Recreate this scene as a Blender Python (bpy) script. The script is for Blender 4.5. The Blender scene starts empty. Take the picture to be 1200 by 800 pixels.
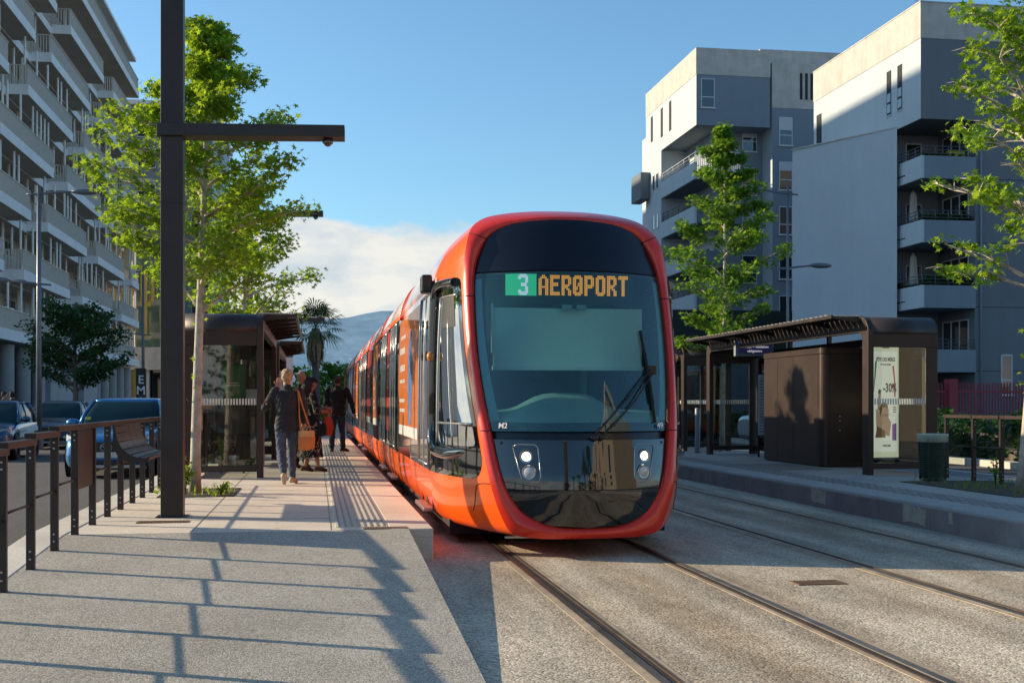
import bpy, bmesh, math, random
import numpy as np
from mathutils import Vector, Matrix, Euler
R = math.radians
PI = math.pi
random.seed(7)
SC = bpy.context.scene
COL = SC.collection

# ------------------------------------------------------------------ objects
def tag(o, label=None, cat=None, group=None, kind=None):
    if label: o['label'] = label
    if cat: o['category'] = cat
    if group: o['group'] = group
    if kind: o['kind'] = kind
    return o

def thing(name, label, cat, loc=(0, 0, 0), rz=0.0, group=None):
    o = bpy.data.objects.new(name, None)
    o.empty_display_size = 0.2
    COL.objects.link(o)
    o.location = loc
    o.rotation_euler = (0, 0, rz)
    return tag(o, label, cat, group)

def copy_tree(o, parent=None):
    c = o.copy()
    COL.objects.link(c)
    if parent is not None:
        c.parent = parent
    for ch in list(o.children):
        copy_tree(ch, c)
    return c

def dup(o, loc, rz=None, label=None, group=None, scale=None):
    c = copy_tree(o)
    c.location = loc
    if rz is not None: c.rotation_euler = (0, 0, rz)
    if label: c['label'] = label
    if group: c['group'] = group
    if scale is not None: c.scale = (scale, scale, scale) if not hasattr(scale, '__len__') else scale
    return c

def root_of(o):
    while o.parent is not None:
        o = o.parent
    return o

class MB:
    """collects shapes and links them as one mesh object"""
    def __init__(s):
        s.v = []; s.f = []; s.m = []; s.sm = []
    def add(s, vs, fs, mi=0, smooth=False):
        b = len(s.v)
        s.v += [tuple(p) for p in vs]
        for f in fs:
            s.f.append(tuple(b + i for i in f)); s.m.append(mi); s.sm.append(smooth)
        return s
    def box(s, x0, x1, y0, y1, z0, z1, mi=0):
        if x0 > x1: x0, x1 = x1, x0
        if y0 > y1: y0, y1 = y1, y0
        if z0 > z1: z0, z1 = z1, z0
        vs = [(x0, y0, z0), (x1, y0, z0), (x1, y1, z0), (x0, y1, z0),
              (x0, y0, z1), (x1, y0, z1), (x1, y1, z1), (x0, y1, z1)]
        fs = [(3, 2, 1, 0), (4, 5, 6, 7), (0, 1, 5, 4), (1, 2, 6, 5), (2, 3, 7, 6), (3, 0, 4, 7)]
        return s.add(vs, fs, mi)
    def obox(s, c, size, rz=0, rx=0, ry=0, mi=0):
        M = Euler((rx, ry, rz)).to_matrix()
        hx, hy, hz = [k / 2 for k in size]
        c = Vector(c)
        vs = [c + M @ Vector((sx * hx, sy * hy, sz * hz)) for sx, sy, sz in
              [(-1, -1, -1), (1, -1, -1), (1, 1, -1), (-1, 1, -1), (-1, -1, 1), (1, -1, 1), (1, 1, 1), (-1, 1, 1)]]
        fs = [(3, 2, 1, 0), (4, 5, 6, 7), (0, 1, 5, 4), (1, 2, 6, 5), (2, 3, 7, 6), (3, 0, 4, 7)]
        return s.add(vs, fs, mi)
    def beam(s, p0, p1, w, h, mi=0, up=(0, 0, 1)):
        p0 = Vector(p0); p1 = Vector(p1)
        d = (p1 - p0).normalized(); u = Vector(up)
        if abs(d.dot(u)) > 0.95: u = Vector((0, 1, 0))
        a = d.cross(u).normalized(); b = a.cross(d).normalized()
        vs = []
        for p in (p0, p1):
            for sa, sb in ((-1, -1), (1, -1), (1, 1), (-1, 1)):
                vs.append(p + a * sa * w / 2 + b * sb * h / 2)
        fs = [(3, 2, 1, 0), (4, 5, 6, 7), (0, 1, 5, 4), (1, 2, 6, 5), (2, 3, 7, 6), (3, 0, 4, 7)]
        return s.add(vs, fs, mi)
    def tube(s, pts, rad, n=10, mi=0, cap=True, smooth=True):
        pts = [Vector(p) for p in pts]
        if not hasattr(rad, '__len__'): rad = [rad] * len(pts)
        vs = []; ref = None
        for i, p in enumerate(pts):
            d = (pts[min(i + 1, len(pts) - 1)] - pts[max(i - 1, 0)]).normalized()
            if ref is None:
                ref = Vector((0, 0, 1)) if abs(d.z) < 0.9 else Vector((1, 0, 0))
            a = (ref - d * ref.dot(d)).normalized(); ref = a
            b = d.cross(a)
            for k in range(n):
                t = 2 * PI * k / n
                vs.append(p + (a * math.cos(t) + b * math.sin(t)) * rad[i])
        fs = []
        for i in range(len(pts) - 1):
            for k in range(n):
                k2 = (k + 1) % n
                fs.append((i * n + k, i * n + k2, (i + 1) * n + k2, (i + 1) * n + k))
        s.add(vs, fs, mi, smooth)
        if cap:
            b0 = len(s.v) - len(vs)
            s.f.append(tuple(b0 + k for k in reversed(range(n)))); s.m.append(mi); s.sm.append(False)
            s.f.append(tuple(b0 + (len(pts) - 1) * n + k for k in range(n))); s.m.append(mi); s.sm.append(False)
        return s
    def lathe(s, c, prof, n=24, axis='z', mi=0, smooth=True):
        c = Vector(c); vs = []; fs = []
        for (r, h) in prof:
            for k in range(n):
                t = 2 * PI * k / n
                a, b = r * math.cos(t), r * math.sin(t)
                if axis == 'z': vs.append(c + Vector((a, b, h)))
                elif axis == 'y': vs.append(c + Vector((a, h, b)))
                else: vs.append(c + Vector((h, a, b)))
        for i in range(len(prof) - 1):
            for k in range(n):
                k2 = (k + 1) % n
                fs.append((i * n + k, i * n + k2, (i + 1) * n + k2, (i + 1) * n + k))
        return s.add(vs, fs, mi, smooth)
    def prism(s, poly, axis, a0, a1, mi=0, smooth=False):
        n = len(poly); vs = []
        for a in (a0, a1):
            for (p, q) in poly:
                vs.append({'x': (a, p, q), 'y': (p, a, q), 'z': (p, q, a)}[axis])
        s.add(vs, [(k, (k + 1) % n, n + (k + 1) % n, n + k) for k in range(n)], mi, smooth)
        b = len(s.v) - 2 * n
        s.f.append(tuple(b + k for k in reversed(range(n)))); s.m.append(mi); s.sm.append(False)
        s.f.append(tuple(b + n + k for k in range(n))); s.m.append(mi); s.sm.append(False)
        return s
    def loft(s, loops, closed=True, cap=False, mi=0, smooth=True):
        n = len(loops[0]); vs = [p for L in loops for p in L]; fs = []
        for i in range(len(loops) - 1):
            for k in range(n if closed else n - 1):
                k2 = (k + 1) % n
                fs.append((i * n + k, i * n + k2, (i + 1) * n + k2, (i + 1) * n + k))
        s.add(vs, fs, mi, smooth)
        if cap:
            b = len(s.v) - len(vs)
            s.f.append(tuple(b + k for k in reversed(range(n)))); s.m.append(mi); s.sm.append(False)
            s.f.append(tuple(b + (len(loops) - 1) * n + k for k in range(n))); s.m.append(mi); s.sm.append(False)
        return s
    def ell(s, c, rad, n=12, mi=0, rot=None):
        c = Vector(c); M = Euler(rot).to_matrix() if rot else Matrix.Identity(3)
        vs = []; fs = []; m = max(6, n // 2 + 2)
        for i in range(m + 1):
            th = PI * i / m
            for k in range(n):
                ph = 2 * PI * k / n
                vs.append(c + M @ Vector((rad[0] * math.sin(th) * math.cos(ph), rad[1] * math.sin(th) * math.sin(ph), rad[2] * math.cos(th))))
        for i in range(m):
            for k in range(n):
                k2 = (k + 1) % n
                fs.append((i * n + k, (i + 1) * n + k, (i + 1) * n + k2, i * n + k2))
        return s.add(vs, fs, mi, True)
    def quad(s, a, b, c, d, mi=0):
        return s.add([a, b, c, d], [(0, 1, 2, 3)], mi)
    def build(s, name, mats, parent=None, bevel=0.0, seg=2, weld=False, recalc=False, local=False):
        if not isinstance(mats, (list, tuple)): mats = [mats]
        off = Vector((0, 0, 0))
        if parent is not None and not local: off = root_of(parent).location
        me = bpy.data.meshes.new(name)
        me.from_pydata([(p[0] - off[0], p[1] - off[1], p[2] - off[2]) for p in s.v], [], s.f)
        for m in mats: me.materials.append(m)
        me.polygons.foreach_set('material_index', s.m)
        me.polygons.foreach_set('use_smooth', s.sm)
        if weld or recalc:
            bm = bmesh.new(); bm.from_mesh(me)
            if weld: bmesh.ops.remove_doubles(bm, verts=bm.verts, dist=1e-4)
            bmesh.ops.recalc_face_normals(bm, faces=bm.faces)
            bm.to_mesh(me); bm.free()
        me.update()
        o = bpy.data.objects.new(name, me)
        COL.objects.link(o)
        if parent is not None: o.parent = parent
        if bevel:
            b = o.modifiers.new('Bevel', 'BEVEL'); b.width = bevel; b.segments = seg
            b.limit_method = 'ANGLE'; b.angle_limit = R(35)
        return o

def struct(name, mb, mat, **k):
    return tag(mb.build(name, mat, **k), kind='structure')

# ------------------------------------------------------------------ materials
def _nt(name):
    m = bpy.data.materials.new(name); m.use_nodes = True
    nt = m.node_tree; nt.nodes.clear()
    out = nt.nodes.new('ShaderNodeOutputMaterial')
    return m, nt, out
def N(nt, t, **k):
    n = nt.nodes.new(t)
    for a, b in k.items():
        if a in n.inputs.keys(): n.inputs[a].default_value = b
        else: setattr(n, a, b)
    return n
def c4(c): return (c[0], c[1], c[2], 1.0)
def S(r, g, b):
    """sRGB 0-255 to linear"""
    f = lambda u: (u / 255 / 12.92) if u <= 10 else ((u / 255 + 0.055) / 1.055) ** 2.4
    return (f(r), f(g), f(b))

def pm(name, col, rough=0.5, var=0.12, scale=3.0, bump=0.0, bscale=60.0, metal=0.0, coat=0.0, spec=0.5, dirt=0.0, sheen=0.0, col2=None):
    m, nt, out = _nt(name); L = nt.links.new
    p = N(nt, 'ShaderNodeBsdfPrincipled')
    p.inputs['Metallic'].default_value = metal
    p.inputs['Specular IOR Level'].default_value = spec
    p.inputs['Coat Weight'].default_value = coat
    p.inputs['Coat Roughness'].default_value = 0.04
    L(p.outputs[0], out.inputs[0])
    tc = N(nt, 'ShaderNodeTexCoord')
    n1 = N(nt, 'ShaderNodeTexNoise', Scale=scale, Detail=6.0, Roughness=0.6)
    L(tc.outputs['Object'], n1.inputs['Vector'])
    mr = N(nt, 'ShaderNodeMapRange'); mr.inputs['From Min'].default_value = 0.3; mr.inputs['From Max'].default_value = 0.7
    L(n1.outputs['Fac'], mr.inputs['Value'])
    mx = N(nt, 'ShaderNodeMix', data_type='RGBA')
    a = tuple(c * (1 - var) for c in col); b = col2 if col2 else tuple(min(1, c * (1 + var)) for c in col)
    mx.inputs['A'].default_value = c4(a); mx.inputs['B'].default_value = c4(b)
    L(mr.outputs[0], mx.inputs['Factor'])
    cs = mx.outputs['Result']
    if dirt:
        n3 = N(nt, 'ShaderNodeTexNoise', Scale=0.6, Detail=8.0, Roughness=0.7)
        mp = N(nt, 'ShaderNodeMapping'); mp.inputs['Scale'].default_value = (3.5, 3.5, 0.35)
        L(tc.outputs['Object'], mp.inputs[0]); L(mp.outputs[0], n3.inputs['Vector'])
        r3 = N(nt, 'ShaderNodeMapRange'); r3.inputs['From Min'].default_value = 0.45; r3.inputs['From Max'].default_value = 0.75
        r3.inputs['To Max'].default_value = dirt
        L(n3.outputs['Fac'], r3.inputs['Value'])
        m3 = N(nt, 'ShaderNodeMix', data_type='RGBA'); m3.inputs['B'].default_value = c4(tuple(c * 0.45 for c in col))
        L(r3.outputs[0], m3.inputs['Factor']); L(cs, m3.inputs['A']); cs = m3.outputs['Result']
    L(cs, p.inputs['Base Color'])
    rr = N(nt, 'ShaderNodeMapRange'); rr.inputs['To Min'].default_value = max(0.02, rough * 0.8); rr.inputs['To Max'].default_value = min(1, rough * 1.2)
    L(n1.outputs['Fac'], rr.inputs['Value']); L(rr.outputs[0], p.inputs['Roughness'])
    if bump:
        n2 = N(nt, 'ShaderNodeTexNoise', Scale=bscale, Detail=4.0)
        L(tc.outputs['Object'], n2.inputs['Vector'])
        bp = N(nt, 'ShaderNodeBump', Strength=bump, Distance=0.01)
        L(n2.outputs['Fac'], bp.inputs['Height']); L(bp.outputs[0], p.inputs['Normal'])
    return m

def aggregate(name, cols, scale, base_mix=0.5, rough=0.85, bump=0.35, var=0.25, stain=None, stretch=None, stain_amt=0.6, spots=0.0, rails=None):
    """exposed aggregate concrete: small stones of mixed tones, large soft stains"""
    m, nt, out = _nt(name); L = nt.links.new
    p = N(nt, 'ShaderNodeBsdfPrincipled'); p.inputs['Roughness'].default_value = rough
    L(p.outputs[0], out.inputs[0])
    tc = N(nt, 'ShaderNodeTexCoord')
    vo = N(nt, 'ShaderNodeTexVoronoi', Scale=scale); vo.inputs['Randomness'].default_value = 1.0
    L(tc.outputs['Object'], vo.inputs['Vector'])
    sp = N(nt, 'ShaderNodeSeparateColor'); L(vo.outputs['Color'], sp.inputs[0])
    cr = N(nt, 'ShaderNodeValToRGB'); cr.color_ramp.interpolation = 'LINEAR'
    els = cr.color_ramp.elements
    els[0].position = 0; els[0].color = c4(cols[0]); els[1].position = 1; els[1].color = c4(cols[-1])
    for i, c in enumerate(cols[1:-1]):
        e = els.new((i + 1) / (len(cols) - 1)); e.color = c4(c)
    L(sp.outputs[0], cr.inputs[0])
    n1 = N(nt, 'ShaderNodeTexNoise', Scale=1.1, Detail=9.0, Roughness=0.68)
    mp = N(nt, 'ShaderNodeMapping'); mp.inputs['Scale'].default_value = stretch or (1, 1, 1)
    L(tc.outputs['Object'], mp.inputs[0]); L(mp.outputs[0], n1.inputs['Vector'])
    mr = N(nt, 'ShaderNodeMapRange'); mr.inputs['From Min'].default_value = 0.35; mr.inputs['From Max'].default_value = 0.68
    mr.inputs['To Min'].default_value = 1 - var; mr.inputs['To Max'].default_value = 1 + var
    L(n1.outputs['Fac'], mr.inputs['Value'])
    mul = N(nt, 'ShaderNodeMix', data_type='RGBA', blend_type='MULTIPLY'); mul.inputs['Factor'].default_value = 1
    L(cr.outputs[0], mul.inputs['A']); L(mr.outputs[0], mul.inputs['B'])
    cs = mul.outputs['Result']
    if stain:
        n2 = N(nt, 'ShaderNodeTexNoise', Scale=0.5, Detail=7.0, Roughness=0.6)
        mp2 = N(nt, 'ShaderNodeMapping'); mp2.inputs['Location'].default_value = (7.3, 1.7, 0)
        mp2.inputs['Scale'].default_value = stretch or (1, 1, 1)
        L(tc.outputs['Object'], mp2.inputs[0]); L(mp2.outputs[0], n2.inputs['Vector'])
        r2 = N(nt, 'ShaderNodeMapRange'); r2.inputs['From Min'].default_value = 0.5; r2.inputs['From Max'].default_value = 0.7; r2.inputs['To Max'].default_value = stain_amt
        L(n2.outputs['Fac'], r2.inputs['Value'])
        m2 = N(nt, 'ShaderNodeMix', data_type='RGBA', blend_type='MULTIPLY'); m2.inputs['B'].default_value = c4(stain)
        L(r2.outputs[0], m2.inputs['Factor']); L(cs, m2.inputs['A']); cs = m2.outputs['Result']
    if spots:
        v3 = N(nt, 'ShaderNodeTexVoronoi', Scale=3.2); L(tc.outputs['Object'], v3.inputs['Vector'])
        s3 = N(nt, 'ShaderNodeSeparateColor'); L(v3.outputs['Color'], s3.inputs[0])
        th = N(nt, 'ShaderNodeMath', operation='MULTIPLY'); L(s3.outputs[0], th.inputs[0]); th.inputs[1].default_value = 0.11
        lt = N(nt, 'ShaderNodeMath', operation='LESS_THAN'); L(v3.outputs['Distance'], lt.inputs[0]); L(th.outputs[0], lt.inputs[1])
        sm = N(nt, 'ShaderNodeMath', operation='MULTIPLY'); L(lt.outputs[0], sm.inputs[0]); sm.inputs[1].default_value = spots
        m3 = N(nt, 'ShaderNodeMix', data_type='RGBA', blend_type='MULTIPLY'); m3.inputs['B'].default_value = (0.45, 0.43, 0.42, 1)
        L(sm.outputs[0], m3.inputs['Factor']); L(cs, m3.inputs['A']); cs = m3.outputs['Result']
    if rails:
        sx_ = N(nt, 'ShaderNodeSeparateXYZ'); L(tc.outputs['Object'], sx_.inputs[0]); prev = None
        for c_ in rails:
            d1 = N(nt, 'ShaderNodeMath', operation='SUBTRACT'); L(sx_.outputs[0], d1.inputs[0]); d1.inputs[1].default_value = c_
            d2 = N(nt, 'ShaderNodeMath', operation='ABSOLUTE'); L(d1.outputs[0], d2.inputs[0])
            if prev is None: prev = d2.outputs[0]
            else:
                mn = N(nt, 'ShaderNodeMath', operation='MINIMUM'); L(prev, mn.inputs[0]); L(d2.outputs[0], mn.inputs[1]); prev = mn.outputs[0]
        rm = N(nt, 'ShaderNodeMapRange', interpolation_type='SMOOTHSTEP'); rm.inputs['From Min'].default_value = 0.10; rm.inputs['From Max'].default_value = 0.42
        rm.inputs['To Min'].default_value = 1.0; rm.inputs['To Max'].default_value = 0.0; L(prev, rm.inputs['Value'])
        n5 = N(nt, 'ShaderNodeTexNoise', Scale=2.2, Detail=8.0, Roughness=0.7); L(tc.outputs['Object'], n5.inputs['Vector'])
        m5 = N(nt, 'ShaderNodeMath', operation='MULTIPLY'); L(rm.outputs[0], m5.inputs[0]); L(n5.outputs['Fac'], m5.inputs[1])
        m6 = N(nt, 'ShaderNodeMix', data_type='RGBA', blend_type='MULTIPLY'); m6.inputs['B'].default_value = (0.50, 0.40, 0.29, 1)
        L(m5.outputs[0], m6.inputs['Factor']); L(cs, m6.inputs['A']); cs = m6.outputs['Result']
    L(cs, p.inputs['Base Color'])
    bp = N(nt, 'ShaderNodeBump', Strength=bump, Distance=0.012)
    L(vo.outputs['Distance'], bp.inputs['Height']); bp.invert = True
    L(bp.outputs[0], p.inputs['Normal'])
    return m

def glass(name, tint, refl=0.09, rough=0.02, opac=0.0, body=(0.02, 0.03, 0.03)):
    """tinted pane: see-through colour plus fresnel reflection, optionally some body"""
    m, nt, out = _nt(name); L = nt.links.new
    tr = N(nt, 'ShaderNodeBsdfTransparent'); tr.inputs[0].default_value = c4(tint)
    gl = N(nt, 'ShaderNodeBsdfGlossy'); gl.inputs['Roughness'].default_value = rough
    lw = N(nt, 'ShaderNodeFresnel'); lw.inputs['IOR'].default_value = 1.5
    mr = N(nt, 'ShaderNodeMapRange'); mr.inputs['To Min'].default_value = refl * 0.5; mr.inputs['To Max'].default_value = 1.0
    L(lw.outputs[0], mr.inputs['Value'])
    src = tr.outputs[0]
    if opac:
        df = N(nt, 'ShaderNodeBsdfDiffuse'); df.inputs[0].default_value = c4(body)
        mo = N(nt, 'ShaderNodeMixShader'); mo.inputs[0].default_value = opac
        L(src, mo.inputs[1]); L(df.outputs[0], mo.inputs[2]); src = mo.outputs[0]
    mx = N(nt, 'ShaderNodeMixShader')
    L(mr.outputs[0], mx.inputs[0]); L(src, mx.inputs[1]); L(gl.outputs[0], mx.inputs[2])
    L(mx.outputs[0], out.inputs[0])
    return m

def emis(name, col, st):
    m, nt, out = _nt(name)
    e = N(nt, 'ShaderNodeEmission'); e.inputs[0].default_value = c4(col); e.inputs[1].default_value = st
    nt.links.new(e.outputs[0], out.inputs[0])
    return m

def leafmat(name, dark, light, trans, tw=0.5):
    m, nt, out = _nt(name); L = nt.links.new
    at = N(nt, 'ShaderNodeAttribute', attribute_name='rnd')
    mx = N(nt, 'ShaderNodeMix', data_type='RGBA'); mx.inputs['A'].default_value = c4(dark); mx.inputs['B'].default_value = c4(light)
    L(at.outputs['Fac'], mx.inputs['Factor'])
    p = N(nt, 'ShaderNodeBsdfPrincipled'); p.inputs['Roughness'].default_value = 0.45
    p.inputs['Specular IOR Level'].default_value = 0.35
    L(mx.outputs['Result'], p.inputs['Base Color'])
    t = N(nt, 'ShaderNodeBsdfTranslucent'); t.inputs[0].default_value = c4(trans)
    m2 = N(nt, 'ShaderNodeMix', data_type='RGBA', blend_type='MULTIPLY'); m2.inputs['Factor'].default_value = 0.6
    m2.inputs['A'].default_value = c4(trans)
    mr = N(nt, 'ShaderNodeMapRange'); mr.inputs['To Min'].default_value = 0.55; mr.inputs['To Max'].default_value = 1.25
    L(at.outputs['Fac'], mr.inputs['Value']); L(mr.outputs[0], m2.inputs['B']); L(m2.outputs['Result'], t.inputs[0])
    ms = N(nt, 'ShaderNodeMixShader'); ms.inputs[0].default_value = tw
    L(p.outputs[0], ms.inputs[1]); L(t.outputs[0], ms.inputs[2]); L(ms.outputs[0], out.inputs[0])
    return m

def text_obj(name, s, size, mat, parent, M, extrude=0.002, align='CENTER', xs=1.0, bold=0.0):
    """writing as a flat mesh; M = placement (in the thing's own space)"""
    cu = bpy.data.curves.new(name, 'FONT'); cu.body = s; cu.size = size; cu.extrude = extrude
    cu.align_x = align; cu.align_y = 'CENTER'; cu.offset = bold; cu.resolution_u = 3
    t = bpy.data.objects.new('tmp', cu); COL.objects.link(t)
    dg = bpy.context.evaluated_depsgraph_get(); dg.update()
    me = bpy.data.meshes.new_from_object(t.evaluated_get(dg))
    bpy.data.objects.remove(t); bpy.data.curves.remove(cu)
    me.name = name
    me.transform(M @ Matrix.Diagonal((xs, 1, 1, 1)))
    me.materials.clear(); me.materials.append(mat)
    o = bpy.data.objects.new(name, me); COL.objects.link(o)
    if parent is not None: o.parent = parent
    return o
def face_cam(x, y, z, rz=0.0):
    """text plane standing upright, readable from -Y (turned rz about z)"""
    return Matrix.Translation((x, y, z)) @ Matrix.Rotation(rz, 4, 'Z') @ Matrix.Rotation(R(90), 4, 'X')

def crom(pts, sub):
    """catmull-rom through open list"""
    out = []; n = len(pts)
    for i in range(n - 1):
        p0 = pts[max(i - 1, 0)]; p1 = pts[i]; p2 = pts[i + 1]; p3 = pts[min(i + 2, n - 1)]
        for k in range(sub):
            t = k / sub
            out.append(tuple(0.5 * ((2 * b) + (c - a) * t + (2 * a - 5 * b + 4 * c - d) * t * t + (3 * b - a - 3 * c + d) * t ** 3)
                             for a, b, c, d in zip(p0, p1, p2, p3)))
    out.append(tuple(pts[-1]))
    return out
def lerp_tab(tab, z):
    if z <= tab[0][0]: return tab[0][1]
    for (a, va), (b, vb) in zip(tab, tab[1:]):
        if z <= b: return va + (vb - va) * (z - a) / (b - a)
    return tab[-1][1]

# shared materials
M_BRONZE = pm('dark_bronze_paint', (0.040, 0.032, 0.030), 0.42, 0.15, 4, 0.05, 120, metal=0.35)
M_BROWN = pm('brown_coated_metal', (0.044, 0.030, 0.025), 0.45, 0.15, 3, 0.05, 90, metal=0.3)
M_BLACK = pm('black_metal', (0.015, 0.015, 0.016), 0.4, 0.2, 5)
M_RUBBER = pm('black_rubber', (0.012, 0.012, 0.012), 0.75, 0.2, 8)
M_STEEL = pm('brushed_steel', (0.45, 0.44, 0.43), 0.32, 0.12, 8, metal=1.0)
M_GREYPOLE = pm('grey_lamp_paint', (0.13, 0.15, 0.18), 0.45, 0.1, 4, metal=0.3)
M_WHITE = pm('white_paint', (0.78, 0.78, 0.77), 0.5, 0.05, 4)
M_PANE = glass('clear_shelter_glass', (0.80, 0.85, 0.84), 0.10)
M_WINGLASS = pm('dark_window_glass', (0.012, 0.018, 0.024), 0.05, 0.4, 0.7, spec=0.9, coat=0.6)
M_BARK = pm('pale_bark', (0.44, 0.39, 0.32), 0.9, 0.35, 9, 0.5, 25)
M_BARK2 = pm('grey_bark', (0.12, 0.10, 0.085), 0.9, 0.35, 9, 0.5, 25)
M_LEAF_LIT = leafmat('fresh_plane_leaf', (0.045, 0.115, 0.010), (0.16, 0.29, 0.028), (0.40, 0.58, 0.03), 0.5)
M_LEAF_MID = leafmat('mid_green_leaf', (0.03, 0.095, 0.014), (0.10, 0.22, 0.026), (0.26, 0.44, 0.03), 0.48)
M_LEAF_DARK = leafmat('dark_green_leaf', (0.010, 0.040, 0.009), (0.030, 0.095, 0.018), (0.05, 0.14, 0.014), 0.28)
M_PALM = leafmat('palm_leaf', (0.03, 0.07, 0.02), (0.07, 0.13, 0.035), (0.12, 0.2, 0.03), 0.3)
M_DEADPALM = pm('dry_palm_leaf', (0.24, 0.17, 0.09), 0.9, 0.4, 6)
# ------------------------------------------------------------------ camera, light, sky
H = 1.49
TH = math.atan(230 / 1400)
cam_d = bpy.data.cameras.new('camera'); cam = bpy.data.objects.new('camera', cam_d); COL.objects.link(cam)
cam.location = (0, 0, H); cam.rotation_euler = (R(90), 0, -TH)
cam_d.sensor_width = 36; cam_d.lens = 42; cam_d.shift_y = 72 / 1200; cam_d.clip_end = 20000; cam_d.clip_start = 0.05
SC.camera = cam

EL = R(19.8); AZV = Vector((-0.922, 0.387))            # towards the sun: left and a little ahead
sd = bpy.data.lights.new('sun', 'SUN'); sun = bpy.data.objects.new('sun', sd); COL.objects.link(sun)
sd.energy = 5.0; sd.angle = R(0.5); sd.color = (1.42, 1.14, 0.78)
to_sun = Vector((AZV.x * math.cos(EL), AZV.y * math.cos(EL), math.sin(EL)))
sun.rotation_euler = to_sun.to_track_quat('Z', 'Y').to_euler()
sun.location = (-40, 30, 40)

w = bpy.data.worlds.new('World'); SC.world = w; w.use_nodes = True
nt = w.node_tree; nt.nodes.clear(); L = nt.links.new
wo = nt.nodes.new('ShaderNodeOutputWorld')
sky = N(nt, 'ShaderNodeTexSky', sky_type='NISHITA')
sky.sun_disc = False; sky.sun_elevation = EL
sky.sun_rotation = math.atan2(AZV.x, AZV.y)
sky.air_density = 1.0; sky.dust_density = 0.9; sky.ozone_density = 2.2
bg = N(nt, 'ShaderNodeBackground', Strength=0.13)
hs = N(nt, 'ShaderNodeHueSaturation', Saturation=1.0, Value=1.0)
tn = N(nt, 'ShaderNodeMix', data_type='RGBA', blend_type='MULTIPLY'); tn.inputs['Factor'].default_value = 1; tn.inputs['B'].default_value = (1.07, 1.44, 1.56, 1)
L(sky.outputs[0], hs.inputs['Color']); L(hs.outputs[0], tn.inputs['A']); L(tn.outputs['Result'], bg.inputs[0])
tc = N(nt, 'ShaderNodeTexCoord'); sx = N(nt, 'ShaderNodeSeparateXYZ'); L(tc.outputs['Generated'], sx.inputs[0])
mp = N(nt, 'ShaderNodeMapping'); mp.inputs['Scale'].default_value = (1, 1, 2.4); mp.inputs['Location'].default_value = (0.35, 0.0, 0.1)
L(tc.outputs['Generated'], mp.inputs[0])
n1 = N(nt, 'ShaderNodeTexNoise', Scale=5.5, Detail=10.0, Roughness=0.58); L(mp.outputs[0], n1.inputs['Vector'])
# more cloud low down, thinning out by ten degrees
lo = N(nt, 'ShaderNodeMapRange', interpolation_type='SMOOTHSTEP'); lo.inputs['From Min'].default_value = 0.125; lo.inputs['From Max'].default_value = 0.185
lo.inputs['To Min'].default_value = 0.30; lo.inputs['To Max'].default_value = -0.14
L(sx.outputs['Z'], lo.inputs['Value'])
# the bank stands ahead, over the hill end of the street
az = N(nt, 'ShaderNodeMapRange', interpolation_type='SMOOTHSTEP'); az.inputs['From Min'].default_value = 0.10; az.inputs['From Max'].default_value = 0.26
az.inputs['To Min'].default_value = 0.0; az.inputs['To Max'].default_value = -0.14
L(sx.outputs['X'], az.inputs['Value'])
ad = N(nt, 'ShaderNodeMath', operation='ADD'); L(n1.outputs['Fac'], ad.inputs[0]); L(lo.outputs[0], ad.inputs[1])
ad2 = N(nt, 'ShaderNodeMath', operation='ADD'); L(ad.outputs[0], ad2.inputs[0]); L(az.outputs[0], ad2.inputs[1])
ck = N(nt, 'ShaderNodeMapRange', interpolation_type='SMOOTHSTEP'); ck.inputs['From Min'].default_value = 0.57; ck.inputs['From Max'].default_value = 0.69; ck.inputs['To Max'].default_value = 0.95
L(ad2.outputs[0], ck.inputs['Value'])
n2 = N(nt, 'ShaderNodeTexNoise', Scale=9.0, Detail=8.0, Roughness=0.6); L(mp.outputs[0], n2.inputs['Vector'])
cc = N(nt, 'ShaderNodeValToRGB'); cc.color_ramp.elements[0].position = 0.35; cc.color_ramp.elements[0].color = (0.60, 0.70, 0.80, 1)
cc.color_ramp.elements[1].position = 0.58; cc.color_ramp.elements[1].color = (1.0, 0.97, 0.90, 1)
L(n2.outputs['Fac'], cc.inputs[0])
bc = N(nt, 'ShaderNodeBackground', Strength=0.92); L(cc.outputs[0], bc.inputs[0])
ms = N(nt, 'ShaderNodeMixShader'); L(ck.outputs[0], ms.inputs[0]); L(bg.outputs[0], ms.inputs[1]); L(bc.outputs[0], ms.inputs[2])
L(ms.outputs[0], wo.inputs[0])

SC.view_settings.view_transform = 'Standard'; SC.view_settings.look = 'None'; SC.view_settings.exposure = 0
SC.cycles.max_bounces = 8; SC.cycles.transparent_max_bounces = 24
SC.cycles.caustics_reflective = False; SC.cycles.caustics_refractive = False
SC.cycles.sample_clamp_indirect = 6.0

# ------------------------------------------------------------------ ground
g = MB(); g.quad((-3000, -600, -0.02), (3000, -600, -0.02), (3000, 6000, -0.02), (-3000, 6000, -0.02))
struct('ground', g, pm('dull_ground', (0.16, 0.15, 0.13), 0.9, 0.25, 0.08))

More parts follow.
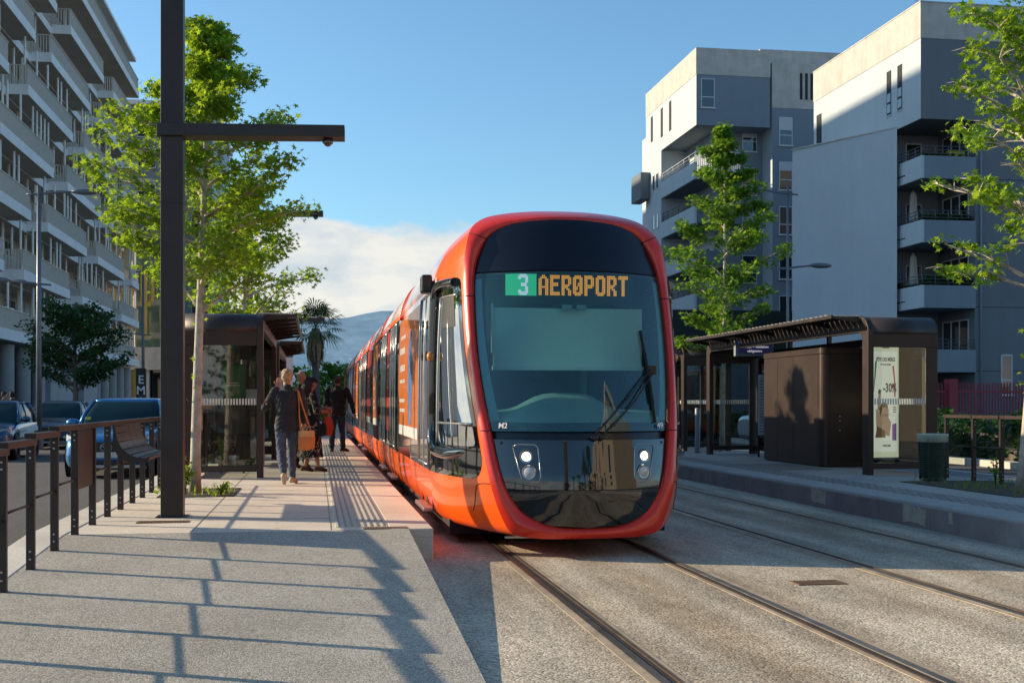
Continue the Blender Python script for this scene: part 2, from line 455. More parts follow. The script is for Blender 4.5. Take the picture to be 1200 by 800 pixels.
M_ASPH = aggregate('asphalt', [(0.035, 0.035, 0.037), (0.055, 0.055, 0.057), (0.075, 0.074, 0.073), (0.13, 0.125, 0.12)], 85, var=0.18, bump=0.3, stretch=(1, 0.15, 1))
M_BED = aggregate('washed_aggregate_bed', [(0.24, 0.20, 0.15), (0.40, 0.345, 0.262), (0.48, 0.418, 0.322), (0.56, 0.49, 0.385), (0.70, 0.63, 0.52)], 62, var=0.30, bump=0.35, spots=.5, rails=(1.8625, 3.2975, 4.9125, 6.3475, 2.58, 5.63),
                  stain=(0.72, 0.60, 0.45), stretch=(1.6, 0.35, 1), stain_amt=0.55)
M_RAMP = aggregate('grey_bound_gravel', [(0.17, 0.158, 0.135), (0.29, 0.27, 0.23), (0.40, 0.372, 0.32), (0.54, 0.51, 0.45)], 120, var=0.13, bump=0.22, spots=.6, stain=(0.8, 0.78, 0.74))
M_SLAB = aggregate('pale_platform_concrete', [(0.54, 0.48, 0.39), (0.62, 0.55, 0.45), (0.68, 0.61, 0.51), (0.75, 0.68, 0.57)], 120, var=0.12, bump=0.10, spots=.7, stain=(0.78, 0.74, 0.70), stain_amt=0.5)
M_KERB = aggregate('pale_kerb_stone', [(0.52, 0.49, 0.43), (0.60, 0.57, 0.50), (0.68, 0.64, 0.57)], 90, var=0.12, bump=0.12, stain=(0.7, 0.68, 0.62))
M_JOINT = pm('dark_joint', (0.21, 0.19, 0.165), 0.9, 0.2, 8)

road = MB(); road.box(-9.4, -2.55, -30, 400, -0.3, 0.0)
struct('road', road, M_ASPH)
rr = MB(); rr.box(12.4, 16.2, -30, 400, -0.3, 0.004)
struct('side_road', rr, M_ASPH)
sw = MB(); sw.box(-18, -9.4, -30, 400, -0.3, 0.14)
struct('left_pavement', sw, pm('grey_paving', (0.26, 0.25, 0.23), 0.85, 0.15, 1.5, 0.1, 40), bevel=0.02)
bedm = MB(); bedm.box(0.7, 7.2, -12, 260, -0.3, 0.002)
struct('track_bed', bedm, M_BED)
verge = MB(); verge.box(-2.55, 0.7, 78, 260, -0.3, 0.03)
struct('grass_verge', verge, pm('mown_grass', (0.05, 0.10, 0.02), 0.95, 0.4, 4, 0.4, 80))

# rails: grooved tram rail, steel head, groove, guard lip, pale concrete shoulders
M_RAIL = pm('worn_rail_steel', (0.34, 0.28, 0.22), 0.34, 0.3, 3, metal=0.9)
M_RUST = pm('rusty_rail_steel', (0.13, 0.085, 0.055), 0.6, 0.3, 5, metal=0.5)
M_GROOVE = pm('dark_rail_groove', (0.02, 0.018, 0.016), 0.9, 0.2, 5)
M_SHOULDER = pm('smooth_rail_shoulder', (0.36, 0.285, 0.20), 0.7, 0.3, 3, 0.15, 60)
TC1 = 2.58; TC2 = 5.63
RL = ['left rail of the track under the orange tram', 'right rail of the track under the orange tram',
      'left rail of the empty track beside the tram', 'rail nearest the shaded right platform wall']
for i, (cx, side) in enumerate(((TC1, -1), (TC1, 1), (TC2, -1), (TC2, 1))):
    x = cx + side * 0.7175
    t = thing('rail', RL[i], 'rail', (x, 10, 0), group='tram rails set in the concrete')
    y0, y1 = -12, 250
    m = MB()
    a = x - side * 0.0; 
    m.box(a + side * 0.0, a + side * 0.06, y0, y1, -0.1, 0.012)
    m.build('rail_head', M_RAIL, t, bevel=0.006)
    m = MB(); m.box(a - side * 0.042, a - side * 0.001, y0, y1, -0.1, 0.0045); m.build('groove', M_GROOVE, t)
    m = MB(); m.box(a - side * 0.068, a - side * 0.043, y0, y1, -0.1, 0.010); m.build('guard_lip', M_RUST, t)
    m = MB(); m.box(a + side * 0.061, a + side * 0.112, y0, y1, -0.1, 0.006); m.box(a - side * 0.105, a - side * 0.069, y0, y1, -0.1, 0.006); m.build('shoulder', M_SHOULDER, t)

# left platform: ramp from the street up to the platform
ramp = MB()
pr = [(-14, 0.0), (4.9, 0.0), (5.7, 0.012), (11.40, 0.29), (11.40, -0.25), (-14, -0.25)]
ramp.prism(pr, 'x', -2.25, 0.875)
struct('ramp', ramp, M_RAMP)
pl = MB(); pl.box(-2.25, 1.11, 11.403, 78, -0.25, 0.29)
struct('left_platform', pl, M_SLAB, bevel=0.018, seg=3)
# joints cut in the concrete, drawn as thin sunk-looking strips
jt = MB()
for y in (12.6, 16.1, 19.6, 23.1, 26.6, 30.1, 34, 38, 42, 46, 50, 55, 60, 66, 72):
    jt.box(-2.2, 0.14, y, y + 0.008, 0.2, 0.2925)
for x in (-1.15, 0.14):
    jt.box(x, x + 0.007, 11.45, 78, 0.2, 0.293)
struct('platform_joint', jt, M_JOINT)
# platform edge nosing
ns = MB(); ns.box(0.70, 1.112, 11.401, 78, 0.2, 0.294)
struct('platform_nosing', ns, aggregate('pinkish_nosing', [(0.58, 0.48, 0.38), (0.65, 0.55, 0.44), (0.72, 0.62, 0.51)], 100, var=0.1, bump=0.1, stain=(0.8, 0.76, 0.72)), bevel=0.012)
kb = MB(); kb.prism([(-14, -0.002), (4.9, 0.0), (5.7, 0.016), (11.40, 0.294), (78, 0.294), (78, -0.25), (-14, -0.25)], 'x', -2.60, -2.253)
struct('kerb', kb, M_KERB, bevel=0.012)

# tactile strip: ribs along the platform
tb = thing('tactile_strip', 'ribbed tactile guidance strip along the left platform edge', 'tactile strip', (0.44, 11.6, 0.29))
m = MB(); m.box(0.19, 0.69, 11.62, 70, 0.2, 0.2955); m.build('base_slab', pm('strip_base', (0.60, 0.53, 0.43), 0.8, 0.12, 4), tb)
for k in range(8):
    m = MB(); x = 0.215 + k * 0.062
    m.box(x, x + 0.02, 11.66, 70, 0.2, 0.301); m.build('rib', pm('strip_rib', (0.22, 0.20, 0.18), 0.5, 0.15, 6, metal=0.2) if k == 0 else bpy.data.materials['strip_rib'], tb)

def grate(name, label, cx, cy, lx, ly, z, slats, mat, along='x', rz=0):
    t = thing(name, label, 'drain grate', (cx, cy, z), rz)
    m = MB(); hx, hy = lx / 2, ly / 2; f = 0.018
    m.box(-hx, hx, -hy, -hy + f, -0.03, 0.006); m.box(-hx, hx, hy - f, hy, -0.03, 0.006)
    m.box(-hx, -hx + f, -hy + f + .001, hy - f - .001, -0.03, 0.006); m.box(hx - f, hx, -hy + f + .001, hy - f - .001, -0.03, 0.006)
    m.build('frame', mat, t, local=True)
    m = MB(); m.box(-hx + f, hx - f, -hy + f, hy - f, -0.03, 0.0035); m.build('pit', M_GROOVE, t, local=True)
    m = MB()
    for i in range(slats):
        if along == 'x':
            x = -hx + f + (i + 0.5) * (lx - 2 * f) / slats; m.box(x - 0.008, x + 0.008, -hy + f + .001, hy - f - .001, -0.03, 0.0065)
        else:
            y = -hy + f + (i + 0.5) * (ly - 2 * f) / slats; m.box(-hx + f + .001, hx - f - .001, y - 0.007, y + 0.007, -0.03, 0.0065)
    m.build('grille', mat, t, local=True)
    return t
M_RUSTGRATE = pm('rusty_grate', (0.20, 0.12, 0.07), 0.7, 0.4, 9, metal=0.4)
grate('drain_grate', 'rusty slotted drain grate at the end of the tactile strip', 0.66, 11.50, 0.42, 0.16, 0.2925, 14, M_RUSTGRATE)
grate('drain_grate', 'rusty drain grate in the concrete beside the foot of the tall dark mast', -1.52, 12.45, 0.50, 0.20, 0.292, 16, M_RUSTGRATE)
grate('drain_grate', 'rusty drain grate between the two tracks', 4.1, 9.35, 0.42, 0.22, 0.004, 8, M_RUSTGRATE, 'y')

# right platform
rp = MB(); rp.box(7.12, 10.35, 1.0, 78, -0.25, 0.295)
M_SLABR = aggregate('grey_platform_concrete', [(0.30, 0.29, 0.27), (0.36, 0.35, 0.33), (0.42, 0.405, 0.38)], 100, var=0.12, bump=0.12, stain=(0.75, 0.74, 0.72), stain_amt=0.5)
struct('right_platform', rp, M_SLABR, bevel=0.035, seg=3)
M_WALLR = pm('mauve_grey_platform_wall', (0.25, 0.225, 0.225), 0.75, 0.22, 2.0, 0.15, 40, dirt=0.4)
rw = MB()
y = 1.0
while y < 78:
    rw.box(7.095, 7.119, y + 0.004, min(78, y + 1.996), -0.25, 0.262); y += 2.0
struct('right_platform_wall', rw, M_WALLR, bevel=0.006)
rs = MB(); rs.box(10.353, 12.39, -10, 78, -0.25, 0.15)
struct('right_pavement', rs, pm('back_paving', (0.20, 0.195, 0.19), 0.85, 0.2, 1.2, 0.1, 40))
# stone band and cleaned patches
bd = MB()
rng = random.Random(3)
for k in range(420):
    yy = 5 + k * 0.12
    for j in range(4):
        xx = 7.62 + j * 0.11 + (0.055 if k % 2 else 0)
        bd.box(xx, xx + 0.098, yy, yy + 0.108, 0.2, 0.2985 + rng.random() * 0.003)
t = tag(bd.build('paver_band', pm('small_dark_setts', (0.23, 0.225, 0.22), 0.7, 0.3, 6, 0.1, 50)), kind='structure')
pt = MB()
for y, l, z0, z1 in ((9.15, 0.42, 0.05, 0.24), (9.72, 0.06, 0.08, 0.23), (8.85, 0.10, 0.10, 0.22), (13.1, 0.55, 0.05, 0.25), (15.9, 0.5, 0.06, 0.24), (12.5, 0.08, 0.12, 0.24), (7.85, 0.10, 0.03, 0.2), (7.5, 0.09, 0.03, 0.16)):
    n = 9
    top = [(y + l * i / n, z1 + rng.uniform(-.02, .02)) for i in range(n + 1)]; bot = [(y + l * i / n + rng.uniform(-.01, .01), z0 + rng.uniform(-.02, .02)) for i in range(n, -1, -1)]
    pt.prism(bot[::-1] + top[::-1], 'x', 7.091, 7.0945)
struct('cleaned_wall_patch', pt, pm('pale_cleaned_patch', (0.42, 0.40, 0.33), 0.8, 0.25, 8))
mat_ = MB(); mat_.box(7.95, 9.15, 20.2, 22.3, 0.2, 0.303)
tag(mat_.build('floor_mat', M_JOINT, bevel=0.004), 'dark flat mat on the right platform in front of the brown cabinet', 'mat')

# hills far behind
hm = MB(); nx, ny = 90, 14
rg = np.random.default_rng(5)
ph = rg.uniform(0, 6.28, 8)
vs = []
for j in range(ny + 1):
    for i in range(nx + 1):
        X = -2600 + i * 5200 / nx; t = j / ny
        base = 300 + 60 * math.sin(X / 900 + 1.1) + 26 * math.sin(X / 310 + ph[0]) + 10 * math.sin(X / 130 + ph[1]) + 60 * max(0, -X - 250) / 900
        base -= 0.035 * max(0, X + 300)
        base = max(150, base)
        z = base * (t ** 0.8) * (1 + 0.05 * math.sin(X / 90 + 5 * t + ph[2]) * (1 - t)) + 6 * math.sin(X / 45 + 9 * t) * t
        vs.append((X, 3000 + 1400 * t + 60 * math.sin(X / 200 + 4 * t), z - 5))
fs = [(j * (nx + 1) + i, j * (nx + 1) + i + 1, (j + 1) * (nx + 1) + i + 1, (j + 1) * (nx + 1) + i) for j in range(ny) for i in range(nx)]
hm.add(vs, fs, 0, True)
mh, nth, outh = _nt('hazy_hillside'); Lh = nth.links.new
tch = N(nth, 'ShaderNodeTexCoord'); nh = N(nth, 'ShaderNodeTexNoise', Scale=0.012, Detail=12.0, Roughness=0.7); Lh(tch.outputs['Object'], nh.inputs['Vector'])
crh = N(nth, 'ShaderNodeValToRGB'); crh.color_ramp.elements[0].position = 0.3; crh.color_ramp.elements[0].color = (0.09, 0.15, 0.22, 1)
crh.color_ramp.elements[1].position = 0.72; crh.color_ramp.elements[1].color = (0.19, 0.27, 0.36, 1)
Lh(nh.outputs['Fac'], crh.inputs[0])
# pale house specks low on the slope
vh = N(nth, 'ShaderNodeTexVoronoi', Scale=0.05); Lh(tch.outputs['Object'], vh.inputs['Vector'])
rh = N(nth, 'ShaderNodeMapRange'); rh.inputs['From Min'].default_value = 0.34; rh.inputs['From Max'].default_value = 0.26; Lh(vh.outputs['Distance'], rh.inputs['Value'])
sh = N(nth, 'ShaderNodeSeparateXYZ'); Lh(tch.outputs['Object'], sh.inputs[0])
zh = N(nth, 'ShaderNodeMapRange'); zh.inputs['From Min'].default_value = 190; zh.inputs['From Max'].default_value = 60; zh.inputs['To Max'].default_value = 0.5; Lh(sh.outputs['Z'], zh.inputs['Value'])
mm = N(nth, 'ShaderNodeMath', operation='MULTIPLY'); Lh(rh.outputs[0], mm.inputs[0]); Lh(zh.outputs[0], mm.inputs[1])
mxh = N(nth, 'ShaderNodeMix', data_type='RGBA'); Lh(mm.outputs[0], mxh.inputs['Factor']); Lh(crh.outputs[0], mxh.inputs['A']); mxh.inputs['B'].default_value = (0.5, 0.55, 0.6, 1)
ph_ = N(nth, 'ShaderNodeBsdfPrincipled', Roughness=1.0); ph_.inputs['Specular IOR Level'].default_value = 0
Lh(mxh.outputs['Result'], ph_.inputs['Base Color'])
# distance haze put into the hill's colour and a faint blue glow
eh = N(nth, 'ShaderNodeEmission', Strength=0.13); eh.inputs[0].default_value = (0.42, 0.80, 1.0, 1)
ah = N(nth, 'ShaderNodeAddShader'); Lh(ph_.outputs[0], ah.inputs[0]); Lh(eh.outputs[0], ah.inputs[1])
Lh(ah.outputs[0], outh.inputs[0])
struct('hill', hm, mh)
# ------------------------------------------------------------------ the tram
M_PAINT = pm('orange_red_tram_paint', (0.90, 0.112, 0.008), 0.3, 0.06, 1.5, coat=0.55, spec=0.35, dirt=0.12)
M_RIMP = pm('tram_paint_shade_red', (0.66, 0.030, 0.014), 0.28, 0.06, 1.5, coat=0.5, spec=0.35)  # same paint as the body; the shaded front's crimson is put into the colour
M_GLOSSBLK = pm('gloss_black_panel', (0.006, 0.007, 0.009), 0.035, 0.2, 1.0, coat=1.0, spec=0.6)
M_VISOR = pm('matt_black_visor', (0.006, 0.008, 0.016), 0.22, 0.2, 40, 0.03, 200, spec=0.4)
M_SIDEGL = pm('dark_side_glass', (0.020, 0.022, 0.024), 0.03, 0.3, 0.8, coat=1.0, spec=0.7)
M_CABGL = glass('cab_side_glass', (0.26, 0.40, 0.35), 0.10)
M_SCREEN = glass('teal_windscreen', (0.62, 0.92, 0.90), 0.09, 0.01, 0.16, (0.05, 0.25, 0.28))
M_TRIM = pm('satin_silver_trim', (0.42, 0.42, 0.41), 0.3, 0.1, 6, metal=0.9)
M_DARKIN = pm('dark_cab_lining', (0.022, 0.035, 0.042), 0.7, 0.2, 2)
M_GREYIN = pm('grey_cab_plastic', (0.36, 0.46, 0.46), 0.6, 0.1, 3)
M_BLIND = pm('woven_sun_blind', (0.82, 0.88, 0.80), 0.9, 0.05, 60, 0.1, 400)
M_UNDER = pm('black_underframe', (0.01, 0.01, 0.01), 0.8, 0.2, 4)
M_LAMPON = emis('lit_headlamp', (1.0, 0.93, 0.80), 4.0)
M_LENS = pm('clear_lamp_lens', (0.42, 0.47, 0.52), 0.12, 0.1, 9, coat=1.0)
M_AMBER = pm('amber_lens', (0.75, 0.26, 0.03), 0.2, 0.1, 9, coat=1.0)
M_LEDO = emis('orange_led', (1.0, 0.33, 0.03), 1.15)
M_LEDG = emis('green_led', (0.05, 0.62, 0.30), 0.75)
M_LEDW = emis('pale_led', (0.72, 0.70, 0.85), 0.95)
# roof fairing: orange at the cab fading to pinkish white behind it
mf, ntf, outf = _nt('orange_to_white_fairing'); Lf = ntf.links.new
pf = N(ntf, 'ShaderNodeBsdfPrincipled', Roughness=0.26); pf.inputs['Coat Weight'].default_value = 1; pf.inputs['Coat Roughness'].default_value = 0.04
tcf = N(ntf, 'ShaderNodeTexCoord'); sxf = N(ntf, 'ShaderNodeSeparateXYZ'); Lf(tcf.outputs['Object'], sxf.inputs[0])
mrf = N(ntf, 'ShaderNodeMapRange', interpolation_type='SMOOTHSTEP'); mrf.inputs['From Min'].default_value = 0.9; mrf.inputs['From Max'].default_value = 2.3
Lf(sxf.outputs['Y'], mrf.inputs['Value'])
mxf = N(ntf, 'ShaderNodeMix', data_type='RGBA'); mxf.inputs['A'].default_value = (0.90, 0.112, 0.008, 1); mxf.inputs['B'].default_value = (0.62, 0.50, 0.50, 1)
Lf(mrf.outputs[0], mxf.inputs['Factor']); Lf(mxf.outputs['Result'], pf.inputs['Base Color']); Lf(pf.outputs[0], outf.inputs[0])
M_FAIR = mf

TY0 = 12.0
tram = thing('tram', 'orange red tram with rounded black glass front standing at the left platform', 'tram', (TC1, TY0, 0))
YC = [(0.15, 11.22), (0.3, 11.13), (0.68, 11.09), (1.22, 11.20), (1.77, 11.39), (2.58, 11.68), (3.0, 11.86), (3.24, 11.99), (3.4, 12.10), (3.55, 12.25)]
_yc = crom(YC[0:1] + YC, 1)
def ycf(z):
    # smooth the table a little
    return sum(lerp_tab(YC, z + d) for d in (-0.12, -0.06, 0, 0.06, 0.12)) / 5
def yf(e, z): return ycf(z) + 0.42 * e * e
KA = [(0, .19), (.25, .19), (.5, .195), (.72, .24), (.82, .40), (.885, .58), (.925, .74), (.96, .95), (.995, 1.22), (1.03, 1.5), (1.06, 1.85), (1.078, 2.2), (1.082, 2.58), (1.078, 2.8), (1.06, 3.05), (.985, 3.30), (.84, 3.43), (.6, 3.49), (.3, 3.515), (0, 3.52)]
KB = [(0, .2), (.4, .2), (.8, .2), (1.15, .21), (1.27, .34), (1.315, .56), (1.325, .74), (1.325, .95), (1.325, 1.22), (1.325, 1.5), (1.322, 1.85), (1.315, 2.2), (1.30, 2.58), (1.285, 2.8), (1.24, 3.0), (1.12, 3.22), (.93, 3.36), (.6, 3.45), (.3, 3.475), (0, 3.48)]
KC = [(0, .29), (.22, .295), (.42, .335), (.60, .43), (.70, .55), (.755, .65), (.79, .74), (.84, .95), (.884, 1.22), (.93, 1.5), (.968, 1.85), (.985, 2.2), (.982, 2.58), (.965, 2.8), (.915, 3.0), (.80, 3.22), (.62, 3.325), (.42, 3.365), (.2, 3.383), (0, 3.385)]
SUB = 5
def half(K): return crom(K, SUB)
hA, hB, hC = half(KA), half(KB), half(KC)
NP = len(hA)
YB = 13.25
def full(h3):
    """right half bottom->top then left half back down; h3 = list of (e, y, z)"""
    return [(TC1 + e, y, z) for (e, y, z) in h3] + [(TC1 - e, y, z) for (e, y, z) in h3[-2:0:-1]]
LC = [(e, yf(e, z) + 0.012, z) for e, z in hC]
LA = []
for (e, z), (ec, zc) in zip(hA, hC):
    y = yf(ec, zc) + 0.03 + 0.30 * max(0, min(1, (z - 3.15) / 0.35)) ** 1.3 * (1 if e < 9 else 0)
    LA.append((e, y, z))
def mixl(P, Q, t, push=0.0):
    return [tuple(a + (b - a) * t for a, b in zip(p, q)) for p, q in zip(P, Q)]
rim_loops = []
for t in (0, 0.12, 0.3, 0.5, 0.7, 0.88, 1.0):
    lp = mixl(LC, LA, t)
    k = 0.045 * math.sin(PI * min(1, t * 1.15) if t < 0.87 else PI) if t < 0.87 else 0
    lp = [(e, y - 0.045 * math.sin(PI * t) - (0 if 0 < t else -0.02), z) for e, y, z in lp]
    rim_loops.append(full(lp))
nLf = len(rim_loops[0])
m = MB(); m.loft(rim_loops); fr = m.build('front_frame', M_RIMP, tram)
# thin dark seams where the frame is split
for idx in (40, 60, 74):
    for mir in (0, 1):
        ii = idx if not mir else nLf - idx
        m = MB(); m.tube([Vector(lp_[ii]) + Vector((0, -.0015, 0)) for lp_ in rim_loops], .005, 6); m.build('frame_seam', M_UNDER, fr)
TA_ = [(z, e) for e, z in hA[20:-15]]; TB_ = [(z, e) for e, z in hB[20:-15]]; TY_ = [(p[2], p[1]) for p in LA[20:-15]]
def side_y0(z): return lerp_tab(TY_, z)
def side_e(Y, z):
    """body half-width at depth Y and height z (nose flares from the frame to the full body)"""
    a = lerp_tab(TA_, z); b = lerp_tab(TB_, z); ya = side_y0(z)
    t = max(0, min(1, (Y - ya) / (YB - ya)))
    return a + (b - a) * t * (2 - t)
shell = MB(); cabd = {-1: MB(), 1: MB()}
TS = [0, .03, .07, .12, .18, .25, .33, .42, .51, .6, .7, .8, .9, 1.0]
grid = []
for t in TS:
    s = t * (2 - t)
    row = []
    for (ea, ya, za), (eb, zb) in zip(LA, hB):
        row.append((ea + (eb - ea) * s, ya + (YB - ya) * t, za + (zb - za) * s))
    grid.append(full(row))
nL = len(grid[0])
for i in range(len(TS) - 1):
    for k in range(nL):
        k2 = (k + 1) % nL
        q = [grid[i][k], grid[i][k2], grid[i + 1][k2], grid[i + 1][k]]
        zc = sum(p[2] for p in q) / 4; ex = abs(sum(p[0] for p in q) / 4 - TC1)
        ymid_ = sum(p[1] for p in q) / 4
        if 1.02 < zc < 2.65 and ex > .7 and side_y0(zc) + .09 < ymid_ < 12.76: continue
        shell.add(q, [(0, 1, 2, 3)], 0, True)
shell.build('cab_shell', M_PAINT, tram, weld=True)
# gloss black side panel with a rounded lower front corner, laid 5 mm proud of the shell
for s in (-1, 1):
    zs = [.742 + (2.795 - .742) * i / 60 for i in range(61)]; vs = []; nc = 22
    for z in zs:
        y0 = side_y0(z) + .055
        q_ = (z - .742) / .26
        if q_ < 1: y0 += .27 * (1 - math.sqrt(max(0, 1 - (1 - q_) ** 2)))
        q_ = (2.795 - z) / .09
        if q_ < 1: y0 += .09 * (1 - math.sqrt(max(0, 1 - (1 - q_) ** 2)))
        for j in range(nc + 1):
            Y = y0 + (YB - y0) * j / nc; vs.append((TC1 + s * (side_e(Y, z) + .005), Y, z))
    def ystart(z):
        y0 = side_y0(z) + .055
        q_ = (z - .742) / .26
        if q_ < 1: y0 += .27 * (1 - math.sqrt(max(0, 1 - (1 - q_) ** 2)))
        q_ = (2.795 - z) / .09
        if q_ < 1: y0 += .09 * (1 - math.sqrt(max(0, 1 - (1 - q_) ** 2)))
        return y0
    def strip(z0, z1, nz, fa, fb, ny):
        vs = []
        for i in range(nz + 1):
            z = z0 + (z1 - z0) * i / nz; a = fa(z); b = fb(z)
            for j in range(ny + 1): Y = a + (b - a) * j / ny; vs.append((TC1 + s * (side_e(Y, z) + .005), Y, z))
        cabd[s].add(vs, [(i * (ny + 1) + j, i * (ny + 1) + j + 1, (i + 1) * (ny + 1) + j + 1, (i + 1) * (ny + 1) + j) for i in range(nz) for j in range(ny)], 0, True)
    strip(.742, 1.06, 16, ystart, lambda z: YB, 20); strip(2.61, 2.795, 10, ystart, lambda z: YB, 20)
    strip(1.06, 2.61, 30, ystart, lambda z: side_y0(z) + .13, 3); strip(1.06, 2.61, 30, lambda z: 12.72, lambda z: YB, 6)
    cabd[s].build('cab_side_panel', M_GLOSSBLK, tram)

for s in (-1, 1):
    y_ = side_y0(.70)
    m = MB(); m.tube([Vector((TC1 + s * (side_e(Y, z) + .001), Y, z)) for Y, z in crom([(y_ + .01, .71), (y_ + .16, .705), (y_ + .25, .68), (y_ + .30, .60), (y_ + .35, .50), (y_ + .42, .42)], 4)], .005, 6); m.build('bumper_seam', M_UNDER, tram)
# front mask rows
def mask(name, z0, z1, mat, off=0.0, grow=1.008, nrow=18, parent=tram, ncol=28, e0=-1, e1=1):
    zs = [z0 + (z1 - z0) * i / nrow for i in range(nrow + 1)]
    hc = sorted([(z, e) for e, z in hC]); mb = MB(); vs = []
    for z in zs:
        e = lerp_tab(hc, z) * grow
        for j in range(ncol + 1):
            x = e * (e0 + (e1 - e0) * j / ncol); vs.append((TC1 + x, yf(x, z) + 0.012 + off, z))
    n = ncol + 1
    mb.add(vs, [(i * n + j, i * n + j + 1, (i + 1) * n + j + 1, (i + 1) * n + j) for i in range(nrow) for j in range(ncol)], 0, True)
    return mb.build(name, mat, parent)
mask('lower_front_panel', 0.29, 0.655, M_GLOSSBLK, nrow=24)
hp = mask('headlight_panel', 0.662, 1.135, M_GLOSSBLK, nrow=16)
mask('wiper_trough', 1.138, 1.215, M_VISOR, off=0.045, nrow=4)
ws = mask('windscreen', 1.215, 2.815, M_SCREEN, nrow=30)
vis = mask('roof_visor', 2.83, 3.384, M_VISOR, nrow=40)
mask('display_header', 2.47, 2.83, pm('dark_teal_header', (.012, .035, .042), .6, .2, 4), off=0.34, grow=.93, nrow=6)
mask('screen_base_band', 1.217, 1.30, M_VISOR, off=0.006, nrow=4)
mask('seam', 0.650, 0.668, M_UNDER, off=0.02, nrow=2)
mask('seam', 2.80, 2.84, M_UNDER, off=0.02, nrow=3)
# pale strips inside the screen edges; the glass reflection is put into their colour
for s in (-1, 1):
    zs = [1.32 + 1.44 * i / 20 for i in range(21)]; vs = []
    hc = sorted([(z, e) for e, z in hC])
    for z in zs:
        e = lerp_tab(hc, z)
        for j in (0, 1):
            x = s * (e - 0.012 - 0.075 * j * (1.15 - 0.25 * (z - 1.3))); vs.append((TC1 + x, yf(x, z) + 0.035, z))
    m = MB(); m.add(vs, [(2 * i, 2 * i + 1, 2 * i + 3, 2 * i + 2) for i in range(20)], 0, True)
    m.build('screen_edge_strip', pm('pale_teal_reflection', (0.20, 0.42, 0.48), 0.5, 0.1, 3) if s == -1 else bpy.data.materials['pale_teal_reflection'], tram)
# headlights: two round lamps in a slanting rounded surround
def surf(e, z, d=0.0): return Vector((TC1 + e, yf(e, z) + 0.012 - d, z))
for s in (-1, 1):
    hl = MB()
    for (dz, ee, rr, mi) in ((0.975, 0.585, 0.062, 0), (0.825, 0.565, 0.066, 0)):
        c = surf(s * ee, dz, 0.002)
        nrm = Vector((0.84 * s * ee, -1, 0)).normalized()
        Mq = nrm.to_track_quat('-Y', 'Z').to_matrix()
        for (r0, r1, d0, d1) in ((rr * 0.78, rr, 0.006, 0.010),(rr, rr * 1.08, 0.010, 0.0)):
            vs = []
            for rad, d in ((r0, d0), (r1, d1)):
                for k in range(24):
                    a = 2 * PI * k / 24; vs.append(c + Mq @ Vector((rad * math.cos(a), -d, rad * math.sin(a))))
            hl.add(vs, [(k, (k + 1) % 24, 24 + (k + 1) % 24, 24 + k) for k in range(24)], 0, True)
    h = hl.build('headlight', M_TRIM, tram)
    for (dz, ee, rr, mat, nm) in ((0.975, 0.585, 0.045, M_LAMPON, 'lit_lamp'), (0.825, 0.565, 0.058, M_LENS, 'lower_lens')):
        c = surf(s * ee, dz, 0.004); nrm = Vector((0.84 * s * ee, -1, 0)).normalized(); Mq = nrm.to_track_quat('-Y', 'Z').to_matrix()
        mb = MB(); vs = []; fs = []
        prof = [(rr, 0.0), (rr * 0.85, 0.008), (rr * 0.5, 0.014), (0.001, 0.017)]
        for rad, d in prof:
            for k in range(24):
                a = 2 * PI * k / 24; vs.append(c + Mq @ Vector((rad * math.cos(a), -d, rad * math.sin(a))))
        for i in range(3):
            for k in range(24): fs.append((i * 24 + k, i * 24 + (k + 1) % 24, (i + 1) * 24 + (k + 1) % 24, (i + 1) * 24 + k))
        mb.add(vs, fs, 0, True); mb.build(nm, mat, h)
    # surround outline
    pts = []
    for (e, z) in ((.70, 1.07), (.73, 1.09), (.50, 1.09), (.475, 1.06), (.46, .78), (.48, .735), (.60, .735), (.635, .77), (.70, 1.06)):
        pts.append(surf(s * (e if e < .72 else .66), z, 0.003))
    mb = MB(); mb.tube(pts, 0.005, 6); mb.build('lamp_surround', M_TRIM, h)
    for (e, z) in ((.80, 1.10), (.72, .60)):
        mb = MB(); mb.ell(surf(s * e, z, 0.0), (0.016, 0.008, 0.016), 10); mb.build('panel_bolt', M_BLACK, tram)
# wiper
wp = [surf(e, z, d) for e, z, d in ((.04, 1.16, .02), (.20, 1.32, .05), (.48, 1.58, .06), (.745, 1.84, .05))]
wq = [surf(e, z, d) for e, z, d in ((.12, 1.16, .02), (.28, 1.30, .05), (.52, 1.52, .06), (.765, 1.80, .05))]
m = MB(); m.tube(wp, 0.0095, 8); m.tube(wq, 0.0095, 8)
m.obox(surf(.75, 1.82, .05), (.08, .03, .09), rx=0.1); m.ell(surf(.06, 1.16, .03), (.05, .03, .03), 10); m.ell(surf(.13, 1.16, .03), (.03, .03, .03), 10)
wiper = m.build('wiper', M_BLACK, tram)
m = MB()
bl = [surf(e, z, .022) for e, z in ((.66, 2.22), (.685, 2.0), (.71, 1.75), (.725, 1.5), (.735, 1.30))]
m.tube(bl, 0.016, 6); m.tube([b + Vector((0, -.02, 0)) for b in bl[1:4]], 0.012, 6)
m.build('blade', M_RUBBER, wiper)

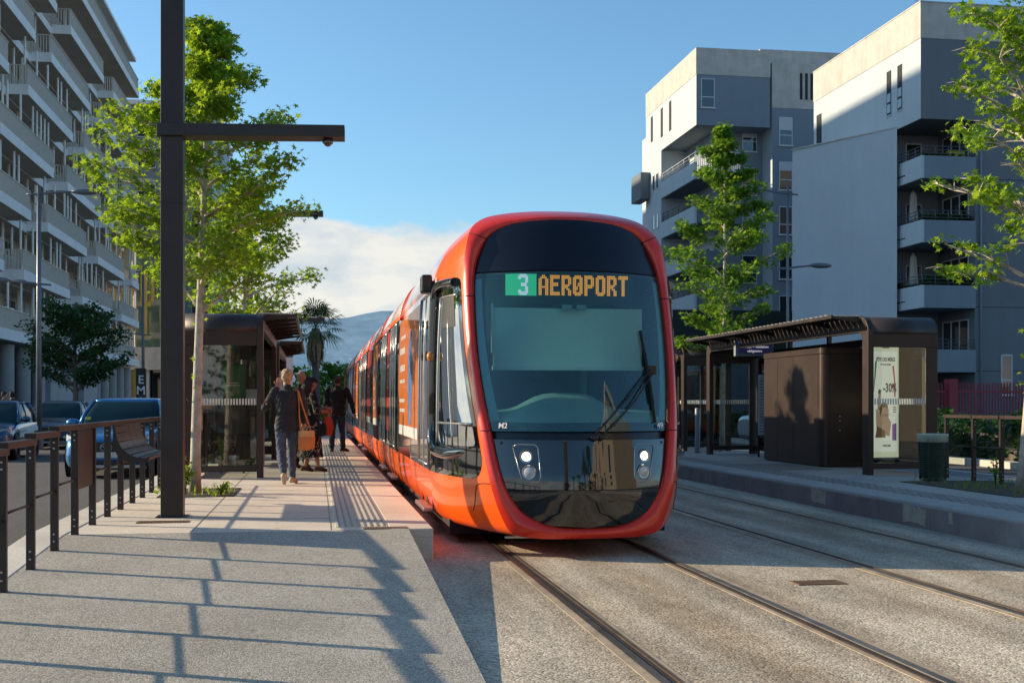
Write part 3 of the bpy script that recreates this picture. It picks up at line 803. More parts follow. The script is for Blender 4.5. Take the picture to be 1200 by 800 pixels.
# interior seen through the screen
m = MB(); m.box(TC1 - 1.10, TC1 + 1.10, 14.0, 14.05, .45, 3.2); m.box(TC1 - 1.1, TC1 + 1.1, 12.0, 14.0, .5, .55); m.box(TC1 - .9, TC1 + .9, 12.45, 14.0, 2.9, 2.95)
m.build('cab_bulkhead', M_DARKIN, tram)
m = MB()
prof = []
for i in range(21):
    e = -0.84 + 1.68 * i / 20
    prof.append(e)
vs = []
for e in prof:
    yb = yf(e, 1.3) + .10
    hump = 0.17 * math.exp(-((e + 0.12) / 0.42) ** 4)
    for (dy, z) in ((0.0, 1.20), (0.03, 1.34 + .2 * hump), (0.18, 1.40 + .7 * hump), (0.42, 1.42 + hump), (0.55, 1.36 + hump), (0.60, 1.05)):
        vs.append((TC1 + e, min(yb + dy, 13.2), z))
m.add(vs, [(i * 6 + j, i * 6 + j + 1, (i + 1) * 6 + j + 1, (i + 1) * 6 + j) for i in range(20) for j in range(5)], 0, True)
m.build('dashboard', M_GREYIN, tram)
m = MB(); m.box(TC1 - .06, TC1 + .26, 11.46, 11.48, 1.405, 1.425); m.build('dashboard_label', M_WHITE, tram)
m = MB(); m.box(TC1 - .80, TC1 + .76, 12.02, 12.03, 1.865, 2.46); bl_ = m.build('sun_blind', M_BLIND, tram)
m = MB(); m.box(TC1 - .81, TC1 + .77, 11.985, 12.04, 1.825, 1.864); m.box(TC1 - .82, TC1 - .80, 12.0, 12.03, 2.0, 2.5); m.build('blind_rail', M_WHITE, bl_)
m = MB(); m.box(TC1 - .30 + .2, TC1 - .2 + .2, 11.93, 11.97, 2.44, 2.49); m.box(TC1 + .05, TC1 + .15, 11.93, 11.97, 2.44, 2.49); m.build('blind_catch', M_GREYIN, bl_)
# driver seat
m = MB(); m.obox((TC1 + .0, 13.35, 1.35), (.5, .12, .75), rx=-.12); m.obox((TC1, 13.2, .98), (.5, .5, .12)); m.obox((TC1, 13.42, 1.83), (.26, .09, .2)); m.box(TC1 - .1, TC1 + .1, 13.1, 13.3, .55, .92)
m.build('driver_seat', pm('dark_seat_cloth', (.03, .035, .045), .9, .2, 30), tram, bevel=.03)
m = MB(); m.box(TC1 - .95, TC1 - .86, 13.7, 13.78, .55, 2.8); m.box(TC1 + .5, TC1 + .56, 13.7, 13.76, .55, 2.8); m.box(TC1 - .3, TC1 + .4, 13.6, 13.65, 2.0, 2.2); m.box(TC1+.35, TC1+.75, 13.5, 13.53, 1.95, 2.0)
m.build('cab_post', M_GREYIN, tram)

# destination display
DY = 12.0
m = MB(); m.box(TC1 - .70, TC1 + .66, DY + .012, DY + .05, 2.50, 2.845); dsp = m.build('destination_display', pm('display_board', (.006, .012, .016), .5, .2, 5), tram)
GL = {
 'A': ["001100", "011110", "110011", "110011", "110011", "110011", "111111", "110011", "110011", "110011", "110011"],
 'E': ["111111", "111111", "110000", "110000", "111110", "111110", "110000", "110000", "110000", "111111", "111111"],
 'R': ["111110", "111111", "110011", "110011", "110011", "111110", "111100", "110110", "110011", "110011", "110011"],
 'O': ["011110", "111111", "110011", "110011", "110011", "110011", "110011", "110011", "110011", "111111", "011110"],
 'Ø': ["011110", "111111", "110011", "110011", "110111", "110111", "111011", "111011", "110011", "111111", "011110"],
 'P': ["111110", "111111", "110011", "110011", "110011", "111111", "111110", "110000", "110000", "110000", "110000"],
 'T': ["111111", "111111", "001100", "001100", "001100", "001100", "001100", "001100", "001100", "001100", "001100"],
 '3': ["0111110", "1111111", "1100011", "0000011", "0000011", "0011110", "0011110", "0000011", "0000011", "1100011", "1111111", "0111110"],
}
def dots(mb, s, x, z, px, pz, gap=1, fill=.80):
    for ch in s:
        gl = GL[ch]
        for r, rowp in enumerate(gl):
            for c_, b in enumerate(rowp):
                if b == '1':
                    xx = x + c_ * px; zz = z - r * pz
                    mb.box(xx, xx + px * fill, DY - .004, DY, zz - pz * fill, zz)
        x += (len(gl[0]) + gap) * px
    return x
m = MB(); dots(m, 'AERØPORT', 2.247, 2.797, .0171, .0190); m.build('display_text', M_LEDO, dsp)
m = MB(); m.box(1.905, 2.225, DY + .002, DY + .010, 2.585, 2.807); m.build('line_panel', M_LEDG, dsp)
m = MB(); dots(m, '3', 2.035, 2.803, .0145, .0178, fill=.95); m.build('line_number', M_LEDW, dsp)
# writing on the glass
wt = pm('white_lettering', (.8, .8, .8), .5, .05, 5)
text_obj('fleet_letters', 'M2', .075, wt, tram, Matrix.Translation((-.785, yf(.785, 1.27) - .012 - TY0, 1.268)) @ Matrix.Rotation(math.atan(-.84*.785), 4, 'Z') @ Matrix.Rotation(R(78), 4, 'X'), .002, bold=.0012)
text_obj('fleet_letters', '49', .075, wt, tram, Matrix.Translation((.79, yf(.79, 1.27) - .03 - TY0, 1.268)) @ Matrix.Rotation(math.atan(.5*.80), 4, 'Z') @ Matrix.Rotation(R(78), 4, 'X'), .002, bold=.0012)

# cab side: door-like window, gloss pillar tube, mirror pod, marker lamp
for s in (-1, 1):
    def sp(Y, z, d=0.0): return Vector((TC1 + s * (side_e(Y, z) + d), Y, z))
    # side window: pane with silver frame
    yw = lambda z: 12.02 + 0.28 * (z - 1.05) / 1.6
    zs = [1.06 + 1.55 * i / 14 for i in range(15)]; vs = []
    for z in zs:
        y0 = side_y0(z) + .13; y1 = 12.72
        for j in range(7):
            Y = y0 + (y1 - y0) * j / 6; vs.append(sp(Y, z, .006))
    m = MB(); m.add(vs, [(i * 7 + j, i * 7 + j + 1, (i + 1) * 7 + j + 1, (i + 1) * 7 + j) for i in range(14) for j in range(6)], 0, True)
    win = m.build('cab_side_window', M_CABGL, tram)
    m = MB()
    edge = [Vector(vs[i * 7 + 6]) for i in range(15)]; m.tube(edge, .016, 6)
    m.tube([Vector(vs[14 * 7 + j]) for j in range(7)], .014, 6)
    m.tube([Vector(vs[2 * 7 + j]) for j in range(7)], .012, 6)
    mid = [Vector(vs[i * 7 + 3]) for i in range(13)]; m.tube(mid, .010, 6)
    m.build('window_frame', M_TRIM, win)
    m = MB(); q = [12, 13, 14]
    m.add([Vector(vs[i * 7 + j]) + Vector((s * .004, 0, 0)) for i in (11, 12, 13, 14) for j in range(1, 6)], [(i * 5 + j, i * 5 + j + 1, (i + 1) * 5 + j + 1, (i + 1) * 5 + j) for i in range(3) for j in range(4)], 0, True)
    m.build('window_blind', M_BLACK, win)
    # gloss pillar
    path = [sp(12.92, z, .02) for z in (2.72, 2.4, 2.0, 1.6, 1.25)] + [sp(12.86, 1.08, .03), sp(12.72, 1.0, .035), sp(12.5, .975, .035), sp(12.25, .97, .03), sp(12.02, .99, .0), sp(11.80, 1.01, -.05)]
    m = MB(); pp = crom([tuple(p) for p in path], 4); m.tube(pp, [.058 if i < len(pp) - 6 else .058 - .006 * (i - len(pp) + 7) for i in range(len(pp))], 12); m.build('gloss_pillar', M_GLOSSBLK, tram)
    path = [sp(12.92, 2.6, .03), sp(12.88, 2.70, .03), sp(12.75, 2.745, .03), sp(12.5, 2.75, .02), sp(12.35, 2.745, .01)]
    m = MB(); m.tube(crom([tuple(p) for p in path], 4), .05, 10); m.build('pillar_head', M_GLOSSBLK, tram)
    m = MB(); m.lathe(sp(12.84, 1.99, .07), [(.045, -.03), (.05, 0), (.045, .018), (.03, .03), (.001, .035)] if s > 0 else [(.045, .03), (.05, 0), (.045, -.018), (.03, -.03), (.001, -.035)], 16, 'x'); m.build('marker_lamp', M_AMBER, tram)
    # camera pod
    m = MB(); m.obox(sp(13.2, 2.80, .09), (.12, .22, .20)); m.obox(sp(13.2, 2.80, .01), (.1, .1, .08)); m.build('camera_pod', M_BLACK, tram, bevel=.025)
    # door
rot_l = Matrix.Rotation(R(-90), 4, 'Z') @ Matrix.Rotation(R(90), 4, 'X')
text_obj('fleet_number', '49', .13, wt, tram, Matrix.Translation((-side_e(12.98, 2.78) - .012, 12.98 - TY0, 2.80)) @ rot_l, .003, bold=.004)
# upright writing on the black pillar by the door
text_obj('door_number', '01:', .16, wt, tram, Matrix.Translation((-1.33, 13.12 - TY0, 2.22)) @ rot_l @ Matrix.Rotation(R(-90), 4, 'Z'), .003, bold=.004)

# carriages
SEC = hB
def sec_loop(Y, inset=0.0):
    return full([(max(0, e - inset), Y, z - (inset if z > 2 else -inset)) for e, z in SEC])
M_BAND = M_SIDEGL
M_ADOR = pm('orange_advert_film', (.62, .16, .02), .35, .12, 1.5, coat=.5)
M_ADRED = pm('red_advert_film', (.55, .04, .02), .35, .12, 1.5, coat=.5)
M_ADBLUE = pm('blue_advert_print', (.10, .22, .50), .4, .5, 5, coat=.5)
M_ADWH = pm('white_advert_print', (.75, .74, .72), .45, .06, 5, coat=.5)
def side_plate(Y0, Y1, z0, z1, d, side, nz=6):
    zs = [z0 + (z1 - z0) * i / nz for i in range(nz + 1)]; vs = []
    tab = [(z, e) for e, z in KB[4:-3]]
    for z in zs:
        e = lerp_tab(tab, z) + d
        vs += [(TC1 + side * e, Y0, z), (TC1 + side * e, Y1, z)]
    mb = MB(); mb.add(vs, [(2 * i, 2 * i + 1, 2 * i + 3, 2 * i + 2) for i in range(nz)], 0, True)
    return mb
def side_frame(mb, Y0, Y1, z0, z1, d, side, r=.012):
    tab = [(z, e) for e, z in KB[4:-3]]
    for Y in (Y0, Y1):
        mb.tube([(TC1 + side * (lerp_tab(tab, z) + d), Y, z) for z in [z0 + (z1 - z0) * i / 5 for i in range(6)]], r, 6)
    for z in (z0, z1):
        mb.tube([(TC1 + side * (lerp_tab(tab, z) + d), Y0, z), (TC1 + side * (lerp_tab(tab, z) + d), Y1, z)], r, 6)
joints = [18.5, 24.2, 30.0, 35.8, 41.6, 47.4]
starts = [YB] + [j + .32 for j in joints]; ends = [j for j in joints] + [55.0]
for ci, (ys, ye) in enumerate(zip(starts, ends)):
    paint = MB(); band = MB(); fair = MB()
    ysteps = [ys, ys + .06, (ys + ye) / 2, ye - .06, ye]
    ins = [0.04 if ci else 0, 0, 0, 0, 0.04]
    loops = [sec_loop(Y, i_) for Y, i_ in zip(ysteps, ins)]
    for i in range(4):
        for k in range(nL):
            k2 = (k + 1) % nL; q = [loops[i][k], loops[i][k2], loops[i + 1][k2], loops[i + 1][k]]
            zc = sum(p[2] for p in q) / 4; ex = abs(sum(p[0] for p in q) / 4 - TC1)
            (band if (.74 < zc < 2.8 and ex > .8) else fair if zc > 2.88 else paint).add(q, [(0, 1, 2, 3)], 0, True)
    body = paint.build('carriage_body', M_PAINT, tram, weld=True)
    band.build('window_band', M_BAND, body, weld=True)
    fair.build('roof_fairing', M_FAIR, body, weld=True)
    if ye > 54:
        m = MB(); m.add(loops[-1], [tuple(range(nL))]); m.build('end_panel', M_GLOSSBLK, body)
    # roof equipment
    if ci:
        m = MB(); m.box(TC1 - .8, TC1 + .8, ys + .4, ye - .4, 3.40, 3.52); m.build('roof_unit', M_GREYPOLE, body, bevel=.03)
    for side in (-1, 1):
        def door(y0, y1):
            d = side_plate(y0, y1, .30, 2.74, .004, side, 10)
            # split glass above and painted foot below
            dd = side_plate(y0, y1, .76, 2.74, .006, side, 8).build('door', M_SIDEGL, body)
            fm = MB(); side_frame(fm, y0, y1, .80, 2.74, .01, side, .014)
            ymid = (y0 + y1) / 2
            side_frame(fm, ymid - .02, ymid + .02, .32, 2.74, .008, side, .008)
            fm.build('door_frame', M_TRIM, dd)
            fm = MB(); side_frame(fm, y0 - .015, y1 + .015, .30, 2.76, .003, side, .008); fm.build('door_seal', M_RUBBER, dd)
            fm = MB(); fm.box(TC1 + side * 1.27, TC1 + side * 1.385, y0 + .05, y1 - .05, .265, .315); fm.build('door_step', M_TRIM, dd, bevel=.012)
        def window(y0, y1):
            wn = side_plate(y0, y1, 1.05, 2.70, .005, side).build('side_window', M_SIDEGL, body)
            fm = MB(); side_frame(fm, y0, y1, 1.05, 2.70, .006, side, .008); fm.build('window_seal', M_RUBBER, wn)
        def advert(y0, y1, mat, fig, strip):
            ad_ = side_plate(y0, y1, 1.02, 2.72, .006, side).build('advert_panel', mat, body)
            if strip:
                side_plate(y0 + .01, y1 - .01, 1.03, 1.17, .009, side, 2).build('white_strip', M_ADWH, ad_)
            if fig:
                tab = [(z, e) for e, z in KB[4:-3]]; mb = MB(); vs = []; L_ = y1 - y0
                outl = [(1.2, .06), (1.5, .10), (1.75, .14), (1.95, .11), (2.1, .13), (2.3, .09), (2.45, .04)]
                for z, wd in outl:
                    e = TC1 + side * (lerp_tab(tab, z) + .009); yc_ = y0 + L_ * .36
                    vs += [(e, yc_ - wd * L_ * .8, z), (e, yc_ + wd * L_ * .8, z)]
                mb.add(vs, [(2 * i, 2 * i + 1, 2 * i + 3, 2 * i + 2) for i in range(len(outl) - 1)]); mb.build('printed_figure', M_ADBLUE, ad_)
            mb = MB(); rg_ = random.Random(ci * 7 + side)
            tab = [(z, e) for e, z in KB[4:-3]]
            for z in ((2.42, 2.2, 1.95, 1.78, 1.5, 1.36) if fig else (2.1, 1.98, 1.86, 1.74)):
                yb = y0 + (y1 - y0) * (.62 if fig else .35); e = lerp_tab(tab, z) + .009
                yy = yb
                while yy < yb + (y1 - y0) * .26:
                    wd = rg_.uniform(.05, .11); hh = .09 if z in (2.2, 1.95) else .05
                    mb.add([(TC1 + side * e, yy, z), (TC1 + side * e, yy + wd, z), (TC1 + side * e, yy + wd, z + hh), (TC1 + side * e, yy, z + hh)], [(0, 1, 2, 3)]); yy += wd + .03
            mb.build('printed_lines', M_ADWH, ad_)
        if ci == 0:
            door(13.38, 14.62); advert(14.85, 18.35, M_ADOR, True, True)
        elif ci % 2 == 1:
            door(ys + .25, ys + 1.55); advert(ys + 1.75, ys + 2.75, M_ADRED, False, False); door(ys + 3.0, ys + 4.3); window(ys + 4.4, ye - .1)
        else:
            advert(ys + .2, ys + 2.0, M_ADOR, ci == 2, True); window(ys + 2.1, ys + 3.3); advert(ys + 3.4, ye - .2, M_ADRED, False, True)
for j in joints:
    m = MB(); m.loft([sec_loop(j - .01, .05), sec_loop(j + .06, .09), sec_loop(j + .11, .05), sec_loop(j + .16, .09), sec_loop(j + .21, .05), sec_loop(j + .26, .09), sec_loop(j + .33, .05)]); m.build('bellows', M_RUBBER, tram)
# red hoops over the roof at each joint
    m = MB(); lp = [(p[0], j - .02, p[2]) for p in full([(e + .002, 0, z + .002) for e, z in SEC if True])][14 * SUB - 30: nL - 14 * SUB + 31]
    lp = [p for p in lp if p[2] > 2.75]; m.tube(lp, .012, 6); m.build('roof_hoop', M_RIMP, tram)
m = MB(); m.box(TC1 - 1.18, TC1 + 1.18, 12.6, 54.8, .10, .26)
for yy in (13.9, 15.7, 26.5, 28.3, 38.2, 40.0, 50.4, 52.2):
    for s in (-1, 1): m.lathe((TC1 + s * .72, yy, .30), [(.01, -.07), (.29, -.07), (.29, .07), (.01, .07)], 20, 'x')
m.build('underframe', M_UNDER, tram)
m = MB(); m.box(TC1 - .75, TC1 - .45, 11.55, 11.62, .165, .185); m.box(TC1 - .1, TC1 + .4, 11.5, 11.6, .165, .185); m.build('under_bar', M_TRIM, tram)
# ------------------------------------------------------------------ platform furniture
PZ = 0.29
def ramp_z(Y): return min(PZ, max(0.0, PZ - (11.4 - Y) * .0487))

# tall dark masts with one arm
def make_mast(label, loc, rz=0.0, arm_rz=R(-2.5), cam_pod=True, top=7.6, lift=0.0):
    t = thing('mast', label, 'mast', loc, group='dark square masts along the platform')
    m = MB(); m.box(-.115, .115, -.10, .10, 0.004, top); m.build('pole', M_BRONZE, t, local=True, bevel=.008)
    m = MB(); m.box(-.119, .119, -.104, .104, 3.30, 3.304); m.build('pole_seam', M_BLACK, t, local=True)
    m = MB(); m.box(-.16, .16, -.14, .14, 0.0, .012); m.build('base_plate', M_BLACK, t, local=True)
    m = MB(); M = Matrix.Rotation(arm_rz, 3, 'Z')
    vs = []
    for x, zz0, zz1 in ((-.145, 3.995, 4.125), (1.80, 4.03, 4.155)):
        for y in (-.135, .135):
            for z in (zz0, zz1):
                p = M @ Vector((x, y, 0)); vs.append((p.x, p.y, z + lift))
    m.add(vs, [(0, 1, 3, 2), (4, 6, 7, 5), (0, 4, 5, 1), (2, 3, 7, 6), (0, 2, 6, 4), (1, 5, 7, 3)])
    arm = m.build('arm', M_BRONZE, t, local=True, bevel=.006)
    if cam_pod:
        p = M @ Vector((1.62, 0, 0)); m = MB()
        m.ell((p.x, p.y, 4.0 + lift), (.05, .05, .055), 14); m.lathe((p.x, p.y, 3.98 + lift), [(.055, .04), (.06, .03), (.055, .0)], 14)
        m.build('dome_camera', pm('smoked_dome', (.05, .04, .04), .1, .1, 5, coat=1), arm, local=True)
    return t
ma = make_mast('tall dark mast nearest the camera, its arm reaching over the left platform', (-1.49, 13.04, PZ))
make_mast('second dark mast, mostly hidden by leaves, its higher arm tip showing beside the crown', (-1.62, 29.6, PZ), top=5.95, lift=1.72)
mb_ = make_mast('third dark mast, its arm crossing in front of the palm tree', (-1.49, 42.0, PZ), top=4.2)
mr_ = dup(mb_, (11.2, 14.4, .32), R(180), label='dark mast of the right platform with only its arm tip reaching into view')

# dark railings
def make_railing(label, x, ys, zf, plate=None, cat='railing', group=None, cap_y=1):
    t = thing('railing', label, cat, (x, ys[0], 0), group=group)
    for i, y in enumerate(ys):
        z = zf(y); m = MB(); m.box(x - .032, x + .032, y - .022, y + .022, z - .05, z + .955)
        m.box(x - .034, x + .034, y - .024, y + .024, z + .001, z + .008)
        p = m.build('post', M_BRONZE, t, bevel=.004)
        m = MB()
        for zz in (.08, .14, .86, .91): m.lathe((x, y - .024, z + zz), [(.009, 0), (.009, -.004), (.001, -.005)], 8, 'y')
        m.build('bolt', M_STEEL, p)
    for i, (a, b) in enumerate(zip(ys, ys[1:])):
        zt = (zf(a) + zf(b)) / 2 + .955 + .5 * abs(zf(a) - zf(b))
        m = MB(); m.box(x - .045, x + .045, a + (-.022 if zf(a) <= zf(b) else .0), b + .021, zt + .002, zt + .052)
        m.build('top_rail', M_BROWN, t, bevel=.005)
        zm = (zf(a) + zf(b)) / 2 + .52
        m = MB(); m.tube([(x, a, zm), (x, b, zm)], .011, 8); m.build('mid_rail', M_BRONZE, t)
        if plate == i:
            m = MB(); m.box(x - .012, x + .012, a + .03, b - .03, zf(b) + .40, zf(b) + .95); m.build('solid_panel', M_BROWN, t, bevel=.004)
    return t
ys = [4.55 + .86 * i for i in range(5)] + [8.85, 9.70, 10.55, 11.41, 12.28, 13.14, 14.0, 14.88, 15.72, 16.58, 17.44, 18.3]
make_railing('long dark metal railing stepping up the ramp between the left platform and the road', -2.17, ys, ramp_z, plate=8, group=None)
ysr = [12.2 + .75 * i for i in range(9)][::1]
make_railing('short dark railing behind the litter bin on the back edge of the right platform', 9.97, [11.6, 12.4, 13.2, 14.0, 14.8, 15.45, 16.2, 16.95, 17.75], lambda y: .295)
# leaning bench on the railing
lb = thing('leaning_bench', 'curved dark leaning bench fixed to the platform side of the railing', 'bench', (-2.1, 14.3, PZ))
BZ = -.075
prof = crom([(-2.105, 1.33), (-2.09, 1.24), (-2.05, 1.12), (-1.97, 1.03), (-1.86, .985), (-1.75, .985)], 4); prof = [(x, z + BZ) for x, z in prof]
m = MB()
for (a, b) in ((13.2, 14.1), (14.115, 15.05)):
    poly = prof + [(-1.752, .955 + BZ)] + [(x - .0, z - .03) for x, z in prof[::-1]][1:]
    m.prism([(p[0], p[1]) for p in poly], 'y', a, b)
m.build('seat', pm('slatted_bench_metal', (.055, .036, .030), .36, .2, 6, metal=.35), lb)
for y in (13.17, 15.055): m = MB(); m.prism([(-2.12, 1.33 + BZ)] + prof + [(-1.75, .93 + BZ), (-1.95, .93 + BZ), (-2.06, .98 + BZ), (-2.12, 1.1 + BZ)], 'y', y, y + .02); m.build('end_plate', M_BRONZE, lb)
m = MB()
for i in range(1, len(prof) - 1, 3):
    x, z = prof[i]; m.tube([(x + .006, 13.2, z + .004), (x + .006, 15.05, z + .004)], .004, 5)
m.build('seat_rib', M_BLACK, lb)

# ------------------------------------------------------------------ tram stop shelters
M_STRIPE = pm('pale_glass_stripe', (.72, .68, .60), .6, .08, 6)
M_GREENPOST = pm('green_poster', (.03, .17, .06), .6, .3, 3)
M_BOARD = pm('timetable_paper', (.42, .50, .55), .6, .25, 6)
def rprof(x0, x1, z0, z1, r, n=7):
    """portal outline with two rounded top corners, open at the foot: list of (x,z)"""
    pts = [(x0, z0)]
    for i in range(n + 1):
        a = PI - (PI / 2) * i / n; pts.append((x0 + r + r * math.cos(a), z1 - r + r * math.sin(a)))
    for i in range(n + 1):
        a = PI / 2 - (PI / 2) * i / n; pts.append((x1 - r + r * math.cos(a), z1 - r + r * math.sin(a)))
    pts.append((x1, z0)); return pts
def make_shelter(name, label, loc, length, mirror, group, near_glass=True, posters=True):
    """local: x = 0 front legs (track side) .. 1.25 back, y = 0 near end .. length, track side towards -x unless mirrored"""
    t = thing(name, label, 'shelter', loc, group=group)
    s = -1 if mirror else 1
    Lh = 2.64; D = 1.24; LW = .22
    # front portal (in the y-z plane): legs and beam with rounded corners
    out = rprof(0, length, 0, Lh, .30); inn = rprof(LW, length - LW, 0, Lh - .26, .16)
    m = MB(); n = len(out)
    for xa, xb in ((0, .10),):
        vs = [];
        for (y, z) in out: vs += [(s * xa, y, z), (s * xb, y, z)]
        for (y, z) in inn: vs += [(s * xa, y, z), (s * xb, y, z)]
        fs = []
        for i in range(n - 1):
            a = 2 * i; b = 2 * (i + 1); c = 2 * n + 2 * i; d = 2 * n + 2 * (i + 1)
            fs += [(a, a + 1, b + 1, b), (c, d, d + 1, c + 1), (a, b, d, c), (a + 1, c + 1, d + 1, b + 1)]
        m.add(vs, fs)
    m.build('front_portal', M_BROWN, t, local=True, recalc=True, bevel=.006)
    # roof shell and end headers: an arched band running over the whole depth
    m = MB()
    band = out[1:-1]
    vs = []
    for (y, z) in band: vs += [(s * .101, y, z), (s * D, y, z)]
    for (y, z) in band:
        yc = min(max(y, .06), length - .06) ; zz = z - .05
        vs += [(s * .101, yc, zz), (s * D, yc, zz)]
    k = len(band); fs = []
    for i in range(k - 1):
        fs += [(2 * i, 2 * i + 1, 2 * i + 3, 2 * i + 2), (2 * k + 2 * i, 2 * k + 2 * i + 2, 2 * k + 2 * i + 3, 2 * k + 2 * i + 1)]
        fs += [(2 * i, 2 * i + 2, 2 * k + 2 * i + 2, 2 * k + 2 * i), (2 * i + 1, 2 * k + 2 * i + 1, 2 * k + 2 * i + 3, 2 * i + 3)]
    fs += [(0, 2 * k, 2 * k + 1, 1), (2 * k - 2, 2 * k - 1, 4 * k - 1, 4 * k - 2)]
    m.add(vs, fs, 0, True)
    m.build('roof_shell', M_BRONZE, t, local=True)
    m = MB()
    for i in range(1, 6): m.box(s * .102, s * D, i * length / 6 - .006, i * length / 6 + .006, Lh - .04, Lh + .004)
    m.build('roof_seam', M_BLACK, t, local=True)
    # header plate below the bend at both ends, rear leg, end glass
    for y0 in (0.004, length - .064):
        m = MB(); m.box(s * .102, s * D, y0, y0 + .06, Lh - .52, Lh - .29); m.build('end_header', M_BROWN, t, local=True, bevel=.005)
        m = MB(); m.box(s * (D - .20), s * D, y0 + .001, y0 + .161 if y0 < 1 else y0 + .061, 0, Lh - .523); m.build('rear_leg', M_BROWN, t, local=True, bevel=.006)
        m = MB(); m.box(s * .102, s * (D - .202), y0 + .005, y0 + .05, .10, .20); m.build('foot_rail', M_BRONZE, t, local=True, bevel=.004)
        m = MB(); m.box(s * .11, s * (D - .205), y0 + .018, y0 + .028, .202, Lh - .522); gl = m.build('end_glass', M_PANE, t, local=True)
        m = MB(); x = .12
        while x < D - .24:
            m.box(s * x, s * (x + .026), y0 + .0145, y0 + .0172, 1.17, 1.27); x += .046
        m.build('glass_stripes', M_STRIPE, gl, local=True)
    # rear wall: glass bays with posts
    nb = 4
    for i in range(nb):
        ya = .17 + i * (length - .30) / nb; yb = ya + (length - .30) / nb
        m = MB(); m.box(s * (D - .05), s * (D - .04), ya + .05, yb - .05, .2, Lh - .40); gl = m.build('rear_glass', M_PANE, t, local=True)
        m = MB(); y = ya + .06
        while y < yb - .08:
            m.box(s * (D - .055), s * (D - .052), y, y + .026, 1.17, 1.27); y += .046
        m.build('glass_stripes', M_STRIPE, gl, local=True)
        if i:
            m = MB(); m.box(s * (D - .09), s * (D - .01), ya - .04, ya + .04, 0, Lh - .05); m.build('rear_post', M_BRONZE, t, local=True, bevel=.004)
    m = MB(); m.box(s * (D - .08), s * (D - .015), .18, length - .08, .08, .19); m.box(s * (D - .08), s * (D - .015), .18, length - .08, Lh - .39, Lh - .25); m.build('rear_rail', M_BRONZE, t, local=True)
    # louvred sun canopy towards the track
    m = MB(); ncan = int(length / .21)
    for i in range(ncan):
        y = .35 + i * (length - .5) / ncan
        m.obox((s * -.22, y + .10, Lh + .02), (.62, .165, .018), rx=R(8))
    m.build('canopy_louvres', pm('weathered_louvre', (.28, .24, .20), .5, .25, 4, metal=.3) if 'weathered_louvre' not in bpy.data.materials else bpy.data.materials['weathered_louvre'], t, local=True)
    m = MB(); m.box(s * -.535, s * -.50, .25, length - .1, Lh - .035, Lh + .02)
    for i in range(7):
        y = .28 + i * (length - .45) / 6; m.prism([(s * -.50, Lh - .03), (s * 0.05, Lh - .12), (s * 0.05, Lh - .03), (s * -.5, Lh + .0)], 'y', y, y + .02)
    m.build('canopy_frame', M_BRONZE, t, local=True)
    m = MB(); n2 = int(length / .07)
    for i in range(n2):
        y = .3 + i * (length - .5) / n2; m.beam((s * -.03, y, Lh - .005), (s * -.36, y + .03, Lh - .02), .012, .012)
    m.build('canopy_lattice', M_BLACK, t, local=True)
    # bench inside
    m = MB(); m.box(s * (D - .50), s * (D - .12), length - 3.2, length - 1.2, .42, .46); b = m.build('bench_seat', M_BRONZE, t, local=True, bevel=.01)
    m = MB(); m.box(s * (D - .34), s * (D - .26), length - 3.0, length - 2.9, 0, .42); m.box(s * (D - .34), s * (D - .26), length - 1.5, length - 1.4, 0, .42); m.build('bench_leg', M_BRONZE, b, local=True)
    return t
LS1 = make_shelter('tram_shelter', 'dark brown tram shelter on the left platform with its glass end beside the plane tree', (-.83, 19.5, PZ), 6.6, True, 'tram stop shelters')
LS2 = dup(LS1, (-.83, 28.2, PZ), label='further shelter on the left platform, showing only its louvred canopy behind the first')
RS1 = make_shelter('tram_shelter', 'brown tram shelter on the right platform with the lit poster and brown cabinet inside', (9.02, 18.55, .295), 8.3, False, 'tram stop shelters')
RS2 = dup(RS1, (9.02, 28.6, .295), label='second shelter on the right platform, glimpsed between the tram and the first right shelter')

# things in the left shelter
t = thing('poster_board', 'green information poster board inside the left shelter', 'poster', (-1.45, 20.9, PZ))
m = MB(); m.box(-1.62, -1.18, 20.88, 20.92, .95, 2.15); m.build('frame', M_BLACK, t, bevel=.01)
m = MB(); m.box(-1.60, -1.20, 20.872, 20.878, 1.45, 2.13); sh_ = m.build('sheet', M_GREENPOST, t)
m = MB()
for z, x0, x1 in ((1.82, -1.52, -1.30), (1.78, -1.50, -1.28), (1.66, -1.5, -1.4), (1.62, -1.5, -1.38)): m.box(x0, x1, 20.868, 20.871, z, z + .02)
m.build('printed_lines', pm('pale_print', (.5, .6, .5), .6, .1, 5), sh_)
m = MB(); m.box(-1.60, -1.20, 20.872, 20.878, .97, 1.44); m.build('lower_sheet', pm('dark_poster_foot', (.05, .06, .05), .6, .3, 5), t)
m = MB(); m.box(-1.6, -1.57, 20.89, 20.91, PZ, .95); m.box(-1.23, -1.20, 20.89, 20.91, PZ, .95); m.build('leg', M_BLACK, t)
t = thing('orange_notice', 'small orange notice on a panel behind the left shelter glass', 'notice', (-1.8, 20.6, PZ))
m = MB(); m.box(-1.93, -1.72, 20.60, 20.61, 1.38, 1.50); m.build('sheet', pm('orange_sheet', (.6, .18, .03), .6, .2, 4), t)
m = MB(); m.box(-1.84, -1.82, 20.612, 20.635, PZ, 1.5); m.build('post', M_BLACK, t)
t = thing('ticket_machine', 'dark ticket machine with pale screen in the left shelter', 'ticket machine', (-1.25, 23.4, PZ))
m = MB(); m.box(-1.5, -.98, 23.2, 23.7, PZ, 2.0); m.build('body', M_BRONZE, t, bevel=.03)
m = MB(); m.box(-1.42, -1.06, 23.19, 23.2, 1.45, 1.75); m.build('screen', M_BOARD, t)

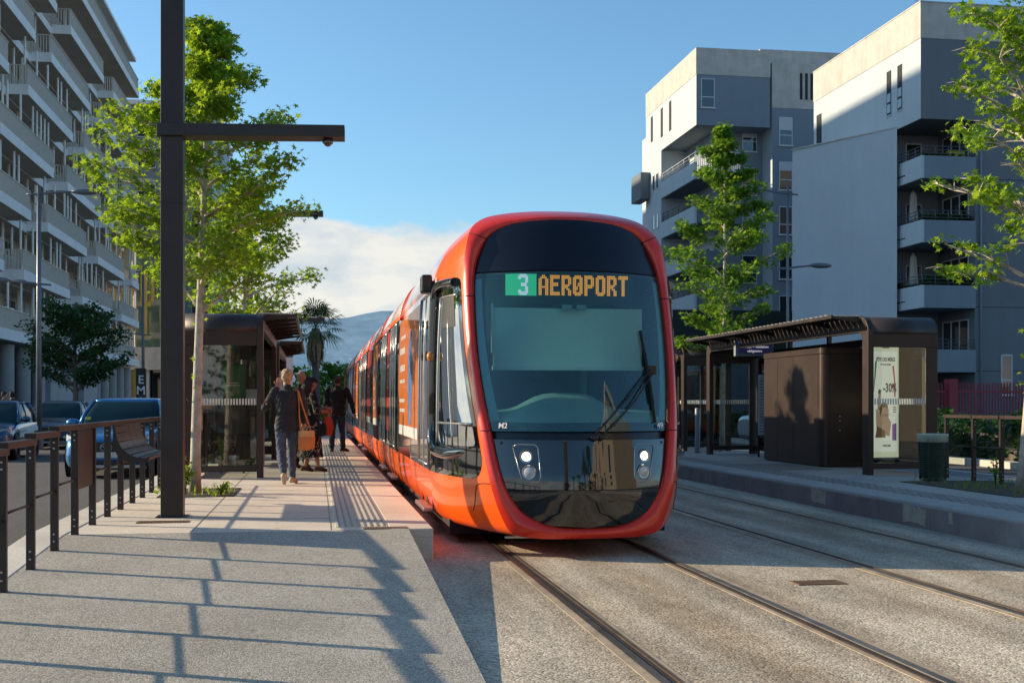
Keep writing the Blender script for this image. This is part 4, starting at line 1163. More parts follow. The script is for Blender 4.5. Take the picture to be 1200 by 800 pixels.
# right shelter: brown cabinet, poster light box, sign
t = thing('utility_cabinet', 'brown sheet metal cabinet with doors standing inside the right shelter', 'cabinet', (9.75, 22.3, .295))
m = MB(); out = []
r = .13; x0, x1, y0, y1 = 9.27, 10.21, 20.95, 23.95
pts = []
for cx, cy, a0 in ((x0 + r, y0 + r, PI), (x1 - r, y0 + r, 1.5 * PI), (x1 - r, y1 - r, 0), (x0 + r, y1 - r, .5 * PI)):
    for i in range(7):
        a = a0 + (PI / 2) * i / 6; pts.append((cx + r * math.cos(a), cy + r * math.sin(a)))
m.prism(pts, 'z', .32, 2.40)
bd_ = m.build('body', pm('cabinet_brown_sheet', (.058, .040, .033), .38, .12, 1.5, .03, 60, metal=.35), t)
m = MB(); m.prism([(9.74 + (p[0] - 9.74) * 1.02, 22.45 + (p[1] - 22.45) * 1.006) for p in pts], 'z', 2.403, 2.52); m.build('lid', bpy.data.materials['cabinet_brown_sheet'], t, bevel=.012)
m = MB(); m.prism([(9.74 + (p[0] - 9.74) * .95, 22.45 + (p[1] - 22.45) * .97) for p in pts], 'z', .295, .32); m.build('plinth', M_BLACK, t)
m = MB()
for y in (21.12, 22.3, 23.1): m.box(x0 - .003, x0 + .004, y, y + .010, .33, 2.39)
m.box(9.42, 9.43, y0 - .003, y0 + .004, .33, 2.39)
m.build('door_gap', M_BLACK, t)
m = MB()
for z in (1.16, 1.24, .98): m.lathe((9.62, y0 - .001, z), [(.018, 0), (.018, -.008), (.001, -.01)], 10, 'y')
m.build('lock', M_STEEL, t)

t = thing('poster_light_box', 'lit advertising poster with a woman and a minus thirty offer in the right shelter', 'poster', (9.66, 19.25, .295), R(7)); t.scale = (.74, 1, 1)
def pl(m, x0, x1, z0, z1, y=0.0, d=.004): return m.box(x0, x1, y - d, y, z0, z1)
m = MB(); m.box(-.40, .40, .002, .13, .22, 2.26); m.build('case', pm('aluminium_case', (.45, .44, .40), .4, .1, 5, metal=.4), t, local=True, bevel=.01)
m = MB(); pl(m, -.375, .375, .26, 2.22, .0015, .003); glow = m.build('back_lit_border', emis('poster_border_glow', (.80, .82, .58), .72), t, local=True)
m = MB(); pl(m, -.30, .33, .36, 2.08, -.002); m.build('sheet', emis('poster_sheet_glow', (.86, .86, .72), .82), t, local=True)  # glow raised to stand in for sunlight on the poster too
mt = lambda n, c: emis(n, c, .55)
m = MB(); m.prism([(-.30, 1.35), (-.26, 1.9), (-.21, 1.93), (-.25, 1.62)], 'y', -.010, -.007); m.build('printed_green_stroke', mt('print_green', (.05, .30, .10)), t, local=True)
m = MB()
for pts_ in ([(.20, 1.83), (.24, 1.84), (.285, 1.52), (.26, 1.50)], [(.17, 1.50), (.29, 1.53), (.30, 1.46), (.18, 1.44)], [(.25, 1.42), (.29, 1.42), (.285, 1.30), (.25, 1.30)]): m.prism(pts_, 'y', -.010, -.007)
m.build('printed_red_stroke', mt('print_red', (.75, .05, .06)), t, local=True)
skin_p = mt('print_skin', (.62, .40, .26)); hair_p = mt('print_hair', (.22, .13, .07))
m = MB()
m.prism([(-.23 + .22 + .13 * math.cos(a) - .02, .98 + .2 * math.sin(a)) for a in [2 * PI * i / 18 for i in range(18)]], 'y', -.010, -.007)
m.prism([(-.22, .70), (.13, .62), (.17, .86), (.05, 1.0), (-.1, 1.0), (-.24, 1.1)], 'y', -.0068, -.0064)
m.prism([(-.20, 1.05), (-.12, 1.08), (-.10, 1.40), (-.16, 1.42)], 'y', -.0063, -.0060)
m.build('printed_figure', skin_p, t, local=True)
m = MB(); m.prism([(-.16, 1.10), (-.06, 1.22), (.06, 1.18), (.12, 1.0), (.06, 1.12), (-.06, 1.12), (-.12, .95)], 'y', -.0125, -.0105)
m.prism([(-.26, .60), (.02, .60), (.0, .72), (-.2, .80)], 'y', -.0125, -.0105)
m.prism([(-.12, 1.36), (-.10, 1.42), (-.17, 1.43), (-.18, 1.36)], 'y', -.0125, -.0105); m.build('printed_hair', hair_p, t, local=True)
m = MB(); m.prism([(.20, .55), (.31, .55), (.31, .85), (.20, .83)], 'y', -.010, -.007); m.build('printed_purple_block', mt('print_purple', (.28, .12, .42)), t, local=True)
ink = mt('print_ink', (.10, .10, .10))
def ptext(s, size, x, z, xs=1, b=.002): text_obj('printed_text', s, size, ink, t, face_cam(x, -.012, z), .001, xs=xs, bold=b)
ptext('FÊTE DES MÈRES', .088, .02, 1.94, .80, .003); ptext('DU 18 AU 26 MAI', .04, .02, 1.855, .9); ptext('-30%', .21, .13, 1.45, .85, .006); ptext('PARFUMS', .05, .05, .46)
m = MB()
for z in (1.12, 1.09, 1.06, 1.03): m.box(.22, .31, -.010, -.007, z, z + .014)
m.build('printed_lines', ink, t, local=True)
m = MB(); m.box(-.06, .12, -.003, .001, 2.135, 2.175); m.build('name_strip', ink, t, local=True)

t = thing('hanging_sign', 'blue and white message sign hanging under the right shelter roof', 'sign', (9.35, 24.6, 2.5), R(-6))
m = MB(); m.box(-.42, .42, 0, .16, .0, .34); m.build('case', pm('grey_sign_case', (.22, .27, .29), .5, .1, 5), t, local=True, bevel=.01)
m = MB(); m.box(-.36, .37, -.004, -.001, .05, .27); m.build('screen', emis('navy_screen', (.015, .018, .06), .6), t, local=True)
m = MB(); m.box(-.36, .37, -.005, -.001, .272, .318); m.build('blue_header', emis('blue_screen', (.03, .06, .30), .7), t, local=True)
wl = emis('sign_white', (.75, .76, .85), .6)
text_obj('sign_text', 'Montée = validation', .075, wl, t, face_cam(0, -.007, .20), .001, bold=.001)
text_obj('sign_text', 'obligatoire', .075, wl, t, face_cam(0, -.007, .11), .001, bold=.001)
text_obj('sign_text', 'Ligne 3', .04, wl, t, face_cam(0, -.007, .295), .001)
m = MB(); m.box(-.3, -.27, .07, .1, .34, .38); m.box(.27, .3, .07, .1, .34, .38); m.build('bracket', M_BLACK, t, local=True)
t = thing('timetable_board', 'pale timetable board at the back of the right shelter', 'board', (10.0, 25.2, .295))
m = MB(); m.box(9.62, 10.12, 25.2, 25.25, .75, 2.15); m.build('frame', M_BLACK, t, bevel=.01)
m = MB(); m.box(9.65, 10.09, 25.19, 25.2, .78, 2.12); sh_ = m.build('sheet', M_BOARD, t)
m = MB(); rg_ = random.Random(2)
for i in range(18): z = .85 + i * .065; m.box(9.69, 9.69 + rg_.uniform(.15, .36), 25.186, 25.189, z, z + .02)
m.build('printed_lines', pm('grey_print', (.12, .14, .2), .6, .1, 5), sh_)
m = MB(); m.box(9.66, 9.7, 25.21, 25.24, .295, .75); m.box(10.04, 10.08, 25.21, 25.24, .295, .75); m.build('leg', M_BLACK, t)

# litter bin: flared ribbed green body, pale bag over the rim
t = thing('litter_bin', 'green ribbed litter bin with a pale bag turned over its rim on the right platform', 'litter bin', (9.40, 17.15, .295))
m = MB(); m.lathe((0, 0, 0), [(.165, .03), (.185, .66)], 28); m.lathe((0, 0, 0), [(.001, .03), (.165, .03)], 28); m.build('liner', pm('green_liner', (.015, .06, .035), .5, .4, 5), t, local=True)
m = MB()
for i in range(17):
    z = .09 + i * .034; r = .185 + .025 * z / .66; m.lathe((0, 0, z), [(r - .006, -.008), (r + .006, -.006), (r + .006, .006), (r - .006, .008)], 28)
for k in range(4):
    a = PI / 4 + k * PI / 2; m.beam((.19 * math.cos(a), .19 * math.sin(a), .02), (.215 * math.cos(a), .215 * math.sin(a), .68), .03, .02)
m.build('ribbed_shell', pm('green_bin_metal', (.018, .045, .033), .4, .2, 6, metal=.3), t, local=True)
m = MB(); m.lathe((0, 0, 0), [(.20, .59), (.228, .60), (.232, .70), (.236, .715), (.225, .72), (.205, .71), (.19, .6)], 28); m.build('bag_rim', pm('pale_bin_bag', (.42, .50, .40), .5, .25, 7, .4, 30), t, local=True)
m = MB(); m.lathe((0, 0, 0), [(.001, 0), (.17, 0), (.18, .02), (.165, .045), (.001, .045)], 28); m.build('base', M_BLACK, t, local=True)

t = thing('bollard', 'grey round bollard beside the tram on the right platform', 'bollard', (9.05, 27.6, .295))
m = MB(); m.lathe((0, 0, 0), [(.062, 0), (.062, 1.05), (.05, 1.075), (.001, 1.08)], 20); m.build('post', pm('grey_bollard_paint', (.2, .22, .25), .4, .1, 5), t, local=True)
m = MB(); m.lathe((0, 0, 0), [(.075, 0), (.075, .02), (.063, .024)], 20); m.build('collar', M_BLACK, t, local=True)

t = thing('paper_scrap', 'crumpled white scrap of paper beside the far rail', 'litter', (6.47, 9.55, .004))
m = MB(); rg_ = random.Random(4); vs = [(i * .035 - .05 + rg_.uniform(-.01, .01), j * .035 - .04 + rg_.uniform(-.01, .01), .006 + rg_.random() * .04) for i in range(5) for j in range(4)]
m.add(vs, [(i * 4 + j, i * 4 + j + 1, i * 4 + j + 5, i * 4 + j + 4) for i in range(4) for j in range(3)]); m.build('sheet', M_WHITE, t, local=True)

# lamp posts
def make_lamp(label, loc, h, arms, rz=0, group='grey street lamps', pk=1.1):
    t = thing('street_lamp', label, 'street lamp', loc, rz, group)
    m = MB(); m.tube([(0, 0, 0), (0, 0, h * .45), (0, 0, h)], [.08 * pk, .065 * pk, .05 * pk], 12); m.lathe((0, 0, 0), [(.13, 0), (.13, .35), (.10, .38)], 14); m.build('pole', M_GREYPOLE, t, local=True)
    for (z, dx, L_) in arms:
        m = MB(); m.tube([(0, 0, z), (dx * .4, 0, z + .05), (dx * (L_ - .6), 0, z + .10)], [.035, .032, .03], 8); m.tube([(0, 0, z), (-dx * .35, 0, z - .02)], .03, 8)
        a = m.build('arm', M_GREYPOLE, t, local=True)
        m = MB(); m.ell((dx * (L_ - .35), 0, z + .10), (.40, .15, .09), 14); m.build('lamp_head', M_GREYPOLE, a, local=True)
    return t
make_lamp('tall grey street lamp with two heads standing in front of the balcony block', (-8.05, 37, .14), 7.75, [(7.5, 1, 1.65), (4.85, -1, 1.55)])
make_lamp('further grey street lamp rising beside the yellow glazed building', (-8.25, 60, .14), 8.0, [(7.7, 1, 1.6), (4.65, -1, 1.6)])
make_lamp('thin street lamp in front of the grey apartment block with square windows', (15.4, 37.5, .0), 8.75, [(8.4, 1, -1.2) if False else (8.4, -1, 1.5), (5.95, 1, 1.5)], pk=.75)

# signs on the left
t = thing('pole_sign', 'small red and white sign plate at the left edge by the shop columns', 'sign', (-13.2, 47.5, .14))
m = MB(); m.tube([(-13.35, 47.5, .14), (-13.35, 47.5, 3.3)], .03, 8); m.build('post', M_GREYPOLE, t)
m = MB(); m.box(-13.45, -12.62, 47.47, 47.5, 2.55, 3.25); pl_ = m.build('plate', pm('red_sign', (.5, .03, .04), .5, .1, 5), t, bevel=.02)
m = MB(); m.box(-13.4, -12.67, 47.464, 47.468, 2.6, 3.2); m.build('white_border', M_WHITE, pl_)
m = MB(); m.box(-13.36, -12.71, 47.458, 47.463, 2.64, 3.16); m.box(-13.1, -12.95, 47.452, 47.457, 2.7, 3.1, 1); m.box(-12.9, -12.8, 47.452, 47.457, 2.7, 3.1, 1); m.build('red_field', [bpy.data.materials['red_sign'], M_WHITE], pl_)
t = thing('totem_sign', 'narrow dark sign with white upright letters and a yellow edge behind the mast', 'sign', (-7.65, 54, .14))
m = MB(); m.box(-7.72, -7.3, 53.95, 54.05, .14, 3.0); m.build('board', pm('sign_black', (.02, .02, .02), .5, .1, 4), t)
m = MB(); m.box(-7.80, -7.725, 53.95, 54.05, .14, 3.0); m.build('yellow_edge', pm('sign_yellow', (.55, .42, .03), .5, .1, 4), t)
for i, ch in enumerate('EMIL'):
    text_obj('letter', ch, .5, M_WHITE, t, face_cam(.14, -.06, 2.35 - i * .47), .002, bold=.01)
# ------------------------------------------------------------------ vegetation
STAR = []
for i in range(10):
    a = PI / 2 + i * 2 * PI / 10
    r = (1.0 if i % 2 == 0 else .42) * (1.0 if i in (0, 2, 8) else .85)
    STAR.append((r * math.cos(a) * .95, r * math.sin(a)))
STAR = np.array(STAR)
OVAL = np.array([(0, -1), (.5, -.35), (.55, .25), (0, 1), (-.55, .25), (-.5, -.35)])
def leaf_mesh(name, centers, sizes, mat, rng, shape=STAR, up=0.55, parent=None, loc=(0, 0, 0), rndw=None, fold=.18):
    n = len(centers); k = len(shape)
    c = np.asarray(centers, float); s = np.asarray(sizes, float)
    nrm = rng.normal(size=(n, 3)); nrm /= np.linalg.norm(nrm, axis=1)[:, None]
    nrm[:, 2] = np.abs(nrm[:, 2]) * (1 - up) + up; nrm /= np.linalg.norm(nrm, axis=1)[:, None]
    ref = rng.normal(size=(n, 3)); u = np.cross(nrm, ref); u /= np.linalg.norm(u, axis=1)[:, None]; v = np.cross(nrm, u)
    fx = shape[:, 0]; fy = shape[:, 1]; fz = -fold * np.abs(fx) - .10 * fy * fy
    vs = c[:, None, :] + s[:, None, None] * (fx[None, :, None] * u[:, None, :] + fy[None, :, None] * v[:, None, :] + fz[None, :, None] * nrm[:, None, :])
    vs = vs.reshape(-1, 3)
    me = bpy.data.meshes.new(name)
    me.vertices.add(n * k); me.vertices.foreach_set('co', vs.ravel())
    me.loops.add(n * k); me.loops.foreach_set('vertex_index', np.arange(n * k, dtype=np.int32))
    me.polygons.add(n); me.polygons.foreach_set('loop_start', np.arange(0, n * k, k, dtype=np.int32)); me.polygons.foreach_set('loop_total', np.full(n, k, dtype=np.int32))
    at = me.attributes.new('rnd', 'FLOAT', 'FACE')
    rv = rng.random(n) if rndw is None else np.clip(rndw + rng.normal(scale=.22, size=n), 0, 1)
    at.data.foreach_set('value', rv.astype(np.float32))
    me.materials.append(mat); me.update(); me.validate()
    o = bpy.data.objects.new(name, me); COL.objects.link(o)
    if parent is not None: o.parent = parent
    return o

def make_tree(name, label, cat, loc, h, base, rad, seed, mat, bark, nl, leaf, env, lean=(0, 0), trunk_r=.075, nbr=26, group=None, clump=.20, gap=0.0, side=None, shape=STAR, sprouts=0, per=None, cut=None, infill=0):
    """h crown top, base crown bottom (above ground), rad widest crown radius, env(t) radius profile 0..1"""
    rng = np.random.default_rng(seed); rr_ = random.Random(seed)
    t = thing(name, label, cat, loc, group=group)
    tr = []; n = 14
    for i in range(n + 1):
        f = i / n; z = f * h * .97
        tr.append((lean[0] * f + .05 * math.sin(3.1 * f + seed) * h * .12, lean[1] * f + .05 * math.cos(2.3 * f + seed * 2) * h * .10, z - (.06 if i == 0 else 0)))
    x0, y0 = tr[0][0], tr[0][1]; tr = [(x - x0, y - y0, z) for x, y, z in tr]
    m = MB(); m.tube(tr, [trunk_r * (1.25 if i == 0 else 1) * (1 - .86 * (i / n) ** 1.1) + .006 for i in range(n + 1)], 10)
    def tp(z):
        f = max(0, min(n - .001, z / (h * .97) * n)); i = int(f); a = Vector(tr[i]); b = Vector(tr[i + 1]); return a + (b - a) * (f - i)
    cents = []; wts = []; cl = []
    for b in range(nbr):
        f = (b + .5) / nbr; z0 = base + (h - base) * (f ** .9) * .93; R_ = rad * env(f)
        az = b * 2.399 + rr_.uniform(-.5, .5)
        if side is not None and rr_.random() < .75: az = side + rr_.uniform(-.9, .9)
        ln = R_ * rr_.uniform(.72, 1.12); rise = ln * rr_.uniform(.25, .75) * (1 - .2 * f)
        p0 = tp(max(.3, z0 - rise * .8)); dirv = Vector((math.cos(az), math.sin(az), 0))
        pts = []; k = 6
        for i in range(k + 1):
            u = i / k; q = p0 + dirv * ln * u + Vector((0, 0, rise * (u ** .8))) + Vector((rr_.uniform(-.04, .04), rr_.uniform(-.04, .04), rr_.uniform(-.03, .03))) * ln * u
            pts.append(q)
        m.tube(pts, [trunk_r * .36 * (1 - .8 * i / k) + .004 for i in range(k + 1)], 6)
        for i in range(2, k + 1):
            cl.append((pts[i], 1.0)); 
            for sbi in range(2):
                a2 = az + rr_.choice((-1, 1)) * rr_.uniform(.5, 1.3); l2 = ln * rr_.uniform(.16, .34) * (1.2 - i / k * .5)
                e = pts[i] + Vector((math.cos(a2), math.sin(a2), rr_.uniform(-.1, .7))) * l2
                m.tube([pts[i], (pts[i] + e) / 2 + Vector((0, 0, .02)), e], [trunk_r * .12 + .003, trunk_r * .08 + .003, .003], 5, cap=False)
                cl.append((e, 1.0))
    for i in range(3): cl.append((tp(h * (.86 + .05 * i)), .8))
    zz_ = base + .15
    while zz_ < h * .9 and infill:
        q = tp(zz_); cl.append((q + Vector((rr_.uniform(-.16, .16), rr_.uniform(-.16, .16), 0)), .8)); zz_ += infill
    if gap: cl = [c for c in cl if rr_.random() > gap]
    if cut: cl = [c for c in cl if cut(c[0])]
    m.build('trunk', bark, t, local=True)
    cc = np.array([tuple(c[0]) for c in cl]); k = len(cc)
    idx = rng.integers(0, k, nl); tone = rng.random(k)
    off = rng.normal(size=(nl, 3)); off /= np.linalg.norm(off, axis=1)[:, None]; off *= (rng.random(nl) ** .5)[:, None] * clump * np.array([1, 1, .62])
    cen = cc[idx] + off
    zt = (cen[:, 2] - base) / max(.1, h - base)
    leaf_mesh('crown', cen, leaf * rng.uniform(.6, 1.15, nl), mat, rng, shape=shape, parent=t, rndw=tone[idx] * .7 + .15)
    if sprouts:
        pc = np.column_stack([rng.normal(scale=.05, size=sprouts), rng.normal(scale=.05, size=sprouts), rng.uniform(1.2, base, sprouts)])
        leaf_mesh('trunk_shoots', pc + np.array([0.03, 0, 0]), leaf * rng.uniform(.6, 1, sprouts), mat, rng, shape=shape, parent=t)
    return t
env_l = lambda f: (.55 + 1.9 * f) if f < .22 else max(.10, 1.0 - .92 * ((f - .22) / .78) ** 1.25)
PT = make_tree('plane_tree', 'young plane tree with bright leaves and speckled trunk beside the tall mast', 'tree', (-1.60, 16.5, PZ), 6.55, 2.75, 1.42, 11, M_LEAF_LIT, M_BARK, 13500, .062, env_l, lean=(.10, 0), trunk_r=.066, nbr=36, group='plane trees along the platforms', clump=.25, gap=.17, sprouts=26, infill=.13)
PT2 = make_tree('plane_tree', 'second plane tree, rising behind the left shelter roof', 'tree', (-1.55, 26.6, PZ), 6.2, 2.9, 1.65, 23, M_LEAF_LIT, M_BARK, 6500, .070, env_l, infill=.25, trunk_r=.066, nbr=28, group='plane trees along the platforms', clump=.27, gap=.25)
env_m = lambda f: (.7 + .8 * f) if f < .35 else max(.12, .98 - .85 * ((f - .35) / .65) ** 1.1)
RT = make_tree('plane_tree', 'dark green young tree standing behind the tram in front of the grey block', 'tree', (9.95, 28.4, .295), 8.35, 2.3, 1.5, 31, M_LEAF_MID, M_BARK, 11500, .078, env_m, trunk_r=.06, nbr=34, group='plane trees along the platforms', clump=.26, gap=.28, infill=.14)
env_r = lambda f: 1.0 if f < .6 else max(.25, 1.0 - 1.3 * (f - .6))
RT2 = make_tree('plane_tree', 'plane tree at the right picture edge holding long leafy boughs over the platform', 'tree', (9.38, 14.75, .295), 7.2, 2.85, 1.38, 45, M_LEAF_LIT, M_BARK, 3600, .066, env_r, lean=(.55, 0), trunk_r=.075, nbr=22, group='plane trees along the platforms', clump=.19, gap=.52, side=PI, sprouts=16)
# small dense tree by the shop fronts
ST = make_tree('street_tree', 'small dense dark tree with rounded top in front of the shop fronts', 'tree', (-9.75, 51.5, .14), 5.5, 2.25, 1.75, 52, M_LEAF_DARK, M_BARK2, 7500, .085, lambda f: .82 + .3 * math.sin(PI * min(1, f * 1.15)) if f < .75 else .75, trunk_r=.13, nbr=34, clump=.36, shape=OVAL)
# greenery at the end of the platform
bush_spots = [(-.55, 64, 3.4, 1.5, M_LEAF_LIT, 'bright bushy tree beyond the left shelters under the palm'), (.95, 62, 3.6, 1.2, M_LEAF_MID, 'green bushy tree right of the palm trunk'),
              (1.6, 82, 3.6, 1.4, M_LEAF_LIT, 'yellow green bushy tree close to the far end of the tram'), (-2.2, 56, 3.8, 1.3, M_LEAF_MID, 'mid green bushy tree hidden mostly by the left shelters')]
for i, (x, y, h, r_, mt_, lb_) in enumerate(bush_spots):
    make_tree('bushy_tree', lb_, 'tree', (x, y, .03), h, .7, r_, 60 + i, mt_, M_BARK2, 1800, .11, lambda f: .9 if f < .6 else .6, trunk_r=.07, nbr=18, clump=.4, shape=OVAL, group='bushy trees at the end of the platform')

# fan palms
def make_palm(label, loc, h, seed, R_=1.25, nf=30, group='fan palms', skirt=True, lod=1):
    t = thing('palm_tree', label, 'palm tree', loc, group=group); rg = random.Random(seed); rng = np.random.default_rng(seed)
    m = MB(); m.tube([(0, 0, -.05), (.04, 0, h * .3), (-.02, .03, h * .7), (0, 0, h)], [.26, .19, .17, .2], 12); m.build('trunk', M_BARK2, t, local=True)
    vs = []; fs = []; rv = []
    dv = []; df = []
    for f in range(nf):
        az = f * 2.399 + rg.uniform(-.3, .3); el = R(78) - R(112) * (f / nf) ** .9 + rg.uniform(-.12, .12)
        d = Vector((math.cos(az) * math.cos(el), math.sin(az) * math.cos(el), math.sin(el)))
        pl_ = R_ * rg.uniform(.45, .65); c = Vector((0, 0, h + .05)) + d * pl_
        side = d.cross(Vector((0, 0, 1))); side = side.normalized() if side.length > .01 else Vector((1, 0, 0)); upv = side.cross(d)
        b = len(vs); p = Vector((0, 0, h))
        vs += [tuple(p + side * .02), tuple(c + side * .012), tuple(c - side * .012), tuple(p - side * .02)]; fs.append((b, b + 1, b + 2, b + 3)); rv.append(.3)
        nb = 15
        for k in range(nb):
            a = R(-95) + R(190) * k / (nb - 1); bl = R_ * rg.uniform(.55, .72) * (1 - .25 * abs(a) / R(95))
            bd = (d * math.cos(a) + side * math.sin(a)).normalized(); dro = Vector((0, 0, -.28 * bl))
            w_ = bd.cross(upv).normalized() * .028 * R_ / 1.25
            mid = c + bd * bl * .6 + upv * .02; tip = c + bd * bl + dro
            b = len(vs); vs += [tuple(c), tuple(mid + w_), tuple(tip), tuple(mid - w_)]; fs.append((b, b + 1, b + 2, b + 3)); rv.append(rg.random())
    me = bpy.data.meshes.new('fronds'); me.from_pydata(vs, [], fs); me.materials.append(M_PALM)
    at = me.attributes.new('rnd', 'FLOAT', 'FACE'); at.data.foreach_set('value', np.array(rv, np.float32))
    o = bpy.data.objects.new('fronds', me); COL.objects.link(o); o.parent = t
    if skirt:
        m = MB()
        for k in range(110):
            az = rg.uniform(0, 2 * PI); zz = h - rg.uniform(.0, .5); ln = rg.uniform(.5, 1.5) * R_ / 1.25; r0 = .2; r1 = rg.uniform(.24, .5)
            a = Vector((r0 * math.cos(az), r0 * math.sin(az), zz)); b = Vector((r1 * math.cos(az), r1 * math.sin(az), zz - ln * .5)); c = Vector((r1 * .8 * math.cos(az + .15), r1 * .8 * math.sin(az + .15), zz - ln))
            sd_ = Vector((-math.sin(az), math.cos(az), 0)) * .06
            m.add([a - sd_ * .4, a + sd_ * .4, b + sd_, c + sd_ * .3, c - sd_ * .3, b - sd_], [(0, 1, 2, 5), (5, 2, 3, 4)])
        m.build('dead_frond_skirt', M_DEADPALM, t, local=True)
    return t
make_palm('fan palm with a brown skirt of dead fronds beyond the left shelters', (.0, 60.0, .03), 5.15, 4, 1.5)

# tree pits and weeds
def pit(label, x0, x1, y0, y1, z, seed, nw, wl):
    t = thing('tree_pit', label, 'tree pit', ((x0 + x1) / 2, (y0 + y1) / 2, z))
    m = MB(); m.box(x0, x1, y0, y1, z - .2, z + .005); m.build('soil', pm('dark_pit_soil', (.06, .048, .035), .95, .4, 9, .6, 40) if 'dark_pit_soil' not in bpy.data.materials else bpy.data.materials['dark_pit_soil'], t)
    m = MB(); m.box(x0 - .015, x0, y0 - .015, y1 + .015, z - .2, z + .008); m.box(x1, x1 + .015, y0 - .015, y1 + .015, z - .2, z + .008); m.box(x0, x1, y0 - .015, y0, z - .2, z + .008); m.box(x0, x1, y1, y1 + .015, z - .2, z + .008); m.build('steel_edge', M_BRONZE, t)
    rng = np.random.default_rng(seed); vs = []; fs = []; rv = []
    for i in range(nw):
        x = rng.uniform(x0 + .03, x1 - .03); y = rng.uniform(y0 + .03, y1 - .03); ht = rng.uniform(.03, .10) * (1.9 if rng.random() < .12 else 1); a = rng.uniform(0, 6.28); w_ = rng.uniform(.004, .011); bx, by = rng.normal(scale=.04, size=2)
        b = len(vs); cx, sx_ = math.cos(a) * w_, math.sin(a) * w_
        vs += [(x - cx, y - sx_, z), (x + cx, y + sx_, z), (x + bx * .5 + cx * .7, y + by * .5 + sx_ * .7, z + ht * .6), (x + bx, y + by, z + ht), (x + bx * .5 - cx * .7, y + by * .5 - sx_ * .7, z + ht * .6)]; fs.append((b, b + 1, b + 2, b + 3, b + 4)); rv.append(rng.random())
    off = t.location
    me = bpy.data.meshes.new('weeds'); me.from_pydata([(p[0] - off[0], p[1] - off[1], p[2] - off[2]) for p in vs], [], fs); me.materials.append(M_LEAF_LIT)
    at = me.attributes.new('rnd', 'FLOAT', 'FACE'); at.data.foreach_set('value', np.array(rv, np.float32))
    o = bpy.data.objects.new('weeds', me); COL.objects.link(o); o.parent = t; o['kind'] = 'stuff'
    return t
pit('weedy square soil pit around the foot of the first plane tree', -1.98, -1.05, 15.7, 17.2, .290, 3, 150, 0)
pit('weedy soil pit around the foot of the tree at the right edge', 8.75, 10.2, 13.9, 16.9, .296, 5, 210, 0)
def weed(label, x, y, z, h, n, seed, r=.16):
    rng = np.random.default_rng(seed); t = thing('leafy_weed', label, 'plant', (x, y, z), group='leafy weeds in the tree pits')
    m = MB(); cs = []
    for i in range(7):
        a = rng.uniform(0, 6.28); hh = h * rng.uniform(.5, 1); e = Vector((r * .8 * math.cos(a), r * .8 * math.sin(a), hh)); mid = Vector((e.x * .3, e.y * .3, hh * .6))
        m.tube([(0, 0, 0), mid, e], [.006, .005, .003], 5)
        for k in range(n // 7): u = rng.uniform(.25, 1); q = mid.lerp(e, (u - .5) * 2) if u > .5 else Vector((0, 0, 0)).lerp(mid, u * 2); cs.append((q.x + rng.normal(scale=.03), q.y + rng.normal(scale=.03), q.z + rng.normal(scale=.02)))
    m.build('stems', M_LEAF_MID, t, local=True)
    leaf_mesh('leaves', cs, .04 * rng.uniform(.6, 1.2, len(cs)), M_LEAF_LIT, rng, shape=OVAL, parent=t)
weed('tall leafy weed growing against the plane tree trunk beside the mast', -1.68, 16.05, PZ, .62, 170, 1, .17)
weed('low weed at the right corner of the first tree pit', -1.22, 15.95, PZ, .22, 40, 2)
weed('sparse tall weed by the right railing post', 9.75, 16.0, .295, .5, 30, 3, .08)
weed('small weed at the left corner of the first tree pit by the railing', -1.93, 15.85, PZ, .2, 40, 4)

# hedge behind the right platform
t = thing('hedge', 'dark leafy hedge along the pavement behind the right platform', 'hedge', (14.4, 30, 0))
rng = np.random.default_rng(9); nh = 26000
yy = rng.uniform(14, 46, nh); xx = 16.6 + rng.uniform(-.9, .9, nh); top = 1.05 + .28 * np.sin(yy * 1.7) * np.sin(yy * .63 + 1) + .15 * np.sin(yy * 4.1); zz = rng.random(nh) ** .6 * top
leaf_mesh('foliage', np.column_stack([xx - 14.4, yy - 30, zz]), .085 * rng.uniform(.6, 1.2, nh), M_LEAF_DARK, rng, shape=OVAL, parent=t)
m = MB(); m.box(15.95, 17.25, 14, 46, 0, .75); m.build('inner_twigs', M_BARK2, t)
hk = MB(); hk.box(15.4, 15.75, 10, 60, 0, .16); hk.box(12.40, 12.55, 1, 78, 0, .155); struct('hedge_kerb', hk, M_KERB)
def spiky(label, x, y, seed):
    rg = random.Random(seed); t = thing('spiky_plant', label, 'plant', (x, y, 0)); m = MB()
    for i in range(26):
        az = rg.uniform(0, 2 * PI); el = rg.uniform(.4, 1.4); ln = rg.uniform(.8, 1.2); d = Vector((math.cos(az) * math.cos(el), math.sin(az) * math.cos(el), math.sin(el))); w_ = Vector((-math.sin(az), math.cos(az), 0)) * .03
        p1 = Vector((0, 0, .25)) + d * ln * .5; p2 = Vector((0, 0, .25)) + d * ln + Vector((0, 0, -.12))
        m.add([-w_ * .6 + Vector((0, 0, .1)), w_ * .6 + Vector((0, 0, .1)), p1 + w_, p2, p1 - w_], [(0, 1, 2, 3, 4)])
    m.build('leaves', M_DUSTYLEAF, t, local=True)
M_DUSTYLEAF = pm('sword_leaf', (.05, .08, .03), .5, .3, 5)
spiky('spiky sword leaved plant in front of the hedge', 15.35, 27.5, 3)
